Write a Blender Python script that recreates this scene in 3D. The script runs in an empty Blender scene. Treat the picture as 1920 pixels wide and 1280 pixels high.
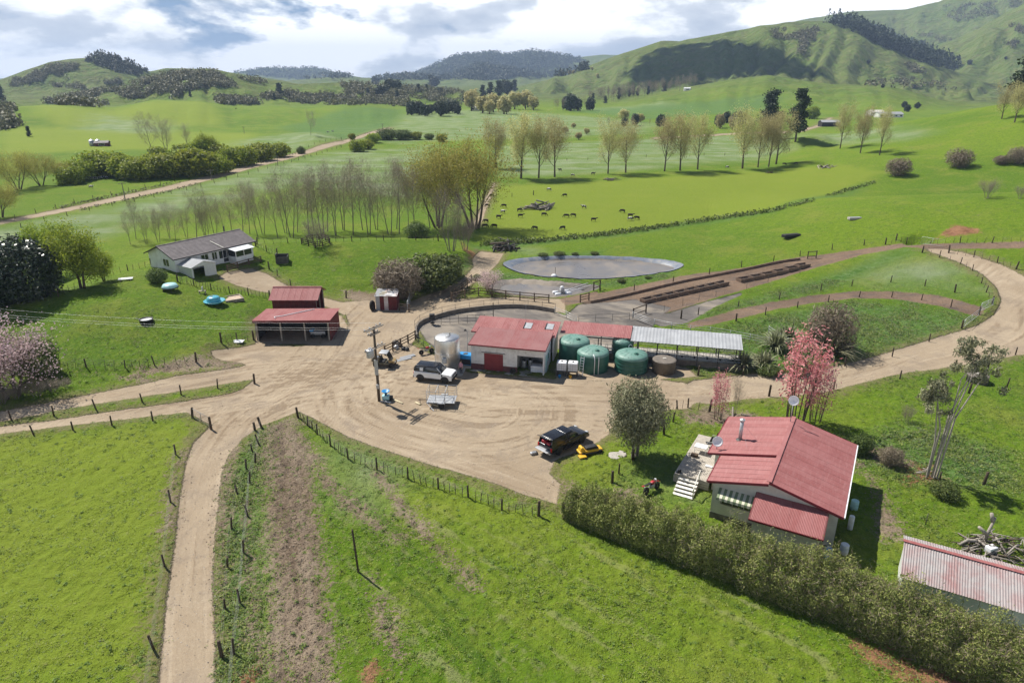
import bpy, bmesh, math, random
import numpy as np
from mathutils import Vector, Matrix

# ------------------------------------------------------------------ camera, world, sun, exposure
scene = bpy.context.scene
COL = scene.collection
CAM_H = 33.0
PITCH = math.radians(21.3)
FOC = 1280.0                      # focal length in photo pixels (photo 1920 x 1280)
camd = bpy.data.cameras.new('camera')
camd.sensor_width = 36.0
camd.lens = 36.0 * FOC / 1920.0
camd.clip_start = 0.5
camd.clip_end = 40000.0
cam = bpy.data.objects.new('camera', camd)
cam.location = (0, 0, CAM_H)
cam.rotation_euler = (math.pi / 2 - PITCH, 0, 0)
COL.objects.link(cam)
scene.camera = cam

CLOUD_OFF = (12.2, 3.3, 1.1)
SUN_EL = math.radians(53.0)
SHADOW_AZ = math.radians(-40.0)   # shadows fall to the right and a little towards the viewer (angle from +X)
sdir = Vector((math.cos(SHADOW_AZ) * math.cos(SUN_EL), math.sin(SHADOW_AZ) * math.cos(SUN_EL), -math.sin(SUN_EL)))
sund = bpy.data.lights.new('sun', 'SUN')
sund.energy = 5.0
sund.angle = math.radians(0.5)
sund.color = (1.0, 0.955, 0.88)
sun = bpy.data.objects.new('sun', sund)
sun.rotation_euler = sdir.to_track_quat('-Z', 'Y').to_euler()
sun.location = (-40, 60, 120)
COL.objects.link(sun)

world = bpy.data.worlds.new('World')
scene.world = world
world.use_nodes = True
def build_world():
    nt = world.node_tree
    nt.nodes.clear()
    N = nt.nodes.new
    L = nt.links.new
    out = N('ShaderNodeOutputWorld')
    sky = N('ShaderNodeTexSky')
    sky.sky_type = 'NISHITA'
    sky.sun_disc = False
    sky.sun_elevation = SUN_EL
    # towards the sun in the horizontal plane
    sx, sy = -sdir.x, -sdir.y
    sky.sun_rotation = math.atan2(sx, sy)
    sky.altitude = 50
    sky.air_density = 1.0
    sky.dust_density = 0.0
    sky.ozone_density = 1.0
    lift = N('ShaderNodeVectorMath'); lift.operation = 'MULTIPLY_ADD'; lift.inputs[1].default_value = (1, 1, 0.8); lift.inputs[2].default_value = (0, 0, 0.2)
    tc0 = N('ShaderNodeTexCoord'); L(tc0.outputs['Generated'], lift.inputs[0]); L(lift.outputs[0], sky.inputs['Vector'])
    skyg = N('ShaderNodeVectorMath'); skyg.operation = 'SCALE'
    L(sky.outputs[0], skyg.inputs[0]); skyg.inputs['Scale'].default_value = 0.06
    geo = N('ShaderNodeNewGeometry')
    sep = N('ShaderNodeSeparateXYZ')
    tc = N('ShaderNodeTexCoord')
    L(tc.outputs['Generated'], sep.inputs[0])
    # banks of cumulus, flatter than they are wide; thinner overhead than towards the horizon
    flat = N('ShaderNodeVectorMath'); flat.operation = 'MULTIPLY'; L(tc.outputs['Generated'], flat.inputs[0]); flat.inputs[1].default_value = (1.0, 1.0, 2.7)
    off = N('ShaderNodeVectorMath'); off.operation = 'ADD'; L(flat.outputs[0], off.inputs[0]); off.inputs[1].default_value = CLOUD_OFF
    def noise(scale, detail, rough, src, dist=0.0):
        n = N('ShaderNodeTexNoise'); n.inputs['Scale'].default_value = scale; n.inputs['Detail'].default_value = detail
        n.inputs['Roughness'].default_value = rough; n.inputs['Distortion'].default_value = dist
        L(src, n.inputs['Vector']); return n
    def ramp(src, stops):
        r = N('ShaderNodeValToRGB'); cr = r.color_ramp
        while len(cr.elements) > 1: cr.elements.remove(cr.elements[-1])
        cr.elements[0].position = stops[0][0]; cr.elements[0].color = (*stops[0][1], 1)
        for p, c in stops[1:]:
            e = cr.elements.new(p); e.color = (*c, 1)
        L(src, r.inputs[0]); return r
    n1 = noise(4.2, 10, 0.55, off.outputs[0], 0.1)      # where there is cloud
    off2 = N('ShaderNodeVectorMath'); off2.operation = 'ADD'; L(off.outputs[0], off2.inputs[0]); off2.inputs[1].default_value = (-0.025, 0.01, 0.075)
    n2 = noise(4.2, 10, 0.55, off2.outputs[0], 0.1)     # the same cloud a step towards the sun: lit tops, grey undersides
    n3 = noise(2.3, 4, 0.5, off.outputs[0], 0.2)
    hz = N('ShaderNodeMath'); hz.operation = 'MULTIPLY_ADD'; L(sep.outputs['Z'], hz.inputs[0]); hz.inputs[1].default_value = -0.62; hz.inputs[2].default_value = 0.0
    n1h = N('ShaderNodeMath'); n1h.operation = 'ADD'; L(n1.outputs[0], n1h.inputs[0]); L(hz.outputs[0], n1h.inputs[1])
    cover = ramp(n1h.outputs[0], [(0.325, (0, 0, 0)), (0.375, (1, 1, 1))])
    dif = N('ShaderNodeMath'); dif.operation = 'SUBTRACT'; L(n1.outputs[0], dif.inputs[0]); L(n2.outputs[0], dif.inputs[1])
    m1 = N('ShaderNodeMath'); m1.operation = 'MULTIPLY_ADD'; L(dif.outputs[0], m1.inputs[0]); m1.inputs[1].default_value = 2.2; m1.inputs[2].default_value = 0.56
    m2 = N('ShaderNodeMath'); m2.operation = 'MULTIPLY_ADD'; L(n3.outputs[0], m2.inputs[0]); m2.inputs[1].default_value = -1.3; m2.inputs[2].default_value = 0.65
    m3 = N('ShaderNodeMath'); m3.operation = 'ADD'; L(m1.outputs[0], m3.inputs[0]); L(m2.outputs[0], m3.inputs[1])
    tone = ramp(m3.outputs[0], [(0.26, (0.45, 0.50, 0.58)), (0.44, (0.60, 0.64, 0.70)), (0.53, (0.90, 0.92, 0.94)), (0.62, (1.12, 1.12, 1.12))])
    mix = N('ShaderNodeMix'); mix.data_type = 'RGBA'
    L(cover.outputs[0], mix.inputs['Factor']); L(skyg.outputs[0], mix.inputs['A']); L(tone.outputs[0], mix.inputs['B'])
    bg = N('ShaderNodeBackground'); L(mix.outputs['Result'], bg.inputs['Color']); bg.inputs['Strength'].default_value = 1.0
    L(bg.outputs[0], out.inputs['Surface'])
build_world()

scene.view_settings.view_transform = 'Standard'
scene.view_settings.look = 'None'
scene.view_settings.exposure = 0.52
scene.view_settings.gamma = 1.0
scene.view_settings.use_curve_mapping = False
scene.render.engine = 'CYCLES'
scene.cycles.use_denoising = True
scene.cycles.max_bounces = 6
scene.cycles.diffuse_bounces = 2
scene.cycles.glossy_bounces = 2
scene.cycles.transmission_bounces = 3
scene.cycles.transparent_max_bounces = 6
scene.cycles.volume_bounces = 0
scene.cycles.caustics_reflective = False
scene.cycles.caustics_refractive = False

# ------------------------------------------------------------------ helpers: maths
RNG = np.random.default_rng(7)
random.seed(7)
_perm = np.random.default_rng(3).permutation(512)
_gr = np.random.default_rng(4).normal(size=(512, 2))
_gr /= np.linalg.norm(_gr, axis=1)[:, None]
def perlin(x, y):
    xi = np.floor(x).astype(np.int64); yi = np.floor(y).astype(np.int64)
    fx = x - xi; fy = y - yi
    def g(ix, iy):
        k = _perm[(_perm[ix & 511] + iy) & 511]
        return _gr[k]
    u = fx * fx * fx * (fx * (fx * 6 - 15) + 10); v = fy * fy * fy * (fy * (fy * 6 - 15) + 10)
    a = g(xi, yi); b = g(xi + 1, yi); c = g(xi, yi + 1); d = g(xi + 1, yi + 1)
    na = a[..., 0] * fx + a[..., 1] * fy
    nb = b[..., 0] * (fx - 1) + b[..., 1] * fy
    nc = c[..., 0] * fx + c[..., 1] * (fy - 1)
    nd = d[..., 0] * (fx - 1) + d[..., 1] * (fy - 1)
    return (na * (1 - u) + nb * u) * (1 - v) + (nc * (1 - u) + nd * u) * v
def fbm(x, y, oct=4, gain=0.5):
    s = 0; a = 1.0; f = 1.0
    for i in range(oct):
        s = s + a * perlin(x * f + 17.3 * i, y * f - 9.1 * i); a *= gain; f *= 2.03
    return s
def sstep(t):
    t = np.clip(t, 0, 1); return t * t * (3 - 2 * t)
def rays(uv):
    uv = np.asarray(uv, float).reshape(-1, 2)
    dx = (uv[:, 0] - 960) / FOC; dy = (640 - uv[:, 1]) / FOC
    c, s = math.cos(PITCH), math.sin(PITCH)
    return np.stack([dx, c + dy * s, -s + dy * c], 1)
def flat_xy(uv):
    d = rays(uv); t = -CAM_H / np.minimum(d[:, 2], -1e-3)
    return d[:, :2] * t[:, None]
def sdf(px, py, poly):
    """signed distance to a polygon, negative inside"""
    P = np.asarray(poly, float)
    d = np.full(px.shape, 1e18); ins = np.zeros(px.shape, bool)
    for i in range(len(P)):
        a = P[i]; b = P[(i + 1) % len(P)]
        ex, ey = b - a; wx = px - a[0]; wy = py - a[1]
        t = np.clip((wx * ex + wy * ey) / max(ex * ex + ey * ey, 1e-9), 0, 1)
        d = np.minimum(d, (wx - ex * t) ** 2 + (wy - ey * t) ** 2)
        c1 = (a[1] > py) != (b[1] > py)
        if abs(ey) > 1e-12:
            ins ^= c1 & (px < ex * (py - a[1]) / ey + a[0])
    d = np.sqrt(d)
    return np.where(ins, -d, d)
def polydist(px, py, line):
    P = np.asarray(line, float)
    d = np.full(px.shape, 1e18); s_ = np.zeros(px.shape); side = np.zeros(px.shape); acc = 0.0
    for a, b in zip(P[:-1], P[1:]):
        ex, ey = b - a; l2 = max(ex * ex + ey * ey, 1e-9); wx = px - a[0]; wy = py - a[1]
        t = np.clip((wx * ex + wy * ey) / l2, 0, 1)
        dd = (wx - ex * t) ** 2 + (wy - ey * t) ** 2
        m = dd < d
        d = np.where(m, dd, d); s_ = np.where(m, acc + t * math.sqrt(l2), s_)
        side = np.where(m, np.sign(ex * wy - ey * wx), side)
        acc += math.sqrt(l2)
    return np.sqrt(d), s_, side
def smooth_line(pts, n=6, closed=False):
    P = np.asarray(pts, float); out = []
    m = len(P)
    rng = range(m if closed else m - 1)
    for i in rng:
        if closed: p0, p1, p2, p3 = P[i - 1], P[i], P[(i + 1) % m], P[(i + 2) % m]
        else: p0, p1, p2, p3 = P[max(i - 1, 0)], P[i], P[i + 1], P[min(i + 2, m - 1)]
        for k in range(n):
            t = k / n
            out.append(0.5 * ((2 * p1) + (-p0 + p2) * t + (2 * p0 - 5 * p1 + 4 * p2 - p3) * t * t + (-p0 + 3 * p1 - 3 * p2 + p3) * t ** 3))
    if not closed: out.append(P[-1])
    return np.array(out)

# ------------------------------------------------------------------ terrain height
def crest(pts, r):
    """photo crest line (u, v[, r]) -> azimuth, radius, height"""
    A = []
    for p in pts:
        d = rays([p[:2]])[0]; rr = p[2] if len(p) > 2 else r
        h = math.hypot(d[0], d[1]); A.append((math.atan2(d[0], d[1]), rr, CAM_H + rr * d[2] / h))
    A.sort(); return np.array(A)
RIDGES = []   # (crest array, front width, back width, edge fade in radians, gully amplitude)
def ridge(pts, r, wf, wb, fade=0.06, gul=0.0): RIDGES.append((crest(pts, r), wf, wb, fade, gul))
# right: rolling paddock crest, bright green hill, middle ridge, main hill with its spur, far range
ridge([(1330, 412), (1450, 398), (1600, 380), (1750, 371), (1920, 364), (2150, 352)], 172, 60, 60, 0.10)
ridge([(1560, 256), (1673, 233), (1753, 217), (1820, 203), (1920, 187), (2150, 160)], 380, 170, 110, 0.08)
ridge([(1160, 186), (1280, 165), (1340, 155), (1400, 146), (1440, 141), (1500, 150), (1560, 158), (1640, 160)], 1050, 330, 200, 0.10, 1.2)
ridge([(950, 168), (1000, 156), (1060, 143), (1100, 126), (1140, 110), (1200, 90), (1240, 77), (1275, 78), (1300, 73), (1360, 62),
       (1440, 48), (1490, 42), (1540, 40), (1600, 52), (1660, 76), (1720, 104), (1790, 133), (1900, 170)], 1750, 780, 500, 0.05, 15)
ridge([(1640, 120), (1700, 105), (1790, 75), (1830, 58), (1880, 28), (1920, 8), (2000, -25), (2150, -60)], 2300, 800, 500, 0.06, 18)
ridge([(1380, 80), (1440, 52), (1520, 35), (1600, 22), (1700, 18), (1760, 4), (1800, -14), (1850, -28), (1920, -40), (2150, -60)], 3300, 1100, 700, 0.04, 26)
# left: rolling paddocks, scrub hill, main hill; blue ranges behind
ridge([(480, 277), (530, 264), (590, 253), (640, 262), (690, 283)], 395, 60, 70, 0.03)
ridge([(-250, 190), (-60, 205), (13, 213), (40, 200), (127, 196), (213, 202), (290, 186), (377, 190), (440, 201), (533, 199), (567, 202), (640, 197), (700, 201), (760, 212)], 700, 210, 170, 0.05, 0.6)
ridge([(-250, 180), (0, 190), (150, 180), (233, 163), (300, 142), (377, 129), (400, 129), (440, 138), (480, 149), (520, 152), (560, 158), (640, 154), (720, 161), (800, 166), (900, 178)], 1150, 330, 250, 0.06, 6)
ridge([(-300, 170), (0, 150), (50, 131), (95, 116), (130, 111), (160, 109), (190, 104), (220, 110), (250, 122), (280, 134), (310, 128), (370, 129), (430, 136), (520, 150)], 1700, 420, 300, 0.05, 10)
ridge([(400, 142), (460, 133), (500, 127), (540, 129), (590, 127), (640, 138), (680, 146)], 5600, 900, 700, 0.03, 16)
ridge([(690, 152), (770, 140), (800, 128), (850, 107), (880, 102), (920, 98), (950, 104), (1000, 96), (1040, 101), (1080, 108), (1130, 103), (1180, 104), (1260, 100), (1400, 110)], 4700, 1300, 900, 0.03, 22)
ridge([(800, 158), (850, 140), (900, 122), (950, 130), (1000, 138), (1060, 150)], 3300, 600, 400, 0.03, 14)
ridge([(560, 150), (640, 143), (700, 147), (760, 143), (840, 148), (960, 150)], 3000, 500, 400, 0.05, 8)
HILLOCK = flat_xy([(-150, 640), (60, 692), (150, 692), (370, 674), (410, 655), (440, 636), (470, 600), (490, 572), (545, 540), (640, 545), (690, 540), (765, 540), (850, 500), (884, 474),
                   (872, 458), (815, 452), (480, 456), (290, 474), (210, 502), (110, 548), (-150, 585)])
KNOLL = flat_xy([(1500, 288)])[0]
def h0(x, y):
    x = np.asarray(x, float); y = np.asarray(y, float)
    r = np.hypot(x, y); az = np.arctan2(x, y)
    acc = np.zeros(x.shape)
    K = 5.0
    for C, wf, wb, fade, gul in RIDGES:
        lo, hi = C[0, 0] - fade, C[-1, 0] + fade
        m = (az > lo) & (az < hi) & (r > C[:, 1].min() - wf) & (r < C[:, 1].max() + wb)
        if not m.any(): continue
        a = az[m]; rr = r[m]
        rc = np.interp(a, C[:, 0], C[:, 1]); hc = np.interp(a, C[:, 0], C[:, 2])
        hc = np.maximum(hc, 0)
        e = sstep((a - lo) / fade) * sstep((hi - a) / fade)
        t = np.where(rr < rc, 1 + (rr - rc) / wf, 1 - (rr - rc) / wb)
        p = sstep(t)
        h = hc * e * p
        if gul:
            g = fbm(x[m] / (gul * 11 + 30), y[m] / (gul * 11 + 30), 4, 0.5)
            g2 = 1 - 2 * np.abs(perlin(x[m] / (gul * 16 + 40) + 5, y[m] / (gul * 26 + 60)))
            fa = 16.0 + 26.0 / (1 + gul * 0.1); ww = 0.25 * perlin(rr / 320.0, a * 9)
            fold = np.abs(perlin(a * fa + ww * 3 + gul, rr / 1500.0)) * 1.7 + 0.5 * np.abs(perlin(a * fa * 2.4 + ww * 5 + 9, rr / 700.0))
            h = h + gul * 2.0 * e * np.clip(4 * p * (1 - p), 0, 1) ** 0.7 * (fold - 0.5)
            h = np.maximum(h + gul * 4 * p * (1 - p) * e * (1.3 * g - 0.9 * np.clip(g2, 0, 1)), 0)
        acc[m] += h ** K
    h = acc ** (1 / K)
    # gentle swell of the valley floor away from the yard
    far = sstep((r - 160) / 250)
    h = h + far * 1.2 * fbm(x / 120, y / 120, 3) + 0.25 * fbm(x / 35 + 3, y / 35, 2) * sstep((r - 20) / 40) * (1 - sstep((np.hypot(x, y - 85) - 12) / -8)) * sstep((np.hypot(x - 5, y - 80) - 25) / 25)
    m = (np.abs(x + 40) < 150) & (y > 40) & (y < 230)
    if m.any():
        s = sdf(x[m], y[m], HILLOCK)
        h[m] = h[m] + 0.9 * sstep((3.0 - s) / 4.0) + 3.0 * sstep((2 - s) / 20.0)
    k = np.hypot((x - KNOLL[0]) / 26, (y - KNOLL[1]) / 16)
    h = h + 4.5 * sstep(1 - k)
    return h
AZ = np.concatenate([np.radians(np.linspace(-66, -47, 34)[:-1]), np.radians(np.linspace(-47, 47, 480)), np.radians(np.linspace(47, 66, 34)[1:])])
_ph = np.radians(np.concatenate([np.linspace(72, 47, 40)[:-1], np.arange(47, 2.2, -0.105)]))
_r1 = CAM_H / np.tan(_ph)
_r2 = np.exp(np.linspace(math.log(_r1[-1]), math.log(9500), 215))[1:]
RR = np.concatenate([_r1, _r2])
NR, NA = len(RR), len(AZ)
GX = RR[:, None] * np.sin(AZ)[None, :]
GY = RR[:, None] * np.cos(AZ)[None, :]
gx, gy = GX.ravel(), GY.ravel()
GZ0 = h0(gx, gy).reshape(NR, NA)
def hit(uv):
    """points where photo pixels meet the terrain"""
    d = rays(uv); az = np.arctan2(d[:, 0], d[:, 1]); tn = d[:, 2] / np.hypot(d[:, 0], d[:, 1])
    fj = np.clip(np.interp(az, AZ, np.arange(NA)), 0, NA - 1.001); j = fj.astype(int); v = fj - j
    prof = GZ0[:, j] * (1 - v) + GZ0[:, j + 1] * v
    gap = CAM_H + RR[:, None] * tn[None, :] - prof
    under = gap < 0; under[-1] = True
    i = np.maximum(under.argmax(0), 1); k = np.arange(len(d))
    g0 = gap[i - 1, k]; g1 = np.minimum(gap[i, k], -1e-6); w = g0 / (g0 - g1)
    r = RR[i - 1] * (1 - w) + RR[i] * w
    return np.stack([r * np.sin(az), r * np.cos(az)], 1)

# ------------------------------------------------------------------ materials
MATS = {}
class NB:
    """small node-graph helper"""
    def __init__(s, name):
        s.m = bpy.data.materials.new(name); s.m.use_nodes = True
        s.nt = s.m.node_tree; s.nt.nodes.clear()
        s.out = s.nt.nodes.new('ShaderNodeOutputMaterial')
    def n(s, t, **kw):
        x = s.nt.nodes.new(t)
        for k, v in kw.items(): setattr(x, k, v)
        return x
    def l(s, a, b): s.nt.links.new(a, b)
    def put(s, sock, v):
        if hasattr(v, 'is_output') or hasattr(v, 'links'): s.l(v, sock)
        else:
            if isinstance(v, tuple) and len(v) == 3 and sock.type == 'RGBA': v = (*v, 1)
            sock.default_value = v
    def math(s, op, a, b=None, c=None, clamp=False):
        x = s.n('ShaderNodeMath', operation=op, use_clamp=clamp); s.put(x.inputs[0], a)
        if b is not None: s.put(x.inputs[1], b)
        if c is not None: s.put(x.inputs[2], c)
        return x.outputs[0]
    def mix(s, f, a, b, mode='MIX'):
        x = s.n('ShaderNodeMix', data_type='RGBA', blend_type=mode, clamp_factor=True)
        s.put(x.inputs['Factor'], f); s.put(x.inputs['A'], a); s.put(x.inputs['B'], b); return x.outputs['Result']
    def noise(s, vec, scale, detail=3, rough=0.5, dist=0.0):
        x = s.n('ShaderNodeTexNoise'); s.put(x.inputs['Vector'], vec); x.inputs['Scale'].default_value = scale
        x.inputs['Detail'].default_value = detail; x.inputs['Roughness'].default_value = rough; x.inputs['Distortion'].default_value = dist
        return x.outputs[0]
    def step(s, v, lo, hi):
        x = s.n('ShaderNodeMapRange', interpolation_type='SMOOTHSTEP'); s.put(x.inputs[0], v)
        x.inputs[1].default_value = lo; x.inputs[2].default_value = hi; return x.outputs[0]
    def coord(s, which='Object'): return s.n('ShaderNodeTexCoord').outputs[which]
    def pos(s): return s.n('ShaderNodeNewGeometry').outputs['Position']
    def scalev(s, v, sc):
        x = s.n('ShaderNodeVectorMath', operation='MULTIPLY'); s.put(x.inputs[0], v); x.inputs[1].default_value = sc; return x.outputs[0]
    def attr(s, name):
        x = s.n('ShaderNodeAttribute', attribute_name=name); sp = s.n('ShaderNodeSeparateColor'); s.l(x.outputs['Color'], sp.inputs[0]); return sp.outputs
    def bump(s, h, dist, strength=1.0):
        x = s.n('ShaderNodeBump'); s.put(x.inputs['Height'], h); x.inputs['Distance'].default_value = dist; s.put(x.inputs['Strength'], strength); return x.outputs[0]
    def done(s, col, rough=0.8, bump=None, metal=0.0, spec=0.5, trans=None, **kw):
        p = s.n('ShaderNodeBsdfPrincipled'); s.put(p.inputs['Base Color'], col); s.put(p.inputs['Roughness'], rough); s.put(p.inputs['Metallic'], metal)
        p.inputs['Specular IOR Level'].default_value = spec
        for k, v in kw.items(): s.put(p.inputs[k], v)
        if bump is not None: s.l(bump, p.inputs['Normal'])
        if trans:
            t = s.n('ShaderNodeBsdfTranslucent'); s.put(t.inputs[0], trans[1]); mx = s.n('ShaderNodeMixShader'); mx.inputs[0].default_value = trans[0]
            s.l(p.outputs[0], mx.inputs[1]); s.l(t.outputs[0], mx.inputs[2]); s.l(mx.outputs[0], s.out.inputs[0])
        else: s.l(p.outputs[0], s.out.inputs[0])
        MATS[s.m.name] = s.m
        return s.m
def M(name): return MATS[name]
def mul(c, k): return tuple(min(1, x * k) for x in c)
def mat_simple(name, col, rough=0.7, var=0.12, scale=2.0, metal=0.0, spec=0.4, dirt=None, dirt_amt=0.0, bump=0.0):
    b = NB(name); p = b.coord()
    n = b.noise(p, scale, 4, 0.6); n2 = b.noise(p, scale * 7, 3, 0.6)
    c = b.mix(b.step(n, 0.3, 0.7), mul(col, 1 - var), mul(col, 1 + var))
    c = b.mix(b.math('MULTIPLY', b.step(n2, 0.4, 0.75), var), c, mul(col, 0.5))
    if dirt: c = b.mix(b.math('MULTIPLY', b.step(b.noise(p, scale * 0.6 + 0.3, 5, 0.65), 0.45, 0.7), dirt_amt), c, dirt)
    bp = b.bump(n2, bump) if bump else None
    return b.done(c, rough, bp, metal, spec)
def mat_leaf(name, c1, c2, rough=0.6, trans=0.25, spec=0.3, scale=0.6):
    b = NB(name)
    g = b.n('ShaderNodeNewGeometry'); oi = b.n('ShaderNodeObjectInfo')
    f = b.math('MULTIPLY_ADD', g.outputs['Random Per Island'], 0.6, b.math('MULTIPLY', b.noise(b.coord(), scale, 2), 0.5))
    c = b.mix(b.step(f, 0.2, 0.85), c1, c2)
    hs = b.n('ShaderNodeHueSaturation'); b.l(c, hs.inputs['Color'])
    b.put(hs.inputs['Value'], b.math('MULTIPLY_ADD', oi.outputs['Random'], 0.35, 0.82)); b.put(hs.inputs['Hue'], b.math('MULTIPLY_ADD', oi.outputs['Random'], 0.03, 0.485))
    return b.done(hs.outputs[0], rough, None, 0, spec, trans=(trans, hs.outputs[0]))
def mat_wood(name, col, rough=0.85, var=0.25, scale=(1, 1, 8)):
    b = NB(name); p = b.scalev(b.coord(), scale)
    n = b.noise(p, 3.0, 5, 0.6)
    oi = b.n('ShaderNodeObjectInfo')
    c = b.mix(b.step(n, 0.3, 0.7), mul(col, 1 - var), mul(col, 1 + var))
    c = b.mix(b.math('MULTIPLY', oi.outputs['Random'], 0.45), c, mul(col, 0.55))
    return b.done(c, rough, b.bump(n, 0.02), 0, 0.25)

# ---- ground material: base colours by field use, all light and shade from the lamp and sky
def mat_ground():
    b = NB('ground'); p = b.pos()
    p = b.scalev(p, (1, 1, 0.25))
    a1 = b.attr('m1'); a2 = b.attr('m2'); a3 = b.attr('m3'); tk = b.attr('trk')
    nL = b.noise(p, 0.018, 4, 0.55); nM = b.noise(p, 0.11, 5, 0.6, 0.3); nS = b.noise(p, 0.9, 4, 0.65); nF = b.noise(p, 4.5, 4, 0.7); nX = b.noise(p, 16.0, 2, 0.6)
    pa = b.scalev(p, (0.35, 1.0, 1.0)); nA = b.noise(pa, 0.7, 4, 0.65, 0.4); nV = b.noise(p, 1.7, 3, 0.7, 0.8)
    g = b.mix(b.step(nL, 0.35, 0.65), (0.088, 0.168, 0.007), (0.140, 0.218, 0.010))
    g = b.mix(b.math('MULTIPLY', b.step(nM, 0.45, 0.72), 0.65), g, (0.205, 0.225, 0.036))
    g = b.mix(b.math('MULTIPLY', b.step(nS, 0.50, 0.66), 0.50), g, (0.048, 0.110, 0.006))
    g = b.mix(b.math('MULTIPLY', b.step(nF, 0.48, 0.70), 0.62), g, (0.036, 0.074, 0.006))
    g = b.mix(b.math('MULTIPLY', b.step(nX, 0.55, 0.75), 0.40), g, (0.20, 0.22, 0.060))
    g = b.mix(b.math('MULTIPLY', b.step(nV, 0.50, 0.66), 0.55), g, (0.20, 0.245, 0.035))
    g = b.mix(b.math('MULTIPLY', b.step(b.math('ADD', tk[2], b.math('MULTIPLY', b.math('SUBTRACT', nS, 0.5), 1.1)), 0.60, 0.85), 0.62), g, (0.25, 0.26, 0.105))
    g = b.mix(b.math('MULTIPLY', b.step(b.math('ADD', tk[2], b.math('MULTIPLY', b.math('SUBTRACT', nF, 0.5), 0.4)), 0.42, 0.25), 0.55), g, (0.050, 0.105, 0.010))
    # field tints
    g = b.mix(b.math('MULTIPLY', a2[0], b.math('MULTIPLY_ADD', nS, 0.5, 0.45)), g, (0.200, 0.250, 0.025))
    pal = b.mix(b.step(nM, 0.3, 0.7), (0.150, 0.215, 0.075), (0.255, 0.300, 0.175))
    pal = b.mix(b.math('MULTIPLY', b.step(nF, 0.5, 0.7), 0.4), pal, (0.10, 0.16, 0.05))
    g = b.mix(b.math('MULTIPLY', a1[2], b.math('MULTIPLY_ADD', b.step(b.noise(pa, 0.09, 5, 0.65), 0.3, 0.62), 0.75, 0.15)), g, pal)
    lush = b.mix(b.step(nS, 0.35, 0.7), (0.060, 0.135, 0.018), (0.125, 0.205, 0.060))
    g = b.mix(b.math('MULTIPLY', a2[1], b.math('MULTIPLY_ADD', b.step(nM, 0.3, 0.65), 0.5, 0.5)), g, lush)
    hillc = b.mix(b.step(nM, 0.35, 0.7), (0.105, 0.155, 0.032), (0.165, 0.165, 0.065))
    hillc = b.mix(b.math('MULTIPLY', b.step(b.noise(p, 0.03, 6, 0.7), 0.48, 0.64), 0.65), hillc, (0.085, 0.080, 0.038))
    hillc = b.mix(b.math('MULTIPLY', b.step(b.noise(p, 0.011, 5, 0.65, 0.4), 0.48, 0.62), 0.5), hillc, (0.075, 0.125, 0.022))
    g = b.mix(b.math('MULTIPLY', a3[1], 0.85), g, hillc)
    # broken edges for every bare patch
    vg = b.math('MULTIPLY', b.step(b.math('ADD', tk[1], b.math('MULTIPLY', b.math('SUBTRACT', b.math('ADD', nS, nF), 1.0), 0.9)), 0.12, 0.5), 0.75)
    g = b.mix(vg, g, b.mix(b.step(nF, 0.35, 0.65), (0.135, 0.125, 0.045), (0.24, 0.185, 0.11)))
    def edge(m, amp=0.5):
        e = b.math('ADD', m, b.math('MULTIPLY', b.math('SUBTRACT', b.math('MULTIPLY_ADD', nF, 0.45, b.math('MULTIPLY', b.math('ADD', nS, nM), 0.275)), 0.5), amp * 2.2))
        return b.step(e, 0.38, 0.62)
    mud = b.mix(b.step(nF, 0.3, 0.7), (0.105, 0.074, 0.048), (0.285, 0.215, 0.150))
    mud = b.mix(b.math('MULTIPLY', b.step(nM, 0.4, 0.7), 0.5), mud, (0.36, 0.29, 0.21))
    mud = b.mix(b.math('MULTIPLY', b.step(tk[2], 0.44, 0.28), 0.4), mud, (0.085, 0.058, 0.038))
    mud = b.mix(b.math('MULTIPLY', b.step(tk[2], 0.56, 0.75), 0.5), mud, (0.30, 0.24, 0.17))
    mf = edge(a1[1], 1.25)
    g = b.mix(mf, g, mud)
    clay = b.mix(b.step(nS, 0.3, 0.7), (0.17, 0.075, 0.04), (0.32, 0.17, 0.09))
    g = b.mix(edge(a2[2], 1.2), g, clay)
    # gravel with tyre marks following the way people drive
    nT = tk[0]
    gr = b.mix(b.step(nM, 0.3, 0.7), (0.290, 0.222, 0.148), (0.375, 0.298, 0.207))
    gr = b.mix(b.math('MULTIPLY', b.step(nT, 0.54, 0.74), 0.75), gr, (0.195, 0.140, 0.088))
    gr = b.mix(b.math('MULTIPLY', b.step(nT, 0.42, 0.22), 0.45), gr, (0.45, 0.365, 0.262))
    gr = b.mix(b.math('MULTIPLY', b.step(b.noise(p, 0.22, 6, 0.7, 0.6), 0.50, 0.66), 0.70), gr, (0.235, 0.185, 0.135))
    gr = b.mix(b.math('MULTIPLY', b.step(nX, 0.45, 0.72), 0.50), gr, (0.22, 0.175, 0.125))
    gr = b.mix(b.math('MULTIPLY', b.step(nF, 0.5, 0.75), 0.35), gr, (0.47, 0.40, 0.305))
    gf = edge(a1[0], 0.55)
    g = b.mix(gf, g, gr)
    # brown race / feed pad dirt, dark wet concrete, pale concrete
    br = b.mix(b.step(nM, 0.3, 0.7), (0.17, 0.115, 0.080), (0.27, 0.185, 0.125))
    br = b.mix(b.math('MULTIPLY', b.step(nA, 0.45, 0.7), 0.6), br, (0.115, 0.10, 0.092))
    br = b.mix(b.math('MULTIPLY', b.step(nX, 0.45, 0.7), 0.35), br, (0.09, 0.065, 0.05))
    g = b.mix(edge(a3[0], 0.7), g, br)
    dk = b.mix(b.step(nM, 0.3, 0.7), (0.095, 0.086, 0.080), (0.165, 0.148, 0.132))
    dk = b.mix(b.math('MULTIPLY', b.step(nA, 0.5, 0.72), 0.5), dk, (0.24, 0.215, 0.185))
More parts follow.
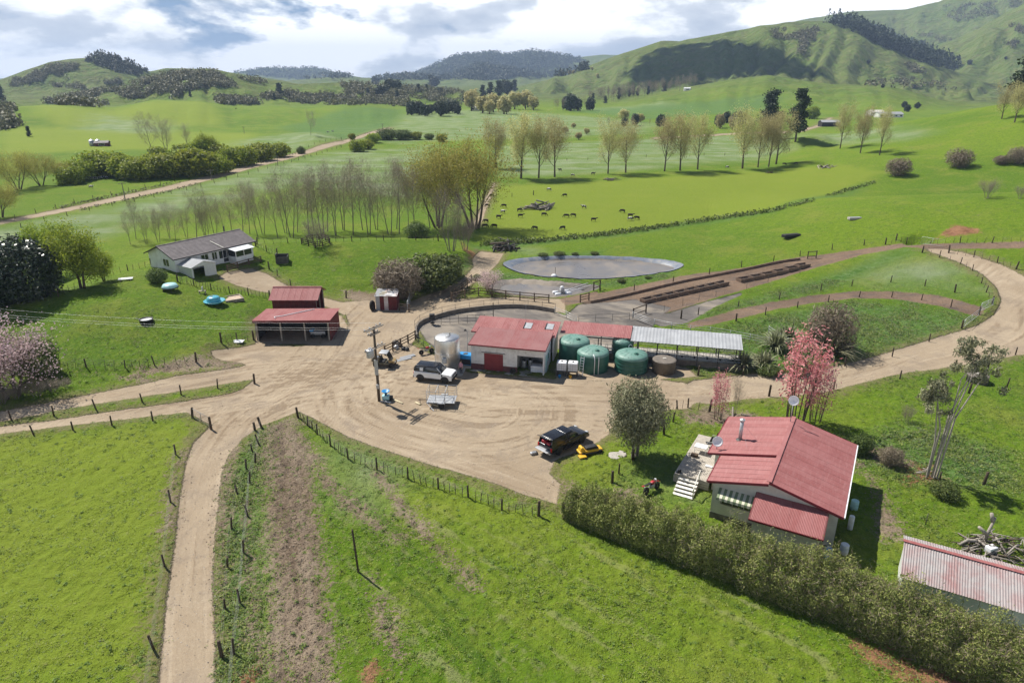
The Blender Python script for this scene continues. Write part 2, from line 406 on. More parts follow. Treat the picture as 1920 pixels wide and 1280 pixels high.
    dk = b.mix(b.math('MULTIPLY', b.step(b.noise(p, 0.07, 5, 0.7, 0.8), 0.46, 0.62), 0.75), dk, (0.31, 0.265, 0.21))
    df = edge(a3[2], 0.5)
    g = b.mix(df, g, dk)
    hgt = b.math('ADD', b.math('MULTIPLY', nF, 0.6), b.math('ADD', b.math('MULTIPLY', nX, 0.3), b.math('MULTIPLY', nS, 1.0)))
    hard = b.math('MAXIMUM', gf, df)
    hgt2 = b.math('ADD', b.math('MULTIPLY', nX, 0.12), b.math('MULTIPLY', nT, 0.35))
    hm = b.n('ShaderNodeMix', data_type='FLOAT'); b.put(hm.inputs[0], hard); b.put(hm.inputs[2], hgt); b.put(hm.inputs[3], hgt2)
    big = b.math('MULTIPLY', b.math('ADD', b.noise(p, 0.016, 7, 0.62, 0.5), b.math('MULTIPLY', b.noise(p, 0.05, 5, 0.6), 0.25)), a3[1])
    b2 = b.n('ShaderNodeBump'); b.put(b2.inputs['Height'], big); b2.inputs['Distance'].default_value = 45.0; b2.inputs['Strength'].default_value = 0.8; b.l(b.bump(hm.outputs[0], 0.34), b2.inputs['Normal'])
    return b.done(g, 0.95, b2.outputs[0], 0, 0.15)
mat_ground()
mat_simple('timber_grey', (0.30, 0.26, 0.21), 0.9, 0.25, 3)
mat_wood('post', (0.085, 0.062, 0.043))
mat_wood('rail', (0.13, 0.092, 0.062))
mat_wood('bark_brown', (0.115, 0.088, 0.062))
mat_wood('bark_grey', (0.225, 0.195, 0.165))
mat_wood('bark_pale', (0.36, 0.32, 0.27))
mat_simple('wire', (0.22, 0.22, 0.22), 0.6, 0.1, 2, 0.3)
mat_simple('galv', (0.42, 0.43, 0.44), 0.5, 0.12, 2, 0.5)
mat_simple('steel_dark', (0.07, 0.065, 0.06), 0.6, 0.3, 3, 0.2)

# ------------------------------------------------------------------ ground sheet
def band(a, b): return list(a) + list(b)
PIX = {}
PIX['gravel'] = [
    # main yard
    [(395, 797), (440, 737), (475, 712), (478, 692), (455, 680), (400, 668), (395, 655), (480, 643), (560, 648), (640, 640), (655, 607), (648, 588), (640, 565), (690, 562), (760, 582),
     (800, 558), (850, 560), (850, 585), (792, 612), (772, 645), (850, 682), (880, 697), (1060, 712), (1150, 712), (1200, 706), (1280, 716), (1330, 735), (1290, 765), (1160, 775),
     (1150, 795), (1140, 815), (1100, 840), (1040, 862), (1030, 885), (1052, 905), (1045, 945), (985, 927), (920, 903), (850, 882), (780, 862), (700, 836), (650, 816), (600, 790), (560, 770), (495, 795)],
    [(1045, 712), (1040, 690), (1130, 668), (1230, 675), (1290, 690), (1310, 705), (1200, 712)],
    # near track
    [(395, 795), (362, 830), (347, 870), (338, 920), (331, 980), (325, 1030), (318, 1080), (310, 1130), (303, 1200), (295, 1285), (286, 1400), (400, 1400), (402, 1285), (404, 1200), (399, 1100), (404, 1000), (410, 940), (415, 890), (430, 850), (455, 820), (495, 795)],
    # two tracks to the left
    [(-90, 823), (0, 812), (100, 800), (230, 785), (350, 772), (395, 797), (480, 727), (475, 727), (400, 742), (300, 757), (200, 771), (100, 786), (0, 798), (-90, 808)],
    [(-90, 784), (0, 770), (130, 745), (250, 722), (340, 702), (430, 690), (490, 678), (490, 708), (400, 722), (300, 738), (200, 753), (100, 770), (0, 790), (-90, 803)],
    # road on the right and its bend
    [(1250, 745), (1330, 757), (1400, 747), (1480, 742), (1560, 731), (1640, 711), (1700, 697), (1750, 692), (1800, 684), (1860, 674), (1935, 661), (2100, 640), (2090, 620), (1990, 556), (1920, 517), (1880, 496), (1830, 478), (1760, 463),
     (1728, 466), (1760, 477), (1800, 492), (1840, 512), (1868, 537), (1878, 562), (1865, 588), (1830, 610), (1760, 631), (1700, 649), (1640, 667), (1580, 683), (1500, 698), (1400, 701), (1300, 712)],
    # drive to the white house
    [(478, 644), (480, 600), (640, 590), (652, 610), (645, 644)], [(408, 520), (425, 509), (470, 502), (500, 512), (530, 530), (600, 556), (650, 568), (645, 590), (615, 575), (520, 552), (490, 546), (440, 533)],
    # back track towards the paddocks
    [(735, 580), (790, 556), (830, 543), (868, 522), (888, 500), (885, 485), (900, 470), (945, 474), (935, 492), (905, 520), (870, 542), (850, 560), (960, 556), (1060, 560), (1060, 585), (900, 578), (820, 592), (780, 615)],
    # the road across the valley
    band([(-120, 449), (0, 420), (150, 391), (300, 360), (450, 322), (560, 293), (640, 270), (690, 254), (740, 239)], [(728, 239), (680, 252), (630, 266), (550, 288), (440, 317), (300, 352), (150, 384), (0, 414), (-120, 443)]),
    # track beneath the big tree, far farm road
    [(885, 424), (905, 380), (925, 342), (931, 342), (915, 385), (900, 424)],
    [(1496, 244), (1530, 236), (1556, 220), (1562, 220), (1545, 235), (1500, 248)],
    [(1225, 258), (1400, 248), (1480, 246), (1480, 249), (1400, 251), (1225, 261)],
]
PIX['mud'] = [
    [(500, 797), (487, 850), (490, 920), (495, 1000), (505, 1100), (510, 1200), (515, 1350), (625, 1350), (622, 1200), (618, 1100), (608, 1000), (598, 930), (588, 860), (570, 820), (550, 785)],
    [(585, 850), (625, 900), (690, 960), (760, 1010), (750, 1020), (670, 970), (600, 915)],
    [(455, 935), (470, 935), (470, 1060), (500, 1250), (480, 1280), (462, 1100)],
    [(690, 1085), (702, 1085), (735, 1170), (760, 1240), (745, 1240), (715, 1170)],
    [(300, 720), (200, 700), (150, 698), (230, 705), (380, 690), (440, 690), (450, 680), (400, 672), (340, 680), (250, 690)],
    [(700, 880), (800, 990), (905, 1100), (890, 1100), (780, 1000)],
    [(330, 860), (345, 850), (330, 930), (320, 1000), (316, 1000), (322, 930)], [(425, 850), (445, 840), (430, 900), (424, 990), (420, 1100), (410, 1100), (412, 990), (416, 900)],
    [(1270, 775), (1340, 765), (1470, 790), (1480, 815), (1380, 800), (1290, 790)], [(1610, 830), (1700, 860), (1750, 890), (1700, 890), (1640, 870)],
    [(1600, 860), (1660, 920), (1690, 1000), (1650, 1000), (1640, 920)],
    [(650, 545), (760, 545), (765, 560), (700, 566), (650, 560)],
    [(1040, 905), (1080, 940), (1140, 950), (1210, 940), (1180, 920), (1110, 930)],
]
PIX['clay'] = [[(1590, 1190), (1650, 1195), (1700, 1225), (1770, 1255), (1840, 1285), (1840, 1340), (1640, 1260), (1590, 1215)], [(680, 1262), (700, 1240), (706, 1262), (690, 1285)], [(465, 1250), (480, 1255), (470, 1285), (440, 1285)],
               [(1760, 440), (1790, 420), (1835, 428), (1830, 437), (1790, 442)], [(1480, 1060), (1530, 1060), (1560, 1075), (1500, 1075)], [(1690, 880), (1740, 870), (1760, 900), (1700, 905)], [(868, 455), (885, 470), (900, 487), (890, 490), (872, 470)]]
PIX['pale'] = [
    [(965, 466), (1000, 468), (1010, 477), (980, 478)],
    [(-150, 470), (0, 428), (200, 388), (430, 332), (620, 286), (810, 272), (800, 320), (760, 370), (560, 345), (330, 400), (120, 470), (-150, 540)],
    [(760, 215), (900, 205), (1000, 212), (1120, 220), (1230, 232), (1210, 250), (1060, 258), (870, 262), (760, 270), (690, 262), (720, 240)],
    [(930, 275), (1200, 262), (1480, 250), (1490, 280), (1420, 300), (1200, 318), (1000, 330), (940, 330)],
    [(440, 265), (600, 245), (720, 228), (720, 240), (640, 262), (540, 285), (430, 292)],
    [(1500, 250), (1660, 240), (1750, 250), (1700, 262), (1560, 268), (1500, 262)],
    [(1080, 205), (1240, 190), (1280, 200), (1160, 214)],
    [(660, 830), (720, 850), (700, 940), (640, 920)], [(430, 930), (455, 900), (450, 1000), (435, 1150), (425, 1150), (425, 1000)], [(1240, 870), (1300, 880), (1290, 920), (1230, 910)],
    [(180, 215), (330, 235), (300, 250), (150, 245)], [(1660, 480), (1800, 500), (1840, 540), (1750, 545), (1600, 530)],
]
PIX['yellow'] = [
    [(650, 870), (660, 868), (900, 1060), (1180, 1290), (1150, 1290), (880, 1070)], [(760, 900), (772, 898), (1000, 1060), (1330, 1290), (1300, 1290), (985, 1070)], [(860, 925), (872, 924), (1120, 1070), (1480, 1290), (1450, 1290), (1105, 1078)], [(960, 960), (972, 958), (1230, 1080), (1600, 1290), (1570, 1290), (1215, 1090)],
    [(900, 452), (930, 350), (1150, 338), (1400, 322), (1570, 308), (1655, 322), (1570, 362), (1450, 392), (1300, 413), (1180, 433), (1060, 450)],
    [(-50, 830), (380, 790), (340, 860), (320, 1000), (290, 1290), (-80, 1290)], [(20, 205), (130, 199), (300, 190), (400, 195), (420, 235), (300, 240), (100, 235)],
    [(1040, 860), (1140, 815), (1180, 850), (1100, 900), (1050, 905)], [(0, 240), (480, 250), (460, 290), (250, 280), (0, 290)],
    [(620, 880), (700, 900), (1040, 960), (1060, 990), (800, 980)],
]
PIX['lush'] = [
    [(500, 790), (480, 800), (450, 850), (430, 900), (420, 1000), (412, 1100), (405, 1290), (480, 1290), (470, 1100), (470, 950), (490, 830)],
    [(1290, 605), (1380, 580), (1560, 540), (1650, 500), (1720, 470), (1700, 460), (1500, 530), (1290, 595)],
    [(1330, 615), (1600, 562), (1800, 585), (1840, 600), (1700, 645), (1560, 680), (1330, 690)], [(1290, 680), (1420, 690), (1500, 690), (1300, 700)],
    [(860, 500), (900, 470), (905, 480), (870, 525), (835, 540)], [(1010, 478), (1130, 470), (1130, 480), (1010, 486)], [(1180, 505), (1270, 490), (1260, 520), (1180, 535)], [(930, 510), (1130, 530), (1180, 515), (1180, 535), (1100, 540), (930, 525)],
    [(640, 205), (760, 205), (740, 235), (640, 262), (520, 240)], [(1060, 208), (1200, 200), (1400, 180), (1480, 180), (1400, 210), (1200, 225)], [(1690, 560), (1730, 560), (1730, 580), (1690, 580)],
    [(880, 457), (1020, 450), (1160, 436), (1300, 415), (1450, 394), (1560, 365), (1620, 345), (1625, 348), (1560, 370), (1450, 399), (1300, 421), (1170, 442), (1020, 458), (890, 465)],
    [(1500, 850), (1700, 790), (1900, 850), (1900, 920), (1700, 900)],
]
PIX['brown'] = [
    [(1085, 572), (1120, 549), (1300, 513), (1500, 481), (1690, 456), (1920, 452), (2100, 452), (2100, 468), (1920, 464), (1740, 466), (1700, 462), (1620, 476), (1540, 498), (1480, 516), (1400, 541), (1330, 561), (1270, 581), (1230, 592), (1100, 592)],
    [(1290, 605), (1380, 580), (1450, 565), (1520, 553), (1600, 545), (1680, 545), (1760, 553), (1848, 576), (1838, 594), (1760, 573), (1680, 560), (1600, 558), (1520, 568), (1450, 580), (1400, 593), (1330, 609), (1290, 614)],
    [(1050, 560), (1120, 545), (1130, 560), (1060, 572)],
]
PIX['dark'] = [
    [(783, 612), (800, 600), (850, 586), (900, 578), (960, 575), (1020, 579), (1060, 590), (1085, 570), (1190, 560), (1260, 575), (1230, 600), (1222, 616), (1190, 645), (960, 660), (880, 690), (850, 680), (800, 640)],
    [(1210, 598), (1290, 575), (1390, 547), (1392, 552), (1340, 575), (1290, 604), (1240, 612)],
]
PIX['scrub'] = [[(-300, 208), (0, 205), (233, 180), (420, 150), (640, 160), (900, 172), (1100, 180), (1180, 172), (1300, 160), (1440, 140), (1600, 165), (1800, 185), (2150, 160), (2150, -200), (-300, -200)]]
def mask(key, soft=0.6, rel=0.006):
    """soft mask of the polygons of one kind on the ground grid (soft edge in metres)"""
    out = np.zeros(gx.shape); rr = np.hypot(gx, gy)
    for poly in PIX[key]:
        if key == 'scrub': P = None
        W = hit(poly)
        lo = W.min(0) - 8; hi = W.max(0) + 8
        m = (gx > lo[0]) & (gx < hi[0]) & (gy > lo[1]) & (gy < hi[1])
        if not m.any(): continue
        s = sdf(gx[m], gy[m], W)
        w = np.maximum(soft, rr[m] * rel)
        out[m] = np.maximum(out[m], np.clip(0.5 - s / (2 * w), 0, 1))
    return out
gz = GZ0.ravel().copy()
gr_ = np.hypot(gx, gy)
near = 1 - sstep((gr_ - 60) / 120)
MK = {k: mask(k, s, rl) for k, s, rl in (('gravel', 0.45, 0.004), ('mud', 2.2, 0.01), ('clay', 1.8, 0.008), ('pale', 4, 0.02), ('yellow', 2.0, 0.01), ('lush', 1.4, 0.012), ('brown', 0.8, 0.005), ('dark', 0.7, 0.004))}
MK['worn'] = mask('gravel', 2.6, 0.01)
MK['scrub'] = sstep((gr_ - 720) / 500)
bare = np.maximum.reduce([MK['gravel'], MK['brown'], MK['dark']])
# real relief: tussocks in the grass, clods in the mud, worn-down tracks, the pond hollow
rough_ = (0.15 * fbm(gx / 0.8, gy / 0.8, 2) + 0.16 * fbm(gx / 2.3, gy / 2.3, 2)) * (0.35 + 0.65 * near)
gz = gz + rough_ * (1 - bare) * (1 + 0.8 * MK['lush']) + 0.14 * fbm(gx / 0.45, gy / 0.9, 2) * MK['mud'] * near
gz = gz + 0.05 * fbm(gx / 3.0, gy / 3.0, 2) * MK['gravel'] * near - 0.12 * bare
POND_ = 0
POND = smooth_line(hit([(945, 496), (975, 485), (1050, 480), (1130, 480), (1210, 484), (1262, 490), (1280, 498), (1255, 508), (1200, 516), (1130, 522), (1060, 521), (985, 513)]), 5, True)
SUMP = smooth_line(hit([(918, 540), (935, 527), (975, 523), (1050, 528), (1115, 534), (1118, 541), (1090, 549), (1040, 556), (960, 553)]), 4, True)
s_p = sdf(gx, gy, POND); s_s = sdf(gx, gy, SUMP)
MK['dark'] = np.maximum(MK['dark'], np.clip(0.5 - (np.minimum(s_p, s_s) - 0.2) / 0.8, 0, 1))
gz = gz - 1.5 * sstep((0.6 - s_p) / 3.5) - 0.55 * sstep((0.3 - s_s) / 3.0)
DITCH = hit([(1695, 447), (1720, 439), (1760, 440), (1775, 450), (1740, 454), (1700, 455)])
gz = gz - 1.6 * sstep((0.8 - sdf(gx, gy, DITCH)) / 2.2)
# bank under the left paddock
BANK = hit([(60, 740), (150, 715), (220, 703), (300, 695)])
_bd, _, _bs = polydist(gx, gy, BANK)
gz = gz + 0.45 * fbm(gx / 1.1, gy / 1.1, 3) * np.exp(-(_bd / 2.0) ** 2)
GZ = gz.reshape(NR, NA)
_lr = np.arange(NR)
def Hz(x, y):
    """height of the finished ground sheet"""
    x = np.atleast_1d(np.asarray(x, float)); y = np.atleast_1d(np.asarray(y, float))
    r = np.hypot(x, y); a = np.arctan2(x, y)
    fi = np.clip(np.interp(r, RR, _lr), 0, NR - 1.001); fj = np.clip(np.interp(a, AZ, np.arange(NA)), 0, NA - 1.001)
    i = fi.astype(int); j = fj.astype(int); u = fi - i; v = fj - j
    return (GZ[i, j] * (1 - u) + GZ[i + 1, j] * u) * (1 - v) + (GZ[i, j + 1] * (1 - u) + GZ[i + 1, j + 1] * u) * v
def G(u, v, dz=0.0):
    """photo pixel -> point on the ground"""
    p = hit([(u, v)])[0]
    return Vector((p[0], p[1], float(Hz(p[0], p[1])[0]) + dz))
def Gs(uv):
    p = hit(uv); return np.column_stack([p, Hz(p[:, 0], p[:, 1])])
# tyre-mark coordinates: distance along / across the nearest driving line
DRIVE = [[(-90, 815), (100, 793), (300, 765), (450, 745), (600, 720), (780, 690)], [(-90, 790), (100, 760), (300, 730), (480, 700), (650, 700), (850, 725), (1000, 745), (1300, 740), (1500, 720), (1700, 680), (1850, 640), (1905, 600), (1890, 545), (1830, 500), (1745, 470)],
         [(345, 1350), (350, 1150), (362, 1000), (375, 900), (410, 830), (470, 770), (600, 730), (800, 740), (1000, 725), (1300, 735)], [(560, 690), (640, 720), (660, 760), (760, 800), (900, 820), (980, 800), (1000, 760), (940, 730)],
         [(1010, 930), (900, 890), (760, 840), (660, 790), (640, 750), (700, 690), (740, 640), (760, 600), (860, 530), (920, 480)], [(700, 570), (660, 610), (620, 670), (560, 720), (470, 770)], [(420, 515), (520, 540), (640, 580), (700, 610)],
         [(560, 660), (480, 660), (400, 675)], [(1150, 800), (1050, 780), (900, 790), (800, 770)]]
wear = np.zeros(gx.shape); mg = np.where(MK['gravel'] > 0.01)[0]
for k, ln in enumerate(DRIVE):
    W = smooth_line(hit(ln), 5)
    d_, s__, sd_ = polydist(gx[mg], gy[mg], W); dd = d_ * sd_
    n_ = perlin(dd * 1.9 + 31 * k, s__ * 0.06 + 7 * k) + 0.7 * perlin(dd * 4.3 + 11 * k, s__ * 0.10) + 0.5 * perlin(dd * 0.7 + 3 * k, s__ * 0.04)
    wear[mg] += n_ * np.exp(-(d_ / 5.5) ** 2) * (0.75 + 0.5 * perlin(s__ * 0.08 + k, dd * 0.1))
wear = np.clip(wear * 0.58 + 0.5, 0, 1)
STREAK = [[(600, 830), (700, 900), (850, 1010), (1000, 1130), (1250, 1330)], [(530, 780), (540, 860), (552, 1000), (565, 1150), (575, 1400)], [(650, 860), (900, 960), (1150, 1080), (1500, 1250)]]
stk = np.zeros(gx.shape); nk = np.where((gr_ < 90) & (bare < 0.9))[0]; wsum = np.zeros(len(nk)) + 1e-3
for k, ln in enumerate(STREAK):
    d_, s__, sd_ = polydist(gx[nk], gy[nk], smooth_line(hit(ln), 5)); dd = d_ * sd_; w_ = np.exp(-(d_ / (9.0, 3.2, 8.0)[k]) ** 2)
    stk[nk] += w_ * (perlin(dd * 0.9 + 13 * k, s__ * 0.05) + 0.7 * perlin(dd * 2.1 + 5 * k, s__ * 0.12) + 0.4 * perlin(dd * 4.4, s__ * 0.3)); wsum += w_
stk[nk] = stk[nk] / np.maximum(wsum, 0.8); stk = np.clip(stk * 0.75 + 0.5, 0, 1)
gz2 = 0.10 * (stk - 0.5) * MK['mud'] * near -0.04 * (wear - 0.5) * MK['gravel'] * near
gz = gz + gz2; GZ = gz.reshape(NR, NA)
def make_ground():
    tx = np.gradient(GZ, axis=1); 
    P = np.stack([GX, GY, GZ], -1)
    du = np.gradient(P, axis=0); dv = np.gradient(P, axis=1)
    nrm = np.cross(dv, du); nrm /= np.linalg.norm(nrm, axis=-1, keepdims=True)
    nrm[nrm[..., 2] < 0] *= -1
    nrm = nrm.reshape(-1, 3); V = P.reshape(-1, 3)
    I, J = np.meshgrid(np.arange(NR - 1), np.arange(NA - 1), indexing='ij')
    a = (I * NA + J).ravel(); F = np.stack([a, a + 1, a + NA + 1, a + NA], 1)
    fm = {k: MK[k][F].mean(1) for k in ('gravel', 'brown', 'dark', 'mud')}
    fr = gr_[F].mean(1)
    lab = np.zeros(len(F), int)
    names = ['ground', 'hills', 'gravel_yard', 'dirt_race', 'concrete_yard']
    lab[fr > 720] = 1
    lab[(fm['gravel'] > 0.5)] = 2
    lab[(fm['brown'] > 0.5)] = 3
    lab[(fm['dark'] > 0.5)] = 4
    sets = {'m1': np.stack([MK['gravel'], MK['mud'], MK['pale']], 1), 'm2': np.stack([MK['yellow'], MK['lush'], MK['clay']], 1),
            'm3': np.stack([MK['brown'], MK['scrub'], MK['dark']], 1), 'trk': np.stack([wear, MK['worn'], stk], 1)}
    for k, nm in enumerate(names):
        f = F[lab == k]
        if not len(f): continue
        used, inv = np.unique(f, return_inverse=True)
        me = bpy.data.meshes.new(nm)
        me.vertices.add(len(used)); me.vertices.foreach_set('co', V[used].ravel())
        me.loops.add(f.size); me.loops.foreach_set('vertex_index', inv.ravel().astype(np.int32))
        me.polygons.add(len(f)); me.polygons.foreach_set('loop_start', np.arange(0, f.size, 4, dtype=np.int32))
        me.polygons.foreach_set('loop_total', np.full(len(f), 4, np.int32))
        me.polygons.foreach_set('use_smooth', np.ones(len(f), bool))
        me.update(calc_edges=True)
        for an, arr in sets.items():
            at = me.attributes.new(an, 'FLOAT_COLOR', 'POINT')
            d4 = np.ones((len(used), 4), np.float32); d4[:, :3] = arr[used]
            at.data.foreach_set('color', d4.ravel())
        me.normals_split_custom_set_from_vertices(nrm[used].astype(np.float32).tolist())
        me.materials.append(M('ground'))
        o = bpy.data.objects.new(nm, me); COL.objects.link(o)
        o['kind'] = 'structure'
make_ground()
# ------------------------------------------------------------------ mesh builder and object helpers
class MB:
    def __init__(s): s.v = []; s.f = []
    def add(s, V, F):
        o = len(s.v); s.v.extend([tuple(map(float, x)) for x in V]); s.f.extend([tuple(o + i for i in f) for f in F]); return s
    def bx(s, x0, x1, y0, y1, z0, z1):
        return s.add([(x0, y0, z0), (x1, y0, z0), (x1, y1, z0), (x0, y1, z0), (x0, y0, z1), (x1, y0, z1), (x1, y1, z1), (x0, y1, z1)],
                     [(3, 2, 1, 0), (4, 5, 6, 7), (0, 1, 5, 4), (1, 2, 6, 5), (2, 3, 7, 6), (3, 0, 4, 7)])
    def bar(s, p0, p1, w, h):
        """rectangular bar between two points"""
        a = Vector(p0); b = Vector(p1); d = (b - a).normalized()
        up = Vector((0, 0, 1)) if abs(d.z) < 0.95 else Vector((1, 0, 0))
        r = d.cross(up).normalized() * w / 2; u = r.cross(d).normalized() * h / 2
        V = [a - r - u, a + r - u, a + r + u, a - r + u, b - r - u, b + r - u, b + r + u, b - r + u]
        return s.add(V, [(3, 2, 1, 0), (4, 5, 6, 7), (0, 1, 5, 4), (1, 2, 6, 5), (2, 3, 7, 6), (3, 0, 4, 7)])
    def tube(s, pts, r, n=6, cap=True):
        P = [Vector(p) for p in pts]; m = len(P)
        R = [r] * m if np.isscalar(r) else list(r)
        o = len(s.v)
        prev = None
        for i in range(m):
            d = (P[min(i + 1, m - 1)] - P[max(i - 1, 0)]).normalized()
            if prev is None:
                up = Vector((0, 0, 1)) if abs(d.z) < 0.9 else Vector((1, 0, 0)); prev = d.cross(up).normalized()
            prev = (prev - d * prev.dot(d)).normalized(); q = d.cross(prev)
            for k in range(n):
                a = 2 * math.pi * k / n; s.v.append(tuple(P[i] + (prev * math.cos(a) + q * math.sin(a)) * R[i]))
        for i in range(m - 1):
            for k in range(n):
                k2 = (k + 1) % n; s.f.append((o + i * n + k, o + i * n + k2, o + (i + 1) * n + k2, o + (i + 1) * n + k))
        if cap:
            s.f.append(tuple(o + k for k in range(n))[::-1]); s.f.append(tuple(o + (m - 1) * n + k for k in range(n)))
        return s
    def cyl(s, p0, p1, r, n=8, r1=None): return s.tube([p0, p1], [r, r if r1 is None else r1], n)
    def lathe(s, prof, n=24, c=(0, 0, 0)):
        o = len(s.v)
        for (r, z) in prof:
            for k in range(n):
                a = 2 * math.pi * k / n; s.v.append((c[0] + r * math.cos(a), c[1] + r * math.sin(a), c[2] + z))
        for i in range(len(prof) - 1):
            for k in range(n):
                k2 = (k + 1) % n; s.f.append((o + i * n + k, o + i * n + k2, o + (i + 1) * n + k2, o + (i + 1) * n + k))
        s.f.append(tuple(o + k for k in range(n))[::-1]); s.f.append(tuple(o + (len(prof) - 1) * n + k for k in range(n)))
        return s
    def poly(s, pts, t=0.05):
        """flat polygon given thickness downwards along its normal"""
        P = [Vector(p) for p in pts]; nrm = (P[1] - P[0]).cross(P[2] - P[0]).normalized()
        if nrm.z < 0: nrm = -nrm
        n = len(P); o = len(s.v)
        s.v.extend([tuple(p) for p in P] + [tuple(p - nrm * t) for p in P])
        s.f.append(tuple(range(o, o + n))); s.f.append(tuple(range(o + n, o + 2 * n))[::-1])
        for k in range(n): s.f.append((o + k, o + n + k, o + n + (k + 1) % n, o + (k + 1) % n))
        return s
    def extr(s, prof, x0, x1, axis='x'):
        """profile of (a, b) points swept along an axis; axis x: (y, z), axis y: (x, z)"""
        n = len(prof); o = len(s.v)
        for x in (x0, x1):
            for a, b in prof: s.v.append((x, a, b) if axis == 'x' else (a, x, b))
        s.f.append(tuple(range(o, o + n))[::-1]); s.f.append(tuple(range(o + n, o + 2 * n)))
        for k in range(n): s.f.append((o + k, o + (k + 1) % n, o + n + (k + 1) % n, o + n + k))
        return s
    def corr(s, a, b, c, d, pitch=0.19, amp=0.022, t=0.02, sag=0.0):
        """corrugated sheet a-b (wave runs a to b), d-c opposite edge"""
        a, b, c, d = map(Vector, (a, b, c, d)); L = (b - a).length; n = max(4, int(L / pitch * 4)); nrm = (b - a).cross(d - a).normalized()
        if nrm.z < 0: nrm = -nrm
        o = len(s.v); rows = 2
        for j in range(rows):
            for i in range(n + 1):
                u = i / n; w = amp * math.sin(2 * math.pi * u * L / pitch)
                p = (a.lerp(b, u)).lerp(d.lerp(c, u), j / (rows - 1)); s.v.append(tuple(p + nrm * w))
        for j in range(rows):
            for i in range(n + 1):
                s.v.append(tuple(Vector(s.v[o + j * (n + 1) + i]) - nrm * (t + 0.01)))
        m = (n + 1) * rows
        for i in range(n):
            s.f.append((o + i, o + i + 1, o + n + 1 + i + 1, o + n + 1 + i)); s.f.append((o + m + i, o + m + n + 1 + i, o + m + n + 2 + i, o + m + i + 1))
            s.f.append((o + i, o + m + i, o + m + i + 1, o + i + 1)); s.f.append((o + n + 1 + i, o + n + 2 + i, o + m + n + 2 + i, o + m + n + 1 + i))
        return s
    def mesh(s, name, mat, smooth=False):
        me = bpy.data.meshes.new(name); me.from_pydata(s.v, [], s.f); me.materials.append(M(mat) if isinstance(mat, str) else mat)
        if smooth: me.polygons.foreach_set('use_smooth', [True] * len(me.polygons))
        me.update(); return me
    def build(s, name, mat, parent=None, smooth=False, loc=None, rz=0):
        return link(name, s.mesh(name, mat, smooth), parent, loc, rz)
def link(name, me, parent=None, loc=None, rz=0):
    o = bpy.data.objects.new(name, me); COL.objects.link(o); o.parent = parent
    if loc is not None: o.location = loc
    if rz: o.rotation_euler = (0, 0, rz)
    return o
def tag(o, label, cat, group=None):
    o['label'] = label; o['category'] = cat
    if group: o['group'] = group
    return o
def thing(name, label, cat, loc=(0, 0, 0), rz=0.0, group=None):
    o = bpy.data.objects.new(name, None); o.empty_display_size = 0.3; COL.objects.link(o)
    o.location = loc; o.rotation_euler = (0, 0, rz)
    return tag(o, label, cat, group)
def dup(root, loc, rz=0.0, scale=1.0, label=None, group=None, cat=None):
    r = root.copy(); COL.objects.link(r); r.location = loc; r.rotation_euler = (0, 0, rz)
    r.scale = (scale,) * 3 if np.isscalar(scale) else scale
    if label: r['label'] = label
    if group: r['group'] = group
    if cat: r['category'] = cat
    for ch in list(root.children):
        c = ch.copy(); COL.objects.link(c); c.parent = r
        for g in ch.children:
            d = g.copy(); COL.objects.link(d); d.parent = c
    return r
def gz_at(x, y): return float(Hz(x, y)[0])
def rad(a): return math.radians(a)
def shade_auto(me): pass

# ---- materials for built things
def mat_roof(name, c1, c2, fade, pitch_axis=None):
    b = NB(name); p = b.coord()
    n = b.noise(p, 0.6, 5, 0.65); n2 = b.noise(b.scalev(p, (3, 0.4, 1)), 2.2, 4, 0.7); n3 = b.noise(p, 9, 3, 0.7)
    c = b.mix(b.step(n, 0.35, 0.7), c1, c2)
    c = b.mix(b.math('MULTIPLY', b.step(n2, 0.45, 0.75), 0.5), c, fade)
    c = b.mix(b.math('MULTIPLY', b.step(n3, 0.55, 0.75), 0.45), c, mul(c1, 0.5))
    oi = b.n('ShaderNodeObjectInfo'); c = b.mix(b.math('MULTIPLY', oi.outputs['Random'], 0.30), c, fade)
    n5 = b.noise(b.scalev(p, (1, 0.25, 1)), 1.1, 6, 0.75, 0.5); c = b.mix(b.math('MULTIPLY', b.step(n5, 0.54, 0.74), 0.40), c, mul(c1, 0.62))
    return b.done(c, b.math('MULTIPLY_ADD', n, 0.3, 0.50), None, 0, 0.25)
mat_roof('roof_red', (0.285, 0.098, 0.092), (0.335, 0.128, 0.122), (0.40, 0.20, 0.19))
mat_roof('roof_red_old', (0.27, 0.085, 0.080), (0.33, 0.125, 0.118), (0.41, 0.22, 0.205))
mat_roof('roof_red_dull', (0.26, 0.085, 0.082), (0.29, 0.125, 0.12), (0.30, 0.18, 0.17))
mat_roof('roof_faded', (0.33, 0.31, 0.30), (0.29, 0.14, 0.135), (0.42, 0.385, 0.37))
mat_roof('roof_zinc', (0.33, 0.34, 0.35), (0.42, 0.43, 0.44), (0.27, 0.27, 0.275))
mat_roof('roof_rust', (0.62, 0.60, 0.60), (0.36, 0.20, 0.15), (0.70, 0.68, 0.68))
mat_simple('tile_brown', (0.145, 0.125, 0.125), 0.7, 0.2, 1.5)
mat_simple('wall_white', (0.74, 0.74, 0.73), 0.6, 0.06, 1.0, dirt=(0.45, 0.41, 0.35), dirt_amt=0.3)
mat_simple('wall_worn', (0.66, 0.65, 0.63), 0.75, 0.10, 1.4, dirt=(0.36, 0.33, 0.29), dirt_amt=0.55)
mat_simple('wall_cream', (0.62, 0.59, 0.51), 0.75, 0.08, 1.0, dirt=(0.40, 0.35, 0.28), dirt_amt=0.35)
mat_simple('wall_garage', (0.60, 0.61, 0.58), 0.6, 0.06, 1.0)
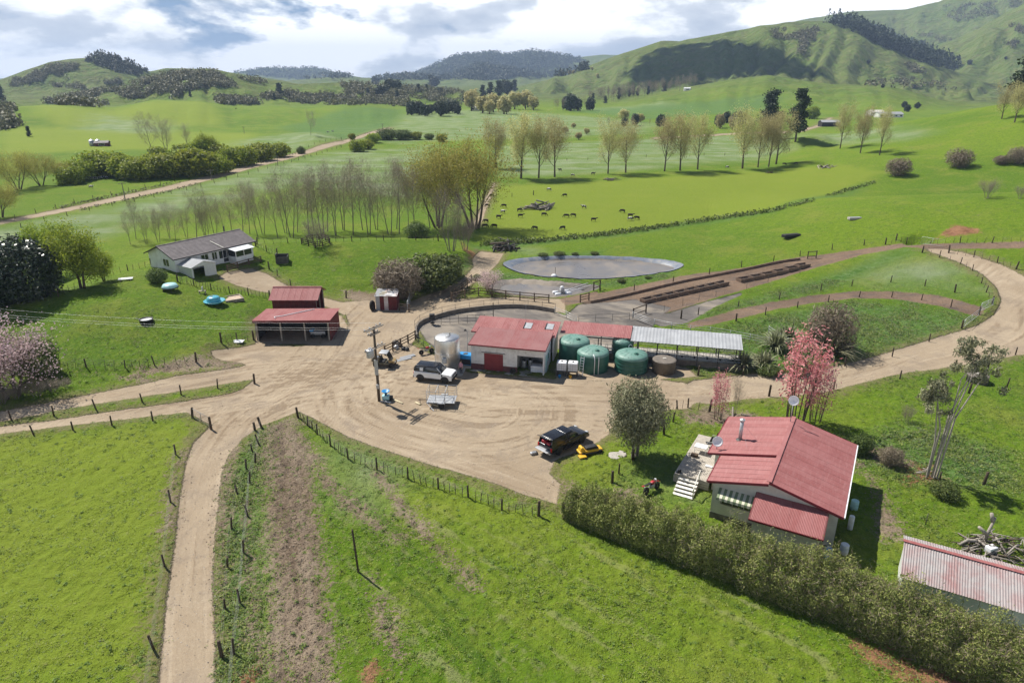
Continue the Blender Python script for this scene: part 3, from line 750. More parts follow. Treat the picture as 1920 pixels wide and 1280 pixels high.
mat_simple('barn_red', (0.125, 0.022, 0.022), 0.85, 0.25, 1.5, dirt=(0.10, 0.035, 0.03), dirt_amt=0.6)
mat_simple('door_red', (0.20, 0.028, 0.032), 0.6, 0.12, 1.5)
mat_simple('fascia_red', (0.17, 0.022, 0.028), 0.5, 0.1, 1.5)
mat_simple('base_maroon', (0.12, 0.05, 0.05), 0.85, 0.25, 2)
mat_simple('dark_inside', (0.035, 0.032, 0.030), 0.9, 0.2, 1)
mat_simple('concrete', (0.42, 0.39, 0.34), 0.9, 0.15, 1.2, dirt=(0.20, 0.17, 0.14), dirt_amt=0.5)
mat_simple('concrete_dark', (0.17, 0.145, 0.12), 0.9, 0.25, 1.2, dirt=(0.08, 0.07, 0.06), dirt_amt=0.6)
mat_simple('trough_brown', (0.20, 0.135, 0.095), 0.9, 0.25, 1.2, dirt=(0.09, 0.06, 0.05), dirt_amt=0.6)
mat_simple('white_paint', (0.78, 0.78, 0.77), 0.35, 0.03, 1)
mat_simple('white_plastic', (0.74, 0.75, 0.76), 0.45, 0.05, 1)
mat_simple('black_paint', (0.012, 0.012, 0.014), 0.22, 0.1, 1, spec=0.6)
mat_simple('black_plastic', (0.022, 0.022, 0.023), 0.6, 0.15, 2)
mat_simple('rubber', (0.018, 0.017, 0.016), 0.85, 0.2, 4, dirt=(0.14, 0.11, 0.08), dirt_amt=0.35)
mat_simple('rim', (0.06, 0.06, 0.062), 0.4, 0.1, 2, 0.4)
mat_simple('tank_green', (0.022, 0.105, 0.075), 0.42, 0.10, 0.8, dirt=(0.09, 0.16, 0.13), dirt_amt=0.35)
mat_simple('tank_lid', (0.135, 0.265, 0.215), 0.5, 0.10, 0.8, dirt=(0.30, 0.36, 0.33), dirt_amt=0.4)
mat_simple('blue_plastic', (0.03, 0.25, 0.55), 0.4, 0.08, 2)
mat_simple('turquoise', (0.09, 0.36, 0.46), 0.35, 0.08, 2)
mat_simple('teal_pale', (0.38, 0.62, 0.62), 0.4, 0.08, 2)
mat_simple('yellow_paint', (0.72, 0.42, 0.035), 0.4, 0.08, 2)
mat_simple('tan_paint', (0.33, 0.23, 0.10), 0.5, 0.15, 2)
mat_simple('camo', (0.12, 0.105, 0.065), 0.7, 0.4, 5)
mat_simple('bike_red', (0.40, 0.025, 0.035), 0.35, 0.08, 2)
mat_simple('plank', (0.55, 0.47, 0.30), 0.8, 0.12, 3)
mat_simple('deck', (0.43, 0.385, 0.32), 0.85, 0.15, 2.5)
mat_simple('paint_tread', (0.70, 0.67, 0.60), 0.7, 0.06, 2)
mat_simple('red_tail', (0.5, 0.01, 0.01), 0.3, 0.05, 2)
mat_simple('sand', (0.46, 0.36, 0.27), 0.95, 0.15, 3)
mat_simple('skin', (0.50, 0.30, 0.22), 0.6, 0.05, 4)
mat_simple('shirt_pink', (0.55, 0.27, 0.32), 0.85, 0.1, 6)
mat_simple('trousers', (0.035, 0.037, 0.045), 0.9, 0.1, 6)
mat_simple('hair', (0.05, 0.035, 0.025), 0.8, 0.2, 8)
mat_simple('liner', (0.15, 0.175, 0.215), 0.5, 0.15, 1, dirt=(0.30, 0.27, 0.23), dirt_amt=0.6)
mat_simple('awning_cream', (0.66, 0.63, 0.48), 0.8, 0.06, 2)
mat_simple('awning_green', (0.20, 0.25, 0.14), 0.8, 0.06, 2)
def mat_glass():
    b = NB('glass'); return b.done((0.018, 0.022, 0.026), 0.06, None, 0, 0.8)
mat_glass()
def mat_vat():
    b = NB('stainless'); p = b.coord(); n = b.noise(b.scalev(p, (1, 1, 0.12)), 6, 4, 0.7); n2 = b.noise(p, 1.2, 4, 0.6)
    c = b.mix(b.step(n2, 0.35, 0.7), (0.62, 0.60, 0.57), (0.72, 0.71, 0.70))
    return b.done(c, b.math('MULTIPLY_ADD', n, 0.25, 0.24), None, 0.9, 0.5)
mat_vat()
def mat_water():
    b = NB('water'); p = b.pos(); n = b.noise(p, 1.2, 3, 0.5); n2 = b.noise(p, 0.13, 5, 0.65, 0.5)
    c = b.mix(b.step(n2, 0.42, 0.62), (0.15, 0.14, 0.135), (0.235, 0.20, 0.165))
    return b.done(c, b.math('MULTIPLY_ADD', n2, 0.4, 0.12), b.bump(n, 0.012), 0, 0.35)
mat_water()
def mat_cowhide(name, patches):
    b = NB(name); p = b.coord(); n = b.noise(p, 1.7, 2, 0.5)
    if patches: c = b.mix(b.step(n, 0.48, 0.52), (0.022, 0.019, 0.018), (0.62, 0.60, 0.56))
    else: c = b.mix(b.step(n, 0.3, 0.7), (0.016, 0.013, 0.012), (0.032, 0.024, 0.02))
    return b.done(c, 0.75, None, 0, 0.25)
mat_cowhide('hide_black', False); mat_cowhide('hide_patched', True)

# ------------------------------------------------------------------ ponds
def make_ponds():
    for nm, P, dz in (('effluent_pond', POND, 0.62), ('sump_pond', SUMP, 0.4)):
        c = P.mean(0); z = float(np.median(GZ0.ravel()[0])) * 0 + float(h0(np.array([c[0]]), np.array([c[1]]))[0]) - dz
        n = len(P); wob = 1.0 if nm == 'effluent_pond' else 0.80 + 0.12 * np.sin(np.arange(n) * 0.9)[:, None] + 0.06 * np.sin(np.arange(n) * 2.3)[:, None]; Q = c + (P - c) * wob
        V = [(c[0], c[1], z)]; F = []
        for t in (0.5, 1.0):
            for q in Q: V.append((c[0] + (q[0] - c[0]) * t, c[1] + (q[1] - c[1]) * t, z))
        for k in range(n):
            F.append((0, 1 + k, 1 + (k + 1) % n)); F.append((1 + k, 1 + n + k, 1 + n + (k + 1) % n, 1 + (k + 1) % n))
        m = MB(); m.add(V, F); o = m.build(nm, 'water'); o['kind'] = 'structure'
        if nm == 'sump_pond': continue
        # plastic liner showing round the rim
        m = MB(); V = []; F = []
        for sc, dd in ((1.01, 0.16), (0.965, -0.02), (0.90, -dz - 0.06)):
            for q in Q:
                x, y = c + (q - c) * sc; V.append((x, y, (gz_at(x, y) if dd > 0 else float(h0(np.array([x]), np.array([y]))[0])) + dd if dd > -0.5 else z - 0.08))
        for r in range(2):
            for k in range(n): F.append((r * n + k, r * n + (k + 1) % n, (r + 1) * n + (k + 1) % n, (r + 1) * n + k))
        m.add(V, F); o = m.build('pond_liner', 'liner', smooth=True); o['kind'] = 'structure'
make_ponds()

# ------------------------------------------------------------------ fences
_pm = {}
def post_mesh(kind):
    if kind not in _pm:
        m = MB()
        if kind == 'strainer': m.tube([(0, 0, -0.25), (0, 0, 1.28), (0, 0, 1.32)], [0.125, 0.115, 0.09], 8)
        elif kind == 'post': m.tube([(0, 0, -0.25), (0, 0, 1.12), (0, 0, 1.16)], [0.085, 0.075, 0.05], 6)
        elif kind == 'batten': m.bx(-0.025, 0.025, -0.02, 0.02, -0.05, 1.0)
        elif kind == 'steel': m.bx(-0.02, 0.02, -0.02, 0.02, -0.1, 1.1)
        elif kind == 'tall': m.tube([(0, 0, -0.3), (0, 0, 3.6), (0, 0, 3.65)], [0.085, 0.07, 0.05], 7)
        _pm[kind] = m.mesh(kind, {'strainer': 'post', 'post': 'post', 'batten': 'post', 'steel': 'steel_dark', 'tall': 'post'}[kind], True)
    return _pm[kind]
def fence(label, pts, battens=0, kind='post', wires=4, every=None, hscale=1.0, lean=6, ends=True, name='wire_fence', group=None, world=None, wr=0.0035):
    """pts: photo pixels of post feet; each post its own part"""
    W = np.asarray(world, float) if world is not None else hit(pts)
    if every:      # posts at even spacing along the line
        L = smooth_line(W, 8) if len(W) > 2 else W
        seg = np.hypot(*np.diff(L, axis=0).T); acc = np.concatenate([[0], np.cumsum(seg)])
        n = max(2, int(acc[-1] / every) + 1); q = np.linspace(0, acc[-1], n)
        W = np.stack([np.interp(q, acc, L[:, 0]), np.interp(q, acc, L[:, 1])], 1)
    Z = Hz(W[:, 0], W[:, 1])
    o0 = Vector((W[0, 0], W[0, 1], Z[0]))
    root = thing(name, label, 'fence', o0, 0, group)
    rng = random.Random(int(abs(W[0, 0]) * 100) + len(W))
    for i in range(len(W)):
        k = 'strainer' if ends and i in (0, len(W) - 1) else kind
        o = link('post', post_mesh(k), root, Vector((W[i, 0], W[i, 1], Z[i])) - o0)
        o.rotation_euler = (rad(rng.uniform(-lean, lean)), rad(rng.uniform(-lean, lean)), rng.uniform(0, 6)); o.scale = (1, 1, hscale * rng.uniform(0.9, 1.1))
        if battens and i < len(W) - 1:
            for b in range(1, battens + 1):
                t = b / (battens + 1) + rng.uniform(-0.04, 0.04); p = W[i] * (1 - t) + W[i + 1] * t
                q = link('batten', post_mesh('batten'), root, Vector((p[0], p[1], gz_at(p[0], p[1]))) - o0)
                q.rotation_euler = (rad(rng.uniform(-9, 9)), rad(rng.uniform(-9, 9)), rng.uniform(0, 3)); q.scale = (1, 1, hscale * rng.uniform(0.85, 1.05))
    if wires:
        m = MB()
        for w in range(wires):
            h = hscale * (0.25 + 0.8 * w / max(wires - 1, 1))
            m.tube([Vector((W[i, 0], W[i, 1], Z[i] + h)) - o0 for i in range(len(W))], wr, 3, False)
        m.build('wire', 'wire', root)
    return root
def rail_fence(label, world, rails=3, every=2.4, h=1.25, mat='rail', name='timber_fence', rr=(0.05, 0.12)):
    W = np.asarray(world, float); seg = np.hypot(*np.diff(W, axis=0).T); acc = np.concatenate([[0], np.cumsum(seg)])
    n = max(2, int(acc[-1] / every) + 1); q = np.linspace(0, acc[-1], n)
    Q = np.stack([np.interp(q, acc, W[:, 0]), np.interp(q, acc, W[:, 1])], 1); Z = Hz(Q[:, 0], Q[:, 1])
    o0 = Vector((Q[0, 0], Q[0, 1], Z[0])); root = thing(name, label, 'fence', o0)
    pm = MB().bx(-0.075, 0.075, -0.075, 0.075, -0.3, h + 0.05).mesh('post', mat)
    for i in range(n): link('post', pm, root, Vector((Q[i, 0], Q[i, 1], Z[i])) - o0, math.atan2(*(Q[min(i + 1, n - 1)] - Q[max(i - 1, 0)])[::-1]))
    for r in range(rails):
        z = h * (0.32 + 0.62 * r / max(rails - 1, 1))
        for i in range(n - 1):
            MB().bar(Vector((Q[i, 0], Q[i, 1], Z[i] + z)) - o0, Vector((Q[i + 1, 0], Q[i + 1, 1], Z[i + 1] + z)) - o0, rr[0], rr[1]).build('rail', mat, root)
    return root
def pipe_rail(label, world, rails=(0.55, 1.15), every=2.2, h=1.2, r=0.03, mat='steel_dark', name='pipe_railing', zbase=None):
    W = np.asarray(world, float); seg = np.hypot(*np.diff(W, axis=0).T); acc = np.concatenate([[0], np.cumsum(seg)])
    n = max(2, int(acc[-1] / every) + 1); q = np.linspace(0, acc[-1], n)
    Q = np.stack([np.interp(q, acc, W[:, 0]), np.interp(q, acc, W[:, 1])], 1); Z = Hz(Q[:, 0], Q[:, 1]) + (zbase or 0)
    o0 = Vector((Q[0, 0], Q[0, 1], Z[0])); root = thing(name, label, 'railing', o0)
    pm = MB().cyl((0, 0, -0.3), (0, 0, h), r * 1.25, 6).mesh('post', mat, True)
    for i in range(n): link('post', pm, root, Vector((Q[i, 0], Q[i, 1], Z[i])) - o0)
    for z in rails: MB().tube([Vector((Q[i, 0], Q[i, 1], Z[i] + z)) - o0 for i in range(n)], r, 5).build('rail', mat, root, True)
    return root
def gate(label, a, b, rails=5, h=1.15, mat='galv', mesh_=False):
    a = np.asarray(a, float); b = np.asarray(b, float); d = b - a; L = np.hypot(*d); z = max(gz_at(*a), gz_at(*b)) + 0.12
    root = thing('farm_gate', label, 'gate', (a[0], a[1], z), math.atan2(d[1], d[0]))
    fr = MB().tube([(0, 0, 0), (0, 0, h), (L, 0, h), (L, 0, 0), (0, 0, 0)], 0.028, 6); fr.bar((L * 0.5, 0, 0), (L * 0.5, 0, h), 0.04, 0.04); fr.build('frame', mat, root, True)
    for r in range(1, rails): MB().cyl((0, 0, h * r / rails), (L, 0, h * r / rails), 0.015, 5).build('rail', mat, root, True)
    if mesh_: MB().bar((0, 0, 0.05), (L, 0, h - 0.05), 0.03, 0.04).build('brace', mat, root)
    return root
def _bevel_mesh(me, w, seg=2, ang=25):
    bm = bmesh.new(); bm.from_mesh(me)
    bmesh.ops.remove_doubles(bm, verts=bm.verts, dist=1e-5)
    bmesh.ops.recalc_face_normals(bm, faces=bm.faces)
    ed = [e for e in bm.edges if len(e.link_faces) == 2 and e.calc_face_angle(0) > rad(ang)]
    bmesh.ops.bevel(bm, geom=ed, offset=w, segments=seg, profile=0.6, affect='EDGES', clamp_overlap=True)
    bm.to_mesh(me); bm.free()
    me.polygons.foreach_set('use_smooth', [True] * len(me.polygons)); me.update()
def bev(mb, name, mat, parent, w=0.03, seg=2, loc=None, rz=0):
    me = mb.mesh(name, mat); _bevel_mesh(me, w, seg); return link(name, me, parent, loc, rz)
def loft(mb, rings, cap=True):
    n = len(rings[0]); o = len(mb.v)
    for r in rings: mb.v.extend([tuple(map(float, p)) for p in r])
    for i in range(len(rings) - 1):
        for k in range(n): mb.f.append((o + i * n + k, o + i * n + (k + 1) % n, o + (i + 1) * n + (k + 1) % n, o + (i + 1) * n + k))
    if cap: mb.f.append(tuple(range(o, o + n))[::-1]); mb.f.append(tuple(range(o + (len(rings) - 1) * n, o + len(rings) * n)))
    return mb
def roof_sheets(parent, a, b, c, d, mat, width=0.76, pitch=0.19, amp=0.018, t=0.02):
    """roofing sheets side by side from a-d to b-c, each one a part"""
    a, b, c, d = map(Vector, (a, b, c, d)); n = max(1, round((b - a).length / width))
    for i in range(n):
        u0, u1 = i / n, (i + 1) / n
        lift = Vector((0, 0, 0.004 * (i % 2)))
        MB().corr(a.lerp(b, u0) + lift, a.lerp(b, u1) + lift, d.lerp(c, u1) + lift, d.lerp(c, u0) + lift, pitch, amp, t).build('roof_sheet', mat, parent)
def window(parent, p, ux, w, h, n_panes=1, frame='white_paint', dep=0.06, out=None):
    """window on a wall: p lower corner, ux direction along the wall, out the outward normal"""
    p = Vector(p); ux = Vector(ux).normalized(); out = Vector(out).normalized(); up = Vector((0, 0, 1))
    f = MB()
    def blk(mb, x0, x1, z0, z1, d0, d1):
        V = [p + ux * x + up * z + out * d for d in (d0, d1) for (x, z) in ((x0, z0), (x1, z0), (x1, z1), (x0, z1))]
        mb.add(V, [(0, 1, 2, 3), (7, 6, 5, 4), (0, 4, 5, 1), (1, 5, 6, 2), (2, 6, 7, 3), (3, 7, 4, 0)])
    t = 0.07
    blk(f, -t, w + t, -t, 0, -0.02, dep); blk(f, -t, w + t, h, h + t, -0.02, dep); blk(f, -t, 0, 0, h, -0.02, dep); blk(f, w, w + t, 0, h, -0.02, dep)
    for i in range(1, n_panes): blk(f, w * i / n_panes - 0.03, w * i / n_panes + 0.03, 0, h, -0.02, dep - 0.005)
    fr = f.build('window', frame, parent)
    for i in range(n_panes):
        g = MB(); blk(g, w * i / n_panes + 0.035, w * (i + 1) / n_panes - 0.035, 0.005, h - 0.005, -0.01, 0.02); g.build('pane', 'glass', fr)
    return fr
# ------------------------------------------------------------------ the red-roofed cottage
def cottage():
    ox, oy = 19.24, 43.72; z0 = gz_at(20, 50)
    R = thing('farm_cottage', 'cream cottage with red iron roof, steel flue and timber deck behind the hedge', 'house', (ox, oy, z0), rad(-29.4))
    ez, rz_, rx, lf, ln = 3.40, 4.70, 5.3, 5.5, 4.45
    k = (rz_ - ez) / rx
    zl = lambda x, dz=0: rz_ + k * x + dz
    zr = lambda x: rz_ - k * x
    y1 = 11.7
    m = MB(); m.extr([(-ln + 0.4, -0.2), (rx - 0.35, -0.2), (rx - 0.35, zr(rx - 0.35) - 0.06), (0.08, rz_ - 0.1), (0.0, rz_ - 0.3), (-ln + 0.4, zl(-ln + 0.4, -0.3))], 0.25, 4.4, 'y'); m.build('wall', 'wall_cream', R)
    m = MB(); m.extr([(-lf + 0.55, -0.2), (rx - 0.355, -0.2), (rx - 0.355, zr(rx - 0.35) - 0.063), (0, rz_ - 0.083), (-lf + 0.55, zl(-lf + 0.55, -0.07))], 4.4, y1 - 0.3, 'y'); m.build('wall', 'wall_cream', R)
    MB().bx(-ln + 0.37, rx - 0.32, 0.22, 4.3, -0.25, 0.45).build('base_board', 'concrete_dark', R)
    roof_sheets(R, (0, -0.15, rz_), (0, y1, rz_), (rx, y1, ez), (rx, -0.15, ez), 'roof_red')
    roof_sheets(R, (0, 4.25, rz_), (0, y1, rz_), (-lf, y1, zl(-lf)), (-lf, 4.25, zl(-lf)), 'roof_red')
    roof_sheets(R, (0, -0.15, rz_ - 0.2), (0, 4.22, rz_ - 0.2), (-ln, 4.22, zl(-ln, -0.2)), (-ln, -0.15, zl(-ln, -0.2)), 'roof_red')
    m = MB(); m.bar((0, -0.2, rz_ + 0.035), (0, y1 + 0.05, rz_ + 0.035), 0.34, 0.04); m.build('ridge_cap', 'roof_red', R)
    for a, b, h in (((-ln, -0.17, zl(-ln, -0.28)), (-0.02, -0.17, rz_ - 0.28), 0.2), ((0.02, -0.17, rz_ - 0.1), (rx, -0.17, ez - 0.1), 0.2), ((-lf, 4.22, zl(-lf, -0.1)), (-0.1, 4.22, rz_ - 0.1), 0.18), ((0.02, y1 + 0.02, rz_ - 0.1), (rx, y1 + 0.02, ez - 0.1), 0.18), ((-lf, y1 + 0.02, zl(-lf, -0.1)), (-0.02, y1 + 0.02, rz_ - 0.1), 0.18)):
        MB().bar(a, b, 0.05, h).build('barge_board', 'fascia_red', R)
    g = MB(); g.bar((rx + 0.04, -0.15, ez - 0.07), (rx + 0.04, y1, ez - 0.07), 0.11, 0.1); g.build('gutter', 'white_paint', R)
    g = MB(); g.bar((-lf - 0.05, 4.25, zl(-lf) - 0.08), (-lf - 0.05, y1, zl(-lf) - 0.08), 0.1, 0.1); g.bar((-ln - 0.05, -0.15, zl(-ln) - 0.28), (-ln - 0.05, 4.2, zl(-ln) - 0.28), 0.1, 0.1); g.build('gutter', 'fascia_red', R)
    window(R, (-3.3, 0.25, 1.5), (1, 0, 0), 2.6, 1.0, 3, 'timber_grey', out=(0, -1, 0))
    window(R, (-lf + 0.55, 6.2, 1.5), (0, 1, 0), 1.5, 1.0, 2, 'white_paint', out=(-1, 0, 0))
    window(R, (-ln + 0.4, 1.2, 1.5), (0, 1, 0), 1.2, 0.9, 2, 'white_paint', out=(-1, 0, 0))
    d = MB().bx(-lf + 0.5, -lf + 0.56, 4.9, 5.75, 0.9, 2.85); d.build('door', 'timber_grey', R)
    # striped awning over the front window: each stripe a slat
    for i in range(15):
        x = -3.55 + i * 0.21
        m = MB(); m.extr([(0.24, 2.86), (-0.62, 2.46), (-0.66, 2.26), (-0.64, 2.26), (-0.60, 2.43), (0.24, 2.82)], x, x + 0.2, 'x')
        m.build('awning_slat', 'awning_cream' if i % 2 else 'awning_green', R)
    # lean-to in front of the gable
    roof_sheets(R, (-0.75, 0.22, 3.38), (4.25, 0.22, 3.38), (4.25, -2.25, 2.5), (-0.75, -2.25, 2.5), 'roof_red', 0.84, 0.105, 0.016)
    m = MB(); m.bx(-0.55, -0.47, -2.05, 0.25, -0.2, 2.5); m.bx(-0.47, 4.0, -2.05, -1.97, -0.2, 2.45); m.bx(3.93, 4.05, -1.97, 0.25, -0.2, 2.5); m.build('lean_to_wall', 'wall_cream', R)
    m = MB(); m.bar((-0.8, 0.22, 3.29), (-0.8, -2.27, 2.41), 0.05, 0.16); m.build('barge_board', 'fascia_red', R); m = MB(); m.bar((4.3, 0.22, 3.29), (4.3, -2.27, 2.41), 0.05, 0.16); m.build('barge_board', 'fascia_red', R)
    MB().bar((-0.8, -2.29, 2.43), (4.3, -2.29, 2.43), 0.05, 0.14).build('gutter', 'fascia_red', R)
    # deck with skirting, steps and handrail
    for i in range(22):
        x = -lf + 0.52 - 0.14 * (i + 1)
        MB().bx(x + 0.006, x + 0.134, 3.7, 11.6, 0.82, 0.86).build('deck_board', 'deck', R)
    m = MB()
    for z in (0.05, 0.28, 0.51): m.bx(-8.1, -8.06, 3.7, 11.6, z, z + 0.19); m.bx(-8.06, -5.05, 3.7, 3.74, z, z + 0.19)
    m.bx(-8.05, -5.06, 3.75, 11.55, 0.70, 0.815); m.build('deck_skirt', 'deck', R)
    for i in range(5):
        y = 3.68 - 0.36 * (i + 1); z = 0.82 - 0.165 * (i + 1)
        MB().bx(-7.6, -5.9, y, y + 0.35, z - 0.05, z).build('step', 'paint_tread', R)
    m = MB(); m.add([(-7.58, 3.68, 0.6), (-7.58, 1.85, -0.2), (-7.58, 3.68, -0.2), (-7.54, 3.68, 0.6), (-7.54, 1.85, -0.2), (-7.54, 3.68, -0.2)], [(0, 1, 2), (5, 4, 3), (0, 3, 4, 1), (1, 4, 5, 2), (2, 5, 3, 0)])
    m.add([(-5.96, 3.68, 0.6), (-5.96, 1.85, -0.2), (-5.96, 3.68, -0.2), (-5.92, 3.68, 0.6), (-5.92, 1.85, -0.2), (-5.92, 3.68, -0.2)], [(0, 1, 2), (5, 4, 3), (0, 3, 4, 1), (1, 4, 5, 2), (2, 5, 3, 0)]); m.build('stringer', 'deck', R)
    m = MB(); m.bar((-5.9, 3.75, 0.8), (-5.9, 3.75, 1.75), 0.08, 0.08); m.bar((-5.9, 2.0, -0.1), (-5.9, 2.0, 0.95), 0.08, 0.08); m.bar((-5.9, 3.8, 1.72), (-5.9, 1.9, 0.92), 0.06, 0.1); m.build('handrail', 'paint_tread', R)
    # flue
    fx, fy = -3.55, 6.9; fz = zl(fx)
    fl = MB().cyl((fx, fy, fz - 0.1), (fx, fy, fz + 1.75), 0.15, 14).build('flue', 'galv', R, True)
    m = MB().lathe([(0.15, 0), (0.21, 0.02), (0.21, 0.16), (0.24, 0.18), (0.02, 0.30)], 14, (fx, fy, fz + 1.75)); m.build('flue_cap', 'galv', fl)
    m = MB().lathe([(0.34, 0), (0.17, 0.12)], 14, (fx, fy, fz - 0.02)); m.build('flashing', 'steel_dark', fl)
    m = MB()
    for (gx_, gy_) in ((fx + 1.5, fy - 0.2), (fx + 0.9, fy - 1.6)): m.cyl((fx, fy, fz + 1.6), (gx_, gy_, zl(gx_)), 0.008, 3)
    m.build('stay_wire', 'wire', fl)
    def dish(px, py, pz, h, tilt, az):
        mast = MB().tube([(px, py, pz - 0.05), (px, py, pz + h)], 0.035, 6).build('dish_mast', 'galv', R, True)
        me = MB().lathe([(0.02, 0.0), (0.2, 0.02), (0.36, 0.07), (0.44, 0.12), (0.435, 0.13), (0.35, 0.085), (0.2, 0.035), (0.02, 0.015)], 20)
        o = me.build('dish', 'white_paint', mast, True, (px, py, pz + h)); o.rotation_euler = (tilt, 0, az)
    dish(-5.0, 4.9, zl(-5.0), 0.75, rad(62), rad(20))
    dish(-0.15, 10.6, zl(-0.15), 2.1, rad(70), rad(10))
    return R
cottage()
def local(ox, oy, rz, x, y):
    c, s = math.cos(rz), math.sin(rz); return ox + c * x - s * y, oy + s * x + c * y
CO = (19.24, 43.72, rad(-29.4))
def cottage_things():
    z0 = gz_at(20, 50) + 0.862
    def chair(lab, x, y, rz):
        X, Y = local(*CO, x, y); R = thing('deck_chair', lab, 'chair', (X, Y, z0), CO[2] + rz, 'black mesh chairs on the deck')
        MB().bx(-0.25, 0.25, -0.25, 0.22, 0.40, 0.44).build('seat', 'black_plastic', R)
        m = MB(); m.bar((0, 0.22, 0.42), (0, 0.42, 1.05), 0.5, 0.03); m.build('backrest', 'black_plastic', R)
        for sx in (-1, 1):
            for sy in (-1, 1): MB().cyl((0.25 * sx, 0.22 * sy, 0), (0.25 * sx, 0.22 * sy, 0.42), 0.018, 5).build('leg', 'white_paint', R)
            m = MB(); m.tube([(0.28 * sx, -0.24, 0.42), (0.28 * sx, -0.24, 0.64), (0.28 * sx, 0.3, 0.66)], 0.018, 5); m.build('armrest', 'white_paint', R)
    chair('black mesh chair with white arms on the deck', -6.6, 9.6, rad(-60)); chair('black mesh chair with white arms on the deck', -6.3, 10.6, rad(-75))
    X, Y = local(*CO, -7.0, 8.3); R = thing('deck_table', 'white table with clutter at the edge of the cottage deck', 'table', (X, Y, z0), CO[2])
    MB().bx(-0.55, 0.55, -0.4, 0.4, 0.62, 0.67).build('tabletop', 'white_paint', R)
    for sx in (-1, 1):
        for sy in (-1, 1): MB().cyl((0.48 * sx, 0.33 * sy, 0), (0.48 * sx, 0.33 * sy, 0.62), 0.025, 5).build('leg', 'white_paint', R)
    X, Y = local(*CO, -7.3, 7.3); bm = MB().bx(-0.3, 0.3, -0.2, 0.2, 0, 0.28); o = bev(bm, 'firewood_box', 'rail', None, 0.02, 2, (X, Y, z0), CO[2]); tag(o, 'small brown wooden box under the deck table', 'box')
    X, Y = local(*CO, -5.7, 6.2); m = MB().bx(-0.32, 0.32, -0.14, 0.14, 0, 0.1); o = bev(m, 'white_cushion', 'white_plastic', None, 0.04, 2, (X, Y, z0), CO[2]); tag(o, 'white cushion lying on the deck by the cottage wall', 'cushion')
    X, Y = local(*CO, -7.75, 4.0); R = thing('pair_of_boots', 'black work boots left at the deck corner', 'boots', (X, Y, z0), 0.4)
    for s in (-1, 1):
        m = MB(); m.bx(-0.06 + 0.09 * s, 0.06 + 0.09 * s, -0.16, 0.14, 0, 0.09); m.bx(-0.055 + 0.09 * s, 0.055 + 0.09 * s, -0.15, -0.02, 0.088, 0.30); bev(m, 'boot', 'black_plastic', R, 0.02)
    # things in the shade behind the cottage
    def drum(x, y, mat, lab, h=0.9, r=0.29):
        X, Y = local(*CO, x, y); R = thing('storage_drum', lab, 'drum', (X, Y, gz_at(X, Y) - 0.02))
        MB().lathe([(r * 0.97, 0), (r, 0.03), (r, h * 0.33), (r * 1.04, h * 0.35), (r, h * 0.37), (r, h * 0.66), (r * 1.04, h * 0.68), (r, h * 0.7), (r, h - 0.03), (r * 0.96, h)], 18).build('body', mat, R, True)
        MB().lathe([(r * 0.9, 0), (r * 0.9, 0.02), (0.05, 0.03)], 18, (0, 0, h)).build('lid', mat, R)
    drum(4.75, -0.6, 'blue_plastic', 'blue plastic drum at the corner of the red lean-to'); drum(4.8, -1.45, 'blue_plastic', 'blue plastic drum beside the lean-to wall, farther from the cottage')
    drum(5.9, 4.1, 'white_plastic', 'white gas cylinder against the shaded cottage wall', 1.2, 0.2); drum(5.75, 0.6, 'white_plastic', 'short white drum under the cottage gutter by the lean-to', 0.8, 0.3)
    drum(5.95, 7.2, 'teal_pale', 'pale green drum standing in the cottage shadow', 0.8, 0.3)
cottage_things()

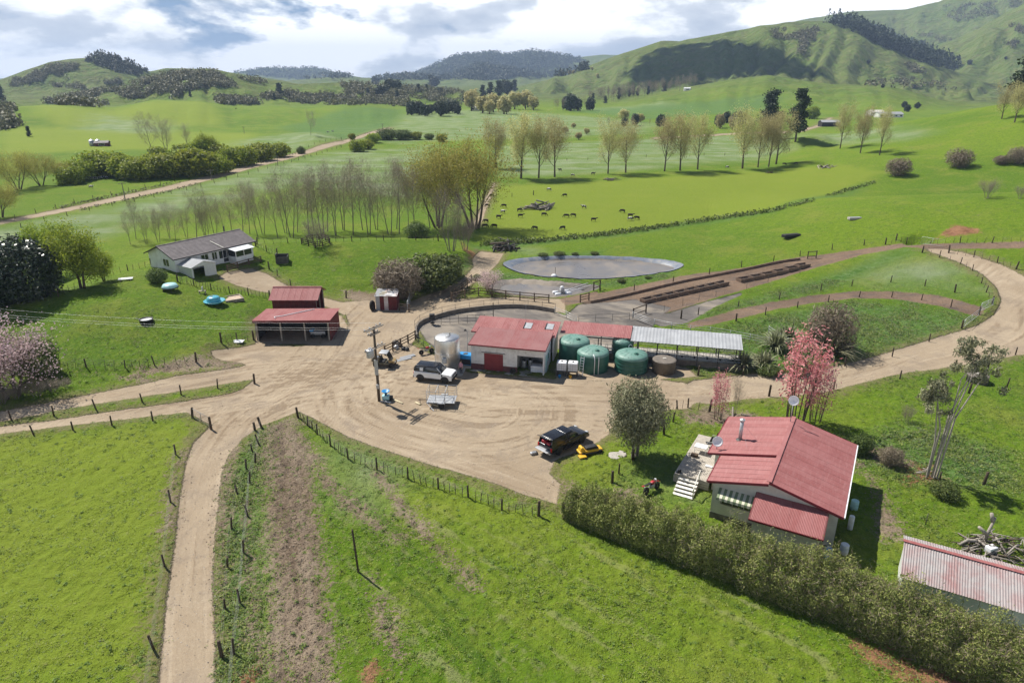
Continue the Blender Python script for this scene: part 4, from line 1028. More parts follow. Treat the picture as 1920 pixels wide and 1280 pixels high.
# ------------------------------------------------------------------ milking shed
MS = (-4.9, 75.6, rad(-13.5))
def ms(x, y): return local(*MS, x, y)
def milking_shed():
    R = thing('milking_shed', 'long white milking shed with red roofs and an open loading bay', 'milking shed', (MS[0], MS[1], -0.1), MS[2])
    W, D, H = 8.9, 4.3, 3.45
    # front block: walls with a door opening and an open bay
    m = MB(); m.bx(0, 1.6, 0, 0.14, 0.85, H); m.bx(3.95, 5.65, 0, 0.14, 0.85, H); m.bx(1.6, 3.95, 0, 0.14, 2.3, H); m.bx(5.65, 8.75, 0, 0.14, 2.35, H); m.bx(8.75, W, 0, 0.14, 0.1, H)
    m.build('front_wall', 'wall_worn', R)
    MB().bx(-0.02, 1.6, -0.03, 0.14, 0, 0.848).build('brick_base', 'base_maroon', R); MB().bx(3.95, 5.65, -0.03, 0.14, 0, 0.848).build('brick_base', 'base_maroon', R)
    m = MB()
    for x in np.arange(0.3, 8.8, 0.61):
        if 1.5 < x < 4.05: m.bx(x, x + 0.05, -0.025, 0, 2.32, H - 0.02)
        elif x > 5.6: m.bx(x, x + 0.05, -0.025, 0, 2.37, H - 0.02)
        else: m.bx(x, x + 0.05, -0.025, 0, 0.86, H - 0.02)
    m.build('cladding_batten', 'wall_worn', R)
    m = MB(); m.extr([(0.14, 0), (D, 0), (D, H + 0.32), (0.14, H + 0.0)], 0, 0.12, 'x'); m.extr([(0.14, 0), (D, 0), (D, H + 0.32), (0.14, H + 0.0)], W - 0.12, W, 'x'); m.bx(0.12, W - 0.12, D - 0.12, D, 0, H + 0.3); m.build('side_wall', 'wall_white', R)
    m = MB(); m.bx(5.3, 5.4, 0.14, D - 0.12, 0, H); m.build('inner_wall', 'wall_worn', R)
    d = MB()
    for i in range(7): d.bx(1.62, 3.93, 0.04, 0.09, 0.12 + i * 0.312, 0.12 + i * 0.312 + 0.29)
    door = d.build('roller_door', 'door_red', R); MB().bx(1.62, 3.93, 0.06, 0.085, 0.1, 2.3).build('door_core', 'door_red', door)
    MB().cyl((1.3, -0.06, 2.42), (4.2, -0.06, 2.42), 0.035, 6).build('door_track', 'steel_dark', R)
    MB().bx(-0.1, W + 0.1, -0.5, D, -0.1, 0.1).build('floor_slab', 'concrete', R)
    # roofs
    roof_sheets(R, (-0.15, -0.45, H + 0.02), (W + 0.2, -0.45, H + 0.02), (W + 0.2, D + 0.25, H + 0.42), (-0.15, D + 0.25, H + 0.42), 'roof_red_dull', 0.9, 0.15, 0.012)
    f = MB(); f.bar((-0.2, -0.48, H - 0.06), (W + 0.25, -0.48, H - 0.06), 0.04, 0.16); f.bar((W + 0.24, -0.45, H - 0.04), (W + 0.24, D + 0.25, H + 0.36), 0.04, 0.14); f.bar((-0.19, -0.45, H - 0.04), (-0.19, D + 0.25, H + 0.36), 0.04, 0.14); f.build('fascia', 'fascia_red', R)
    # back block
    m = MB(); m.bx(-0.7, -0.58, 4.5, 7.6, 0, 3.5); m.bx(-0.58, 9.2, 7.5, 7.6, 0, 3.9); m.bx(-0.58, 0.0, 4.5, 4.6, 0, 3.4); m.bx(9.08, 9.2, 4.5, 7.5, 0, 3.5); m.build('back_wall', 'wall_white', R)
    roof_sheets(R, (-1.1, 3.9, 3.46), (9.5, 3.9, 3.46), (9.5, 8.0, 4.1), (-1.1, 8.0, 4.1), 'roof_red_old', 0.9, 0.19, 0.016)
    f = MB(); f.bar((-1.15, 3.88, 3.38), (-0.2, 3.88, 3.38), 0.04, 0.15); f.bar((-1.13, 3.9, 3.38), (-1.13, 8.0, 4.0), 0.04, 0.14); f.build('fascia', 'fascia_red', R)
    for (x, y) in ((5.2, 5.6), (7.9, 5.8)):
        zz = 3.46 + (y - 3.9) * 0.156
        o = MB().add([(x, y, zz + 0.06), (x + 0.9, y, zz + 0.06), (x + 0.9, y + 1.4, zz + 0.28), (x, y + 1.4, zz + 0.28)], [(0, 1, 2, 3)]); o.build('skylight', 'galv', R)
        MB().bar((x - 0.05, y - 0.05, zz + 0.09), (x - 0.05, y + 1.4, zz + 0.3), 0.08, 0.1).build('skylight_flashing', 'black_plastic', R)
    for (x, y, h) in ((5.0, 7.7, 2.4),):
        MB().cyl((x, y, 3.9), (x, y, 3.9 + h), 0.02, 5).build('aerial_mast', 'galv', R)
    # long parlour roof in red, then in bare iron, on posts
    roof_sheets(R, (9.55, 7.05, 3.0), (18.3, 7.05, 3.0), (18.3, 10.3, 3.5), (9.55, 10.3, 3.5), 'roof_red_old', 0.84, 0.19, 0.016)
    roof_sheets(R, (18.35, 6.7, 2.85), (31.5, 6.7, 2.85), (31.5, 10.7, 3.35), (18.35, 10.7, 3.35), 'roof_zinc', 0.8, 0.40, 0.016)
    pm = MB().bx(-0.06, 0.06, -0.06, 0.06, -0.1, 2.85).mesh('post', 'steel_dark')
    for x in np.arange(12.0, 31.6, 2.4):
        link('post', pm, R, (x, 6.9, 0)); o = link('post', pm, R, (x, 10.5, 0)); o.scale = (1, 1, 1.14)
    m = MB(); m.bar((11.7, 6.9, 2.78), (31.4, 6.9, 2.78), 0.06, 0.16); m.bar((11.7, 10.5, 3.2), (31.4, 10.5, 3.2), 0.06, 0.16); m.build('roof_beam', 'steel_dark', R)
    m = MB(); m.bx(11.5, 31.4, 6.85, 6.98, 0, 0.85); m.build('nib_wall', 'concrete_dark', R)
    MB().bx(11.5, 31.6, 7.0, 11.2, -0.1, 0.35).build('parlour_floor', 'concrete', R)
    for (y, z) in ((6.85, 1.15), (6.85, 1.5), (8.6, 1.3), (8.6, 0.9), (10.6, 1.1), (10.6, 1.5)):
        MB().cyl((11.6, y, z), (31.4, y, z), 0.03, 5).build('stall_rail', 'galv', R)
    for i, x in enumerate(np.arange(12.2, 31.2, 0.75)):
        m = MB(); m.tube([(x, 8.6, 0.35), (x, 8.6, 1.5), (x + 0.25, 8.2, 1.55), (x + 0.3, 8.0, 0.8)], 0.025, 5); m.build('stall_hoop', 'galv', R)
    for i, x in enumerate(np.arange(12.6, 31, 1.5)): MB().lathe([(0.10, 0), (0.12, 0.05), (0.12, 0.22), (0.05, 0.3)], 8, (x, 7.3, 1.0)).build('milking_cup_cluster', 'black_plastic', R)
    m = MB(); m.bx(8.92, 9.0, 0.9, 1.5, 0.2, 2.2); m.build('side_door', 'teal_pale', R)
    window(R, (W, 2.2, 1.2), (0, 1, 0), 0.8, 0.9, 1, 'teal_pale', out=(1, 0, 0))
    return R
milking_shed()
def shed_things():
    z = 0.0
    # inside the open bay
    X, Y = ms(7.9, 1.2); R = thing('white_crate', 'white plastic crate stack just inside the open loading bay', 'crate', (X, Y, 0.0), MS[2])
    for i in range(3): bev(MB().bx(-0.75, 0.75, -0.5, 0.5, 0.27 * i, 0.27 * i + 0.25), 'crate', 'white_plastic', R, 0.03)
    for i, (x, y) in enumerate(((6.1, 1.9), (6.8, 2.3))):
        X, Y = ms(x, y); R = thing('grey_drum', 'grey drum standing at the back of the open loading bay', 'drum', (X, Y, 0.0), 0, 'grey drums in the loading bay')
        MB().lathe([(0.27, 0), (0.29, 0.03), (0.29, 0.3), (0.3, 0.32), (0.29, 0.34), (0.29, 0.62), (0.3, 0.64), (0.29, 0.66), (0.29, 0.9), (0.27, 0.92)], 16).build('body', 'galv', R, True); MB().lathe([(0.26, 0), (0.24, 0.02)], 16, (0, 0, 0.92)).build('lid', 'black_plastic', R)
    # spare wheel leaning on the wall
    X, Y = ms(5.2, -0.22); R = thing('spare_wheel', 'spare wheel leaning on the shed wall beside the bay', 'wheel', (X, Y, -0.05), MS[2])
    t = MB().lathe([(0.19, -0.09), (0.33, -0.1), (0.36, -0.05), (0.36, 0.05), (0.33, 0.1), (0.19, 0.09)], 20).build('tyre', 'rubber', R, True, (0, 0, 0.36)); t.rotation_euler = (rad(78), 0, 0)
    t = MB().lathe([(0.18, -0.05), (0.19, 0.0), (0.18, 0.05), (0.06, 0.03)], 16).build('rim', 'white_paint', R, True, (0, 0, 0.36)); t.rotation_euler = (rad(78), 0, 0)
    # stainless vat
    R = thing('milk_vat', 'tall stainless steel milk vat beside the milking shed', 'vat', (-7.75, 76.1, -0.1))
    MB().lathe([(1.45, 0.45), (1.5, 0.5), (1.5, 3.95), (1.47, 4.02), (1.2, 4.12), (0.6, 4.25), (0.1, 4.30)], 40).build('tank', 'stainless', R, True)
    MB().lathe([(1.515, 0), (1.52, 0.03), (1.515, 0.06)], 40, (0, 0, 2.2)).build('band', 'stainless', R, True)
    MB().lathe([(0.24, 0), (0.25, 0.12), (0.05, 0.16)], 16, (0.1, -0.35, 4.2)).build('hatch', 'galv', R); MB().cyl((0.35, 0, 4.25), (0.35, 0, 4.55), 0.05, 8).build('vent', 'steel_dark', R)
    for a in range(6):
        c, s = math.cos(a * math.pi / 3), math.sin(a * math.pi / 3); MB().cyl((1.25 * c, 1.25 * s, -0.05), (1.25 * c, 1.25 * s, 0.5), 0.07, 8).build('leg', 'steel_dark', R)
    bev(MB().bx(-0.55, 0.0, -1.62, -1.42, 1.2, 1.9), 'control_box', 'galv', R, 0.03); MB().tube([(0.9, -1.25, 0.6), (1.2, -1.5, 0.5), (1.3, -1.5, 0.0)], 0.04, 6).build('outlet_pipe', 'galv', R)
    m = MB()
    for s in (-0.2, 0.2): m.cyl((-1.53, s, 0.1), (-1.53, s, 4.2), 0.02, 5)
    for i in range(12): m.cyl((-1.53, -0.2, 0.3 + i * 0.32), (-1.53, 0.2, 0.3 + i * 0.32), 0.015, 4)
    m.build('ladder', 'galv', R)
    # slabs
    o = MB().bx(-2.6, 2.4, -1.9, 1.9, -0.08, 0.05).build('concrete_pad', 'concrete', None, False, (-8.0, 75.9, -0.06), rad(-8)); o['kind'] = 'structure'
    # blue chiller
    X, Y = ms(-1.0, 1.0); R = thing('chiller_unit', 'blue cased chiller unit between the vat and the white shed', 'chiller', (X, Y, 0.0), MS[2])
    m = MB(); m.bx(-0.75, 0.75, -0.55, -0.5, 0.25, 0.95); m.build('grille', 'black_plastic', R)
    bev(MB().bx(-0.8, 0.8, -0.5, 0.6, 0.15, 1.45), 'casing', 'blue_plastic', R, 0.03); MB().lathe([(0.3, 0), (0.3, 0.03), (0.05, 0.04)], 16, (0, 0, 1.45)).build('fan', 'steel_dark', R)
    MB().bx(-0.9, 0.9, -1.0, 0.7, -0.1, 0.15).build('plinth', 'concrete', R)
    # tanks
    def tank(x, y, r, h, ap, lab, ribs=0, grp=None, mats=('tank_green', 'tank_lid')):
        R = thing('water_tank', lab, 'water tank', (x, y, gz_at(x, y) - 0.03), 0.3, grp)
        prof = [(r * 0.985, 0)]
        if ribs:
            for i in range(ribs):
                z = h * (i + 0.5) / ribs; q = h / ribs * 0.18
                prof += [(r, z - h / ribs * 0.4), (r, z - q), (r * 1.025, z), (r, z + q)]
        prof += [(r, 0.05 if not ribs else h - 0.12), (r, h - 0.06), (r * 0.985, h)]
        MB().lathe(prof, 40).build('body', mats[0], R, True)
        lid = [(r * 1.005, 0), (r, 0.04)] + [(r * math.cos(t * math.pi / 2), 0.04 + ap * math.sin(t * math.pi / 2) ** 0.9) for t in np.linspace(0.12, 0.97, 9)]
        L = MB().lathe(lid, 40, (0, 0, h)).build('roof', mats[1], R, True)
        m = MB()
        for k in range(12):
            a = 2 * math.pi * k / 12
            m.tube([(r * q * math.cos(a), r * q * math.sin(a), h + 0.05 + ap * math.sqrt(max(0, 1 - q * q)) ** 0.9 + 0.0) for q in (0.97, 0.75, 0.5, 0.3)], 0.03, 4)
        m.build('roof_rib', mats[1], L, True)
        MB().lathe([(0.26, 0), (0.28, 0.1), (0.22, 0.16), (0.03, 0.18)], 16, (0.1, -r * 0.45, h + ap * 0.87)).build('hatch', mats[0], L, True)
        for k in (-0.55, 0.35): MB().cyl((r * k, -r * 0.62, h + ap * 0.5), (r * k, -r * 0.62, h + ap * 0.66), 0.07, 8).build('inlet', 'black_plastic', L)
        return R
    tank(7.7, 78.35, 1.88, 2.5, 0.62, 'smooth green water tank against the shed, behind the twin-pipe tank')
    R = tank(9.75, 76.0, 1.92, 2.1, 0.62, 'green water tank with two white overflow pipes and a ladder')
    for x in (-0.62, -0.1):
        MB().tube([(x, -1.93, 0.0), (x, -1.95, 1.9), (x, -1.9, 2.2), (x, -1.5, 2.5)], 0.045, 6).build('overflow_pipe', 'white_plastic', R, True)
    R = tank(13.8, 79.0, 1.32, 2.3, 0.55, 'narrow ribbed green tank with white pipe under the iron roof', 5)
    MB().tube([(0.1, -1.35, 1.0), (0.1, -1.4, 2.2), (0.4, -1.3, 2.3), (0.75, -1.2, 1.9)], 0.06, 6).build('overflow_pipe', 'white_plastic', R, True)
    tank(14.35, 75.65, 1.95, 1.8, 0.62, 'ribbed wide green tank with flattened top nearest the concrete tank', 4)
    # concrete tank
    def ctank(x, y, r, h, lab):
        R = thing('concrete_tank', lab, 'tank', (x, y, gz_at(x, y) - 0.03))
        MB().lathe([(r, 0), (r, h - 0.1), (r * 1.02, h - 0.08), (r * 1.02, h)], 32).build('body', 'concrete_dark', R, True); MB().lathe([(r * 0.98, 0), (r * 0.9, 0.05), (0.1, 0.1)], 32, (0, 0, h)).build('lid', 'concrete_dark', R)
        MB().bx(-0.2, 0.2, -0.15, 0.25, h + 0.05, h + 0.15).build('hatch', 'concrete', R)
    ctank(18.2, 75.1, 1.38, 1.6, 'weathered brown concrete tank beside the ribbed green tank')
    p = G(1843, 722); ctank(p.x, p.y + 1.1, 1.1, 0.85, 'low round concrete trough tank in the rough paddock by the road')
    # IBC totes
    for i, x in enumerate((5.75, 7.05)):
        R = thing('bulk_container', 'white caged bulk liquid container on a dark stand', 'container', (x + 0.15, 74.15 - i * 0.22, gz_at(x, 74) - 0.02), rad(-10), 'twin bulk containers by the green tanks')
        bev(MB().bx(-0.55, 0.55, -0.5, 0.5, 0.72, 1.72), 'bottle', 'white_plastic', R, 0.08, 3); MB().lathe([(0.12, 0), (0.12, 0.06), (0.02, 0.07)], 12, (0, 0, 1.72)).build('cap', 'black_plastic', R)
        m = MB()
        for z in (0.75, 1.05, 1.35, 1.65): m.tube([(-0.58, -0.53, z), (0.58, -0.53, z), (0.58, 0.53, z), (-0.58, 0.53, z), (-0.58, -0.53, z)], 0.014, 4)
        for x2 in np.linspace(-0.58, 0.58, 5): m.cyl((x2, -0.53, 0.7), (x2, -0.53, 1.7), 0.014, 4); m.cyl((x2, 0.53, 0.7), (x2, 0.53, 1.7), 0.014, 4)
        for y2 in np.linspace(-0.4, 0.4, 4): m.cyl((-0.58, y2, 0.7), (-0.58, y2, 1.7), 0.014, 4); m.cyl((0.58, y2, 0.7), (0.58, y2, 1.7), 0.014, 4)
        m.build('cage', 'galv', R); MB().bx(-0.6, 0.6, -0.55, 0.55, 0.6, 0.7).build('pallet', 'steel_dark', R)
        for sx in (-0.5, 0.5):
            for sy in (-0.45, 0.45): MB().bx(sx - 0.07, sx + 0.07, sy - 0.07, sy + 0.07, 0, 0.6).build('leg', 'steel_dark', R)
    R = thing('step_ladder', 'white aluminium ladder leaning against the green tank', 'ladder', (8.1, 73.75, gz_at(8, 73.7)), rad(-25))
    for s in (-0.25, 0.25): MB().bar((s, 0, 0), (s * 0.8, 0.55, 2.25), 0.05, 0.06).build('stile', 'white_plastic', R)
    for i in range(7):
        t = (i + 0.7) / 7.3; MB().bar((-0.24, 0.55 * t, 2.25 * t), (0.24, 0.55 * t, 2.25 * t), 0.05, 0.04).build('rung', 'white_plastic', R)
    R = thing('yellow_bucket', 'small yellow bucket on the ground by the bulk containers', 'bucket', (6.85, 73.1, gz_at(6.8, 73)))
    MB().lathe([(0.15, 0), (0.2, 0.33), (0.21, 0.34), (0.19, 0.33), (0.14, 0.04)], 14).build('pail', 'yellow_paint', R, True); MB().tube([(-0.2, 0, 0.33), (0, 0.05, 0.5), (0.2, 0, 0.33)], 0.01, 4).build('handle', 'wire', R)
    R = thing('blue_bucket', 'small blue bucket in the shade under the bulk containers', 'bucket', (5.6, 73.25, gz_at(5.6, 73.2)))
    MB().lathe([(0.14, 0), (0.18, 0.3), (0.19, 0.31), (0.17, 0.3), (0.13, 0.04)], 14).build('pail', 'blue_plastic', R, True); MB().tube([(-0.18, 0, 0.3), (0, -0.05, 0.2), (0.18, 0, 0.3)], 0.01, 4).build('handle', 'wire', R)
shed_things()

# ------------------------------------------------------------------ barns on the left
def barns():
    z0 = gz_at(-29, 86) - 0.05
    R = thing('implement_shed', 'low red implement shed with three open bays facing the yard', 'shed', (-34.0, 85.1, z0), rad(1.2))
    W, D = 9.7, 5.4; hf, hb = 3.1, 2.75
    roof_sheets(R, (-0.25, -0.45, hf), (W + 0.3, -0.45, hf), (W + 0.3, D + 0.2, hb), (-0.25, D + 0.2, hb), 'roof_red_old', 0.84, 0.19, 0.018)
    m = MB(); m.bx(-0.2, W + 0.25, -0.48, -0.42, hf - 0.35, hf - 0.03); m.build('fascia', 'barn_red', R)
    m = MB(); m.add([(W, 0, 0), (W, D, 0), (W, D, hb - 0.08), (W, 0, hf - 0.12), (W + 0.08, 0, 0), (W + 0.08, D, 0), (W + 0.08, D, hb - 0.08), (W + 0.08, 0, hf - 0.12)], [(0, 1, 2, 3), (7, 6, 5, 4), (0, 4, 5, 1), (1, 5, 6, 2), (2, 6, 7, 3), (3, 7, 4, 0)])
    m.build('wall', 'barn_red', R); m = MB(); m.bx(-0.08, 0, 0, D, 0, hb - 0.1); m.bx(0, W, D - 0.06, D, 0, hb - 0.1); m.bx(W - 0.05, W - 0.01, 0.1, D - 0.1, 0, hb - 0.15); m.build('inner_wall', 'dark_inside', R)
    for x in (0.1, 3.25, 6.4, 9.55):
        MB().bx(x - 0.09, x + 0.09, -0.08, 0.1, -0.1, hf - 0.15).build('post', 'timber_grey', R)
    m = MB()
    for x in (0.1, 3.25, 6.4, 9.55): m.bar((x, 0, hf - 0.22), (x, D, hb - 0.2), 0.07, 0.14)
    m.build('rafter', 'timber_grey', R)
    m = MB(); m.tube([(2.6, 0.4, hf + 0.03), (2.3, 0.9, hf + 0.05), (3.2, 1.6, hf - 0.03), (6.6, 5.0, hb + 0.1)], 0.06, 6); m.build('downpipe', 'white_plastic', R, True)
    def L(x, y): return local(-34.0, 85.1, rad(1.2), x, y)
    X, Y = L(7.8, 1.5); T = thing('machine_frame', 'blue grey machine stored inside the open implement shed', 'machine', (X, Y, z0))
    bev(MB().bx(-1.0, 1.0, -0.45, 0.45, 0.45, 0.95), 'body', 'galv', T, 0.05); bev(MB().bx(-1.1, -0.6, -0.5, 0.5, 0.95, 1.15), 'hood', 'blue_plastic', T, 0.04)
    for s in (-1, 1):
        for k in (-0.7, 0.7):
            o = MB().lathe([(0.15, -0.1), (0.3, -0.1), (0.33, 0), (0.3, 0.1), (0.15, 0.1)], 14).build('wheel', 'rubber', T, True, (k, 0.5 * s, 0.33)); o.rotation_euler = (rad(90), 0, 0)
    z1 = gz_at(-31, 95) - 0.05
    R = thing('hay_barn', 'red gabled hay barn with an open end behind the implement shed', 'barn', (-34.5, 93.5, z1))
    W, D = 6.3, 4.2; he, hr = 3.3, 4.35
    for s, (ya, za, yb, zb) in enumerate(((-0.45, he - 0.2, D / 2, hr), (D + 0.45, he - 0.2, D / 2, hr))):
        roof_sheets(R, (-0.35, ya, za), (W + 0.45, ya, za), (W + 0.45, yb, zb), (-0.35, yb, zb), 'roof_red_old', 0.84, 0.19, 0.018)
    MB().bar((-0.36, D / 2, hr + 0.03), (W + 0.46, D / 2, hr + 0.03), 0.3, 0.04).build('ridge_cap', 'roof_red_old', R)
    m = MB(); m.bx(0, W, 0, 0.08, -0.1, he); m.bx(0, W, D - 0.08, D, -0.1, he); m.build('wall', 'barn_red', R)
    for i in range(20): MB().bx(0.02 + i * 0.315, 0.3 + i * 0.315, -0.03, 0, 0, he - 0.02).build('wall_board', 'barn_red', R)
    m = MB(); m.extr([(0.08, -0.1), (D - 0.08, -0.1), (D - 0.08, he), (D / 2, hr - 0.1), (0.08, he)], -0.02, 0.06, 'x'); m.build('gable_wall', 'barn_red', R)
    for y in (0.15, D / 2, D - 0.15): MB().bx(W - 0.12, W, y - 0.08, y + 0.08, -0.1, he if y != D / 2 else hr - 0.15).build('post', 'timber_grey', R)
    T = thing('wrapped_bale', 'pale wrapped bale just inside the open end of the hay barn', 'bale', (-28.75, 95.0, z1)); o = MB().lathe([(0.3, -0.62), (0.58, -0.62), (0.62, -0.55), (0.62, 0.55), (0.58, 0.62), (0.3, 0.62)], 20).build('wrap', 'teal_pale', T, True, (0, 0, 0.62)); o.rotation_euler = (rad(90), 0, 0)
    MB().lathe([(0.25, -0.63), (0.25, 0.63)], 12).build('end_twist', 'teal_pale', o)
    # shanty
    z2 = gz_at(-19, 98.6) - 0.05
    R = thing('tin_shanty', 'small rusty tin shed with patched roof beside the bush', 'shed', (-20.55, 98.0, z2))
    W, D = 3.15, 2.6
    n = 5
    for i in range(n):
        x0, x1 = -0.12 + i * (W + 0.24) / n, -0.12 + (i + 1) * (W + 0.24) / n
        MB().corr((x0, -0.2, 2.3 + 0.01 * (i % 2)), (x1, -0.2, 2.3 + 0.01 * (i % 2)), (x1, D + 0.15, 2.62), (x0, D + 0.15, 2.62), 0.12, 0.014).build('roof_sheet', 'roof_zinc' if i < 2 else 'roof_rust', R)
    for i in range(5):
        x0 = i * W / 5; MB().bx(x0 + 0.01, x0 + W / 5 - 0.01, -0.02 if i % 2 else 0.0, 0.05, -0.05, 2.28).build('wall_sheet', ('roof_zinc', 'barn_red', 'roof_rust', 'barn_red', 'barn_red')[i], R)
    m = MB(); m.bx(0, 0.05, 0.05, D, -0.05, 2.4); m.bx(W - 0.05, W, 0.05, D, -0.05, 2.4); m.bx(0.05, W - 0.05, D - 0.05, D, -0.05, 2.55); m.build('wall', 'barn_red', R)
    rr = random.Random(4)
    for i in range(7):
        x, y = 1.2 + rr.uniform(-0.3, 1.0), rr.uniform(-0.1, 1.8); z = 2.34 + y * 0.125
        T = MB().bar((x - 0.5, y, z + 0.02 + i * 0.012), (x + rr.uniform(0.2, 0.6), y + rr.uniform(-0.5, 0.5), z + 0.03 + i * 0.012), 0.16, 0.03).build('loose_board', 'plank' if i % 2 else 'white_plastic', R)
    T = thing('old_tyre', 'old tractor tyre leaning on the tin shed', 'tyre', (-21.1, 98.1, z2)); o = MB().lathe([(0.42, -0.16), (0.72, -0.18), (0.8, -0.1), (0.8, 0.1), (0.72, 0.18), (0.42, 0.16)], 22).build('tyre', 'rubber', T, True, (0, 0, 0.72)); o.rotation_euler = (rad(10), rad(82), 0)
    o2 = MB().lathe([(0.41, -0.08), (0.43, 0), (0.41, 0.08), (0.1, 0.02)], 16).build('rim', 'roof_rust', T, True, (0, 0, 0.72)); o2.rotation_euler = (rad(10), rad(82), 0)
barns()

# ------------------------------------------------------------------ white house on the rise, with its garage
def white_house():
    a = hit([(331, 511), (476, 480), (290, 499)]); o = Vector((a[0, 0], a[0, 1], 0)); ang = math.atan2(a[1, 1] - a[0, 1], a[1, 0] - a[0, 0]); L = math.hypot(*(a[1] - a[0])); D = 7.2
    cx, cy = local(a[0, 0], a[0, 1], ang, L / 2, D / 2); z0 = gz_at(cx, cy) - 0.3
    zmin = min(gz_at(*local(a[0, 0], a[0, 1], ang, x, y)) for x in (0, L) for y in (0, D)) - 0.1
    R = thing('white_house', 'long white bungalow with brown tiled roof on the grassy rise', 'house', (a[0, 0], a[0, 1], z0), ang)
    H = 2.65; hr = H + 1.5; dz = zmin - z0
    m = MB(); m.extr([(0, dz), (D, dz), (D, H), (D / 2, hr - 0.1), (0, H)], 0, L, 'x'); m.build('wall', 'wall_white', R)
    n = 13
    for sgn in (0, 1):
        for i in range(n):
            t0, t1 = i / n, (i + 1) / n; e = 0.5
            ya, yb = -e + (D / 2 + e) * t0, -e + (D / 2 + e) * t1
            za, zb = H - 0.15 + (hr - H + 0.15) * t0, H - 0.15 + (hr - H + 0.15) * t1
            if sgn: ya, yb = D - ya, D - yb
            m = MB(); m.add([(-0.5, ya, za + 0.035), (L + 0.5, ya, za + 0.035), (L + 0.5, yb, zb), (-0.5, yb, zb), (-0.5, ya, za - 0.03), (L + 0.5, ya, za - 0.03), (L + 0.5, yb, zb - 0.03), (-0.5, yb, zb - 0.03)], [(0, 1, 2, 3), (7, 6, 5, 4), (0, 4, 5, 1), (1, 5, 6, 2), (3, 7, 4, 0)])
            m.build('tile_course', 'tile_brown', R)
    MB().bar((-0.5, D / 2, hr + 0.02), (L + 0.5, D / 2, hr + 0.02), 0.25, 0.08).build('ridge_cap', 'tile_brown', R)
    f = MB(); f.bar((-0.5, -0.53, H - 0.2), (L + 0.5, -0.53, H - 0.2), 0.06, 0.16); f.bar((-0.5, -0.5, H - 0.2), (-0.5, D / 2, hr - 0.08), 0.05, 0.16); f.bar((-0.5, D + 0.5, H - 0.2), (-0.5, D / 2, hr - 0.08), 0.05, 0.16); f.build('fascia', 'black_plastic', R)
    window(R, (0, 1.6, 1.0), (0, 1, 0), 1.6, 1.1, 2, 'white_paint', out=(-1, 0, 0))
    for x, w, h in ((4.6, 1.3, 0.9), (6.6, 0.9, 1.2), (7.9, 1.4, 1.3)): window(R, (x, 0, 2.1 - h), (1, 0, 0), w, h, 2, 'white_paint', out=(0, -1, 0))
    window(R, (L - 3.2, 0, 0.9), (1, 0, 0), 2.2, 1.2, 3, 'white_paint', out=(0, -1, 0))
    # glazed porch
    px = 9.6
    MB().bx(px, px + 3.3, -2.1, 0, dz, 1.0).build('porch_wall', 'wall_white', R); MB().bx(px + 0.05, px + 3.25, -2.05, 0, 1.0, 2.05).build('porch_glazing', 'glass', R)
    m = MB()
    for x in (0, 1.6, 3.2): m.bx(px + x, px + x + 0.1, -2.1, -2.0, 1.0, 2.1)
    m.build('porch_post', 'white_paint', R); m = MB(); m.poly([(px - 0.3, -2.5, 2.12), (px + 3.6, -2.5, 2.12), (px + 3.6, 0.05, 2.42), (px - 0.3, 0.05, 2.42)], 0.08); m.build('porch_roof', 'white_plastic', R)
    MB().bx(px - 0.95, px - 0.05, -0.05, 0.03, 0.1, 2.1).build('door', 'glass', R)
    MB().cyl((L * 0.86, D * 0.62, hr - 0.5), (L * 0.86, D * 0.62, hr + 0.9), 0.13, 10).build('flue', 'steel_dark', R)
    m = MB(); m.bar((8.6, -0.45, H - 0.02), (7.9, 1.9, H + 0.95), 0.2, 0.04); m.build('roof_pipe', 'wall_cream', R)
    # garage
    b = hit([(362, 522), (407, 514)]); ang2 = math.atan2(b[1, 1] - b[0, 1], b[1, 0] - b[0, 0]); W2 = math.hypot(*(b[1] - b[0])); D2 = 5.6
    cz = min(gz_at(*local(b[0, 0], b[0, 1], ang2, x, y)) for x in (0, W2) for y in (0, D2))
    R = thing('garage', 'pale gabled garage with open dark doorway beside the white house', 'garage', (b[0, 0], b[0, 1], cz - 0.05), ang2)
    h, r_ = 2.1, 2.75
    dw0, dw1 = 0.25, W2 * 0.52
    m = MB(); m.bx(0, dw0, 0, 0.08, 0, h); m.bx(dw1, W2, 0, 0.08, 0, h); m.bx(dw0, dw1, 0, 0.08, 1.95, h); m.extr([(0, h), (W2, h), (W2 / 2, r_ - 0.05)], 0, 0.08, 'y'); m.bx(0, 0.08, 0.08, D2, 0, h); m.bx(W2 - 0.08, W2, 0.08, D2, 0, h); m.extr([(0, 0), (W2, 0), (W2, h), (W2 / 2, r_ - 0.05), (0, h)], D2 - 0.08, D2, 'y'); m.build('wall', 'wall_garage', R)
    for s in (0, 1):
        x0 = -0.2 if not s else W2 + 0.2
        roof_sheets(R, (x0, -0.2, h - 0.07), (x0, D2 + 0.15, h - 0.07), (W2 / 2, D2 + 0.15, r_), (W2 / 2, -0.2, r_), 'roof_zinc', 0.85, 0.2, 0.014)
    MB().bx(0.1, W2 - 0.1, 0.1, D2 - 0.1, -0.05, 0.03).build('floor', 'concrete', R)
    m = MB()
    for i in range(9): m.bx(dw1 + 0.1 + i * 0.2, dw1 + 0.26 + i * 0.2, -0.02, 0, 0.02, h - 0.03)
    m.build('cladding_rib', 'wall_garage', R)
    return z0
white_house()
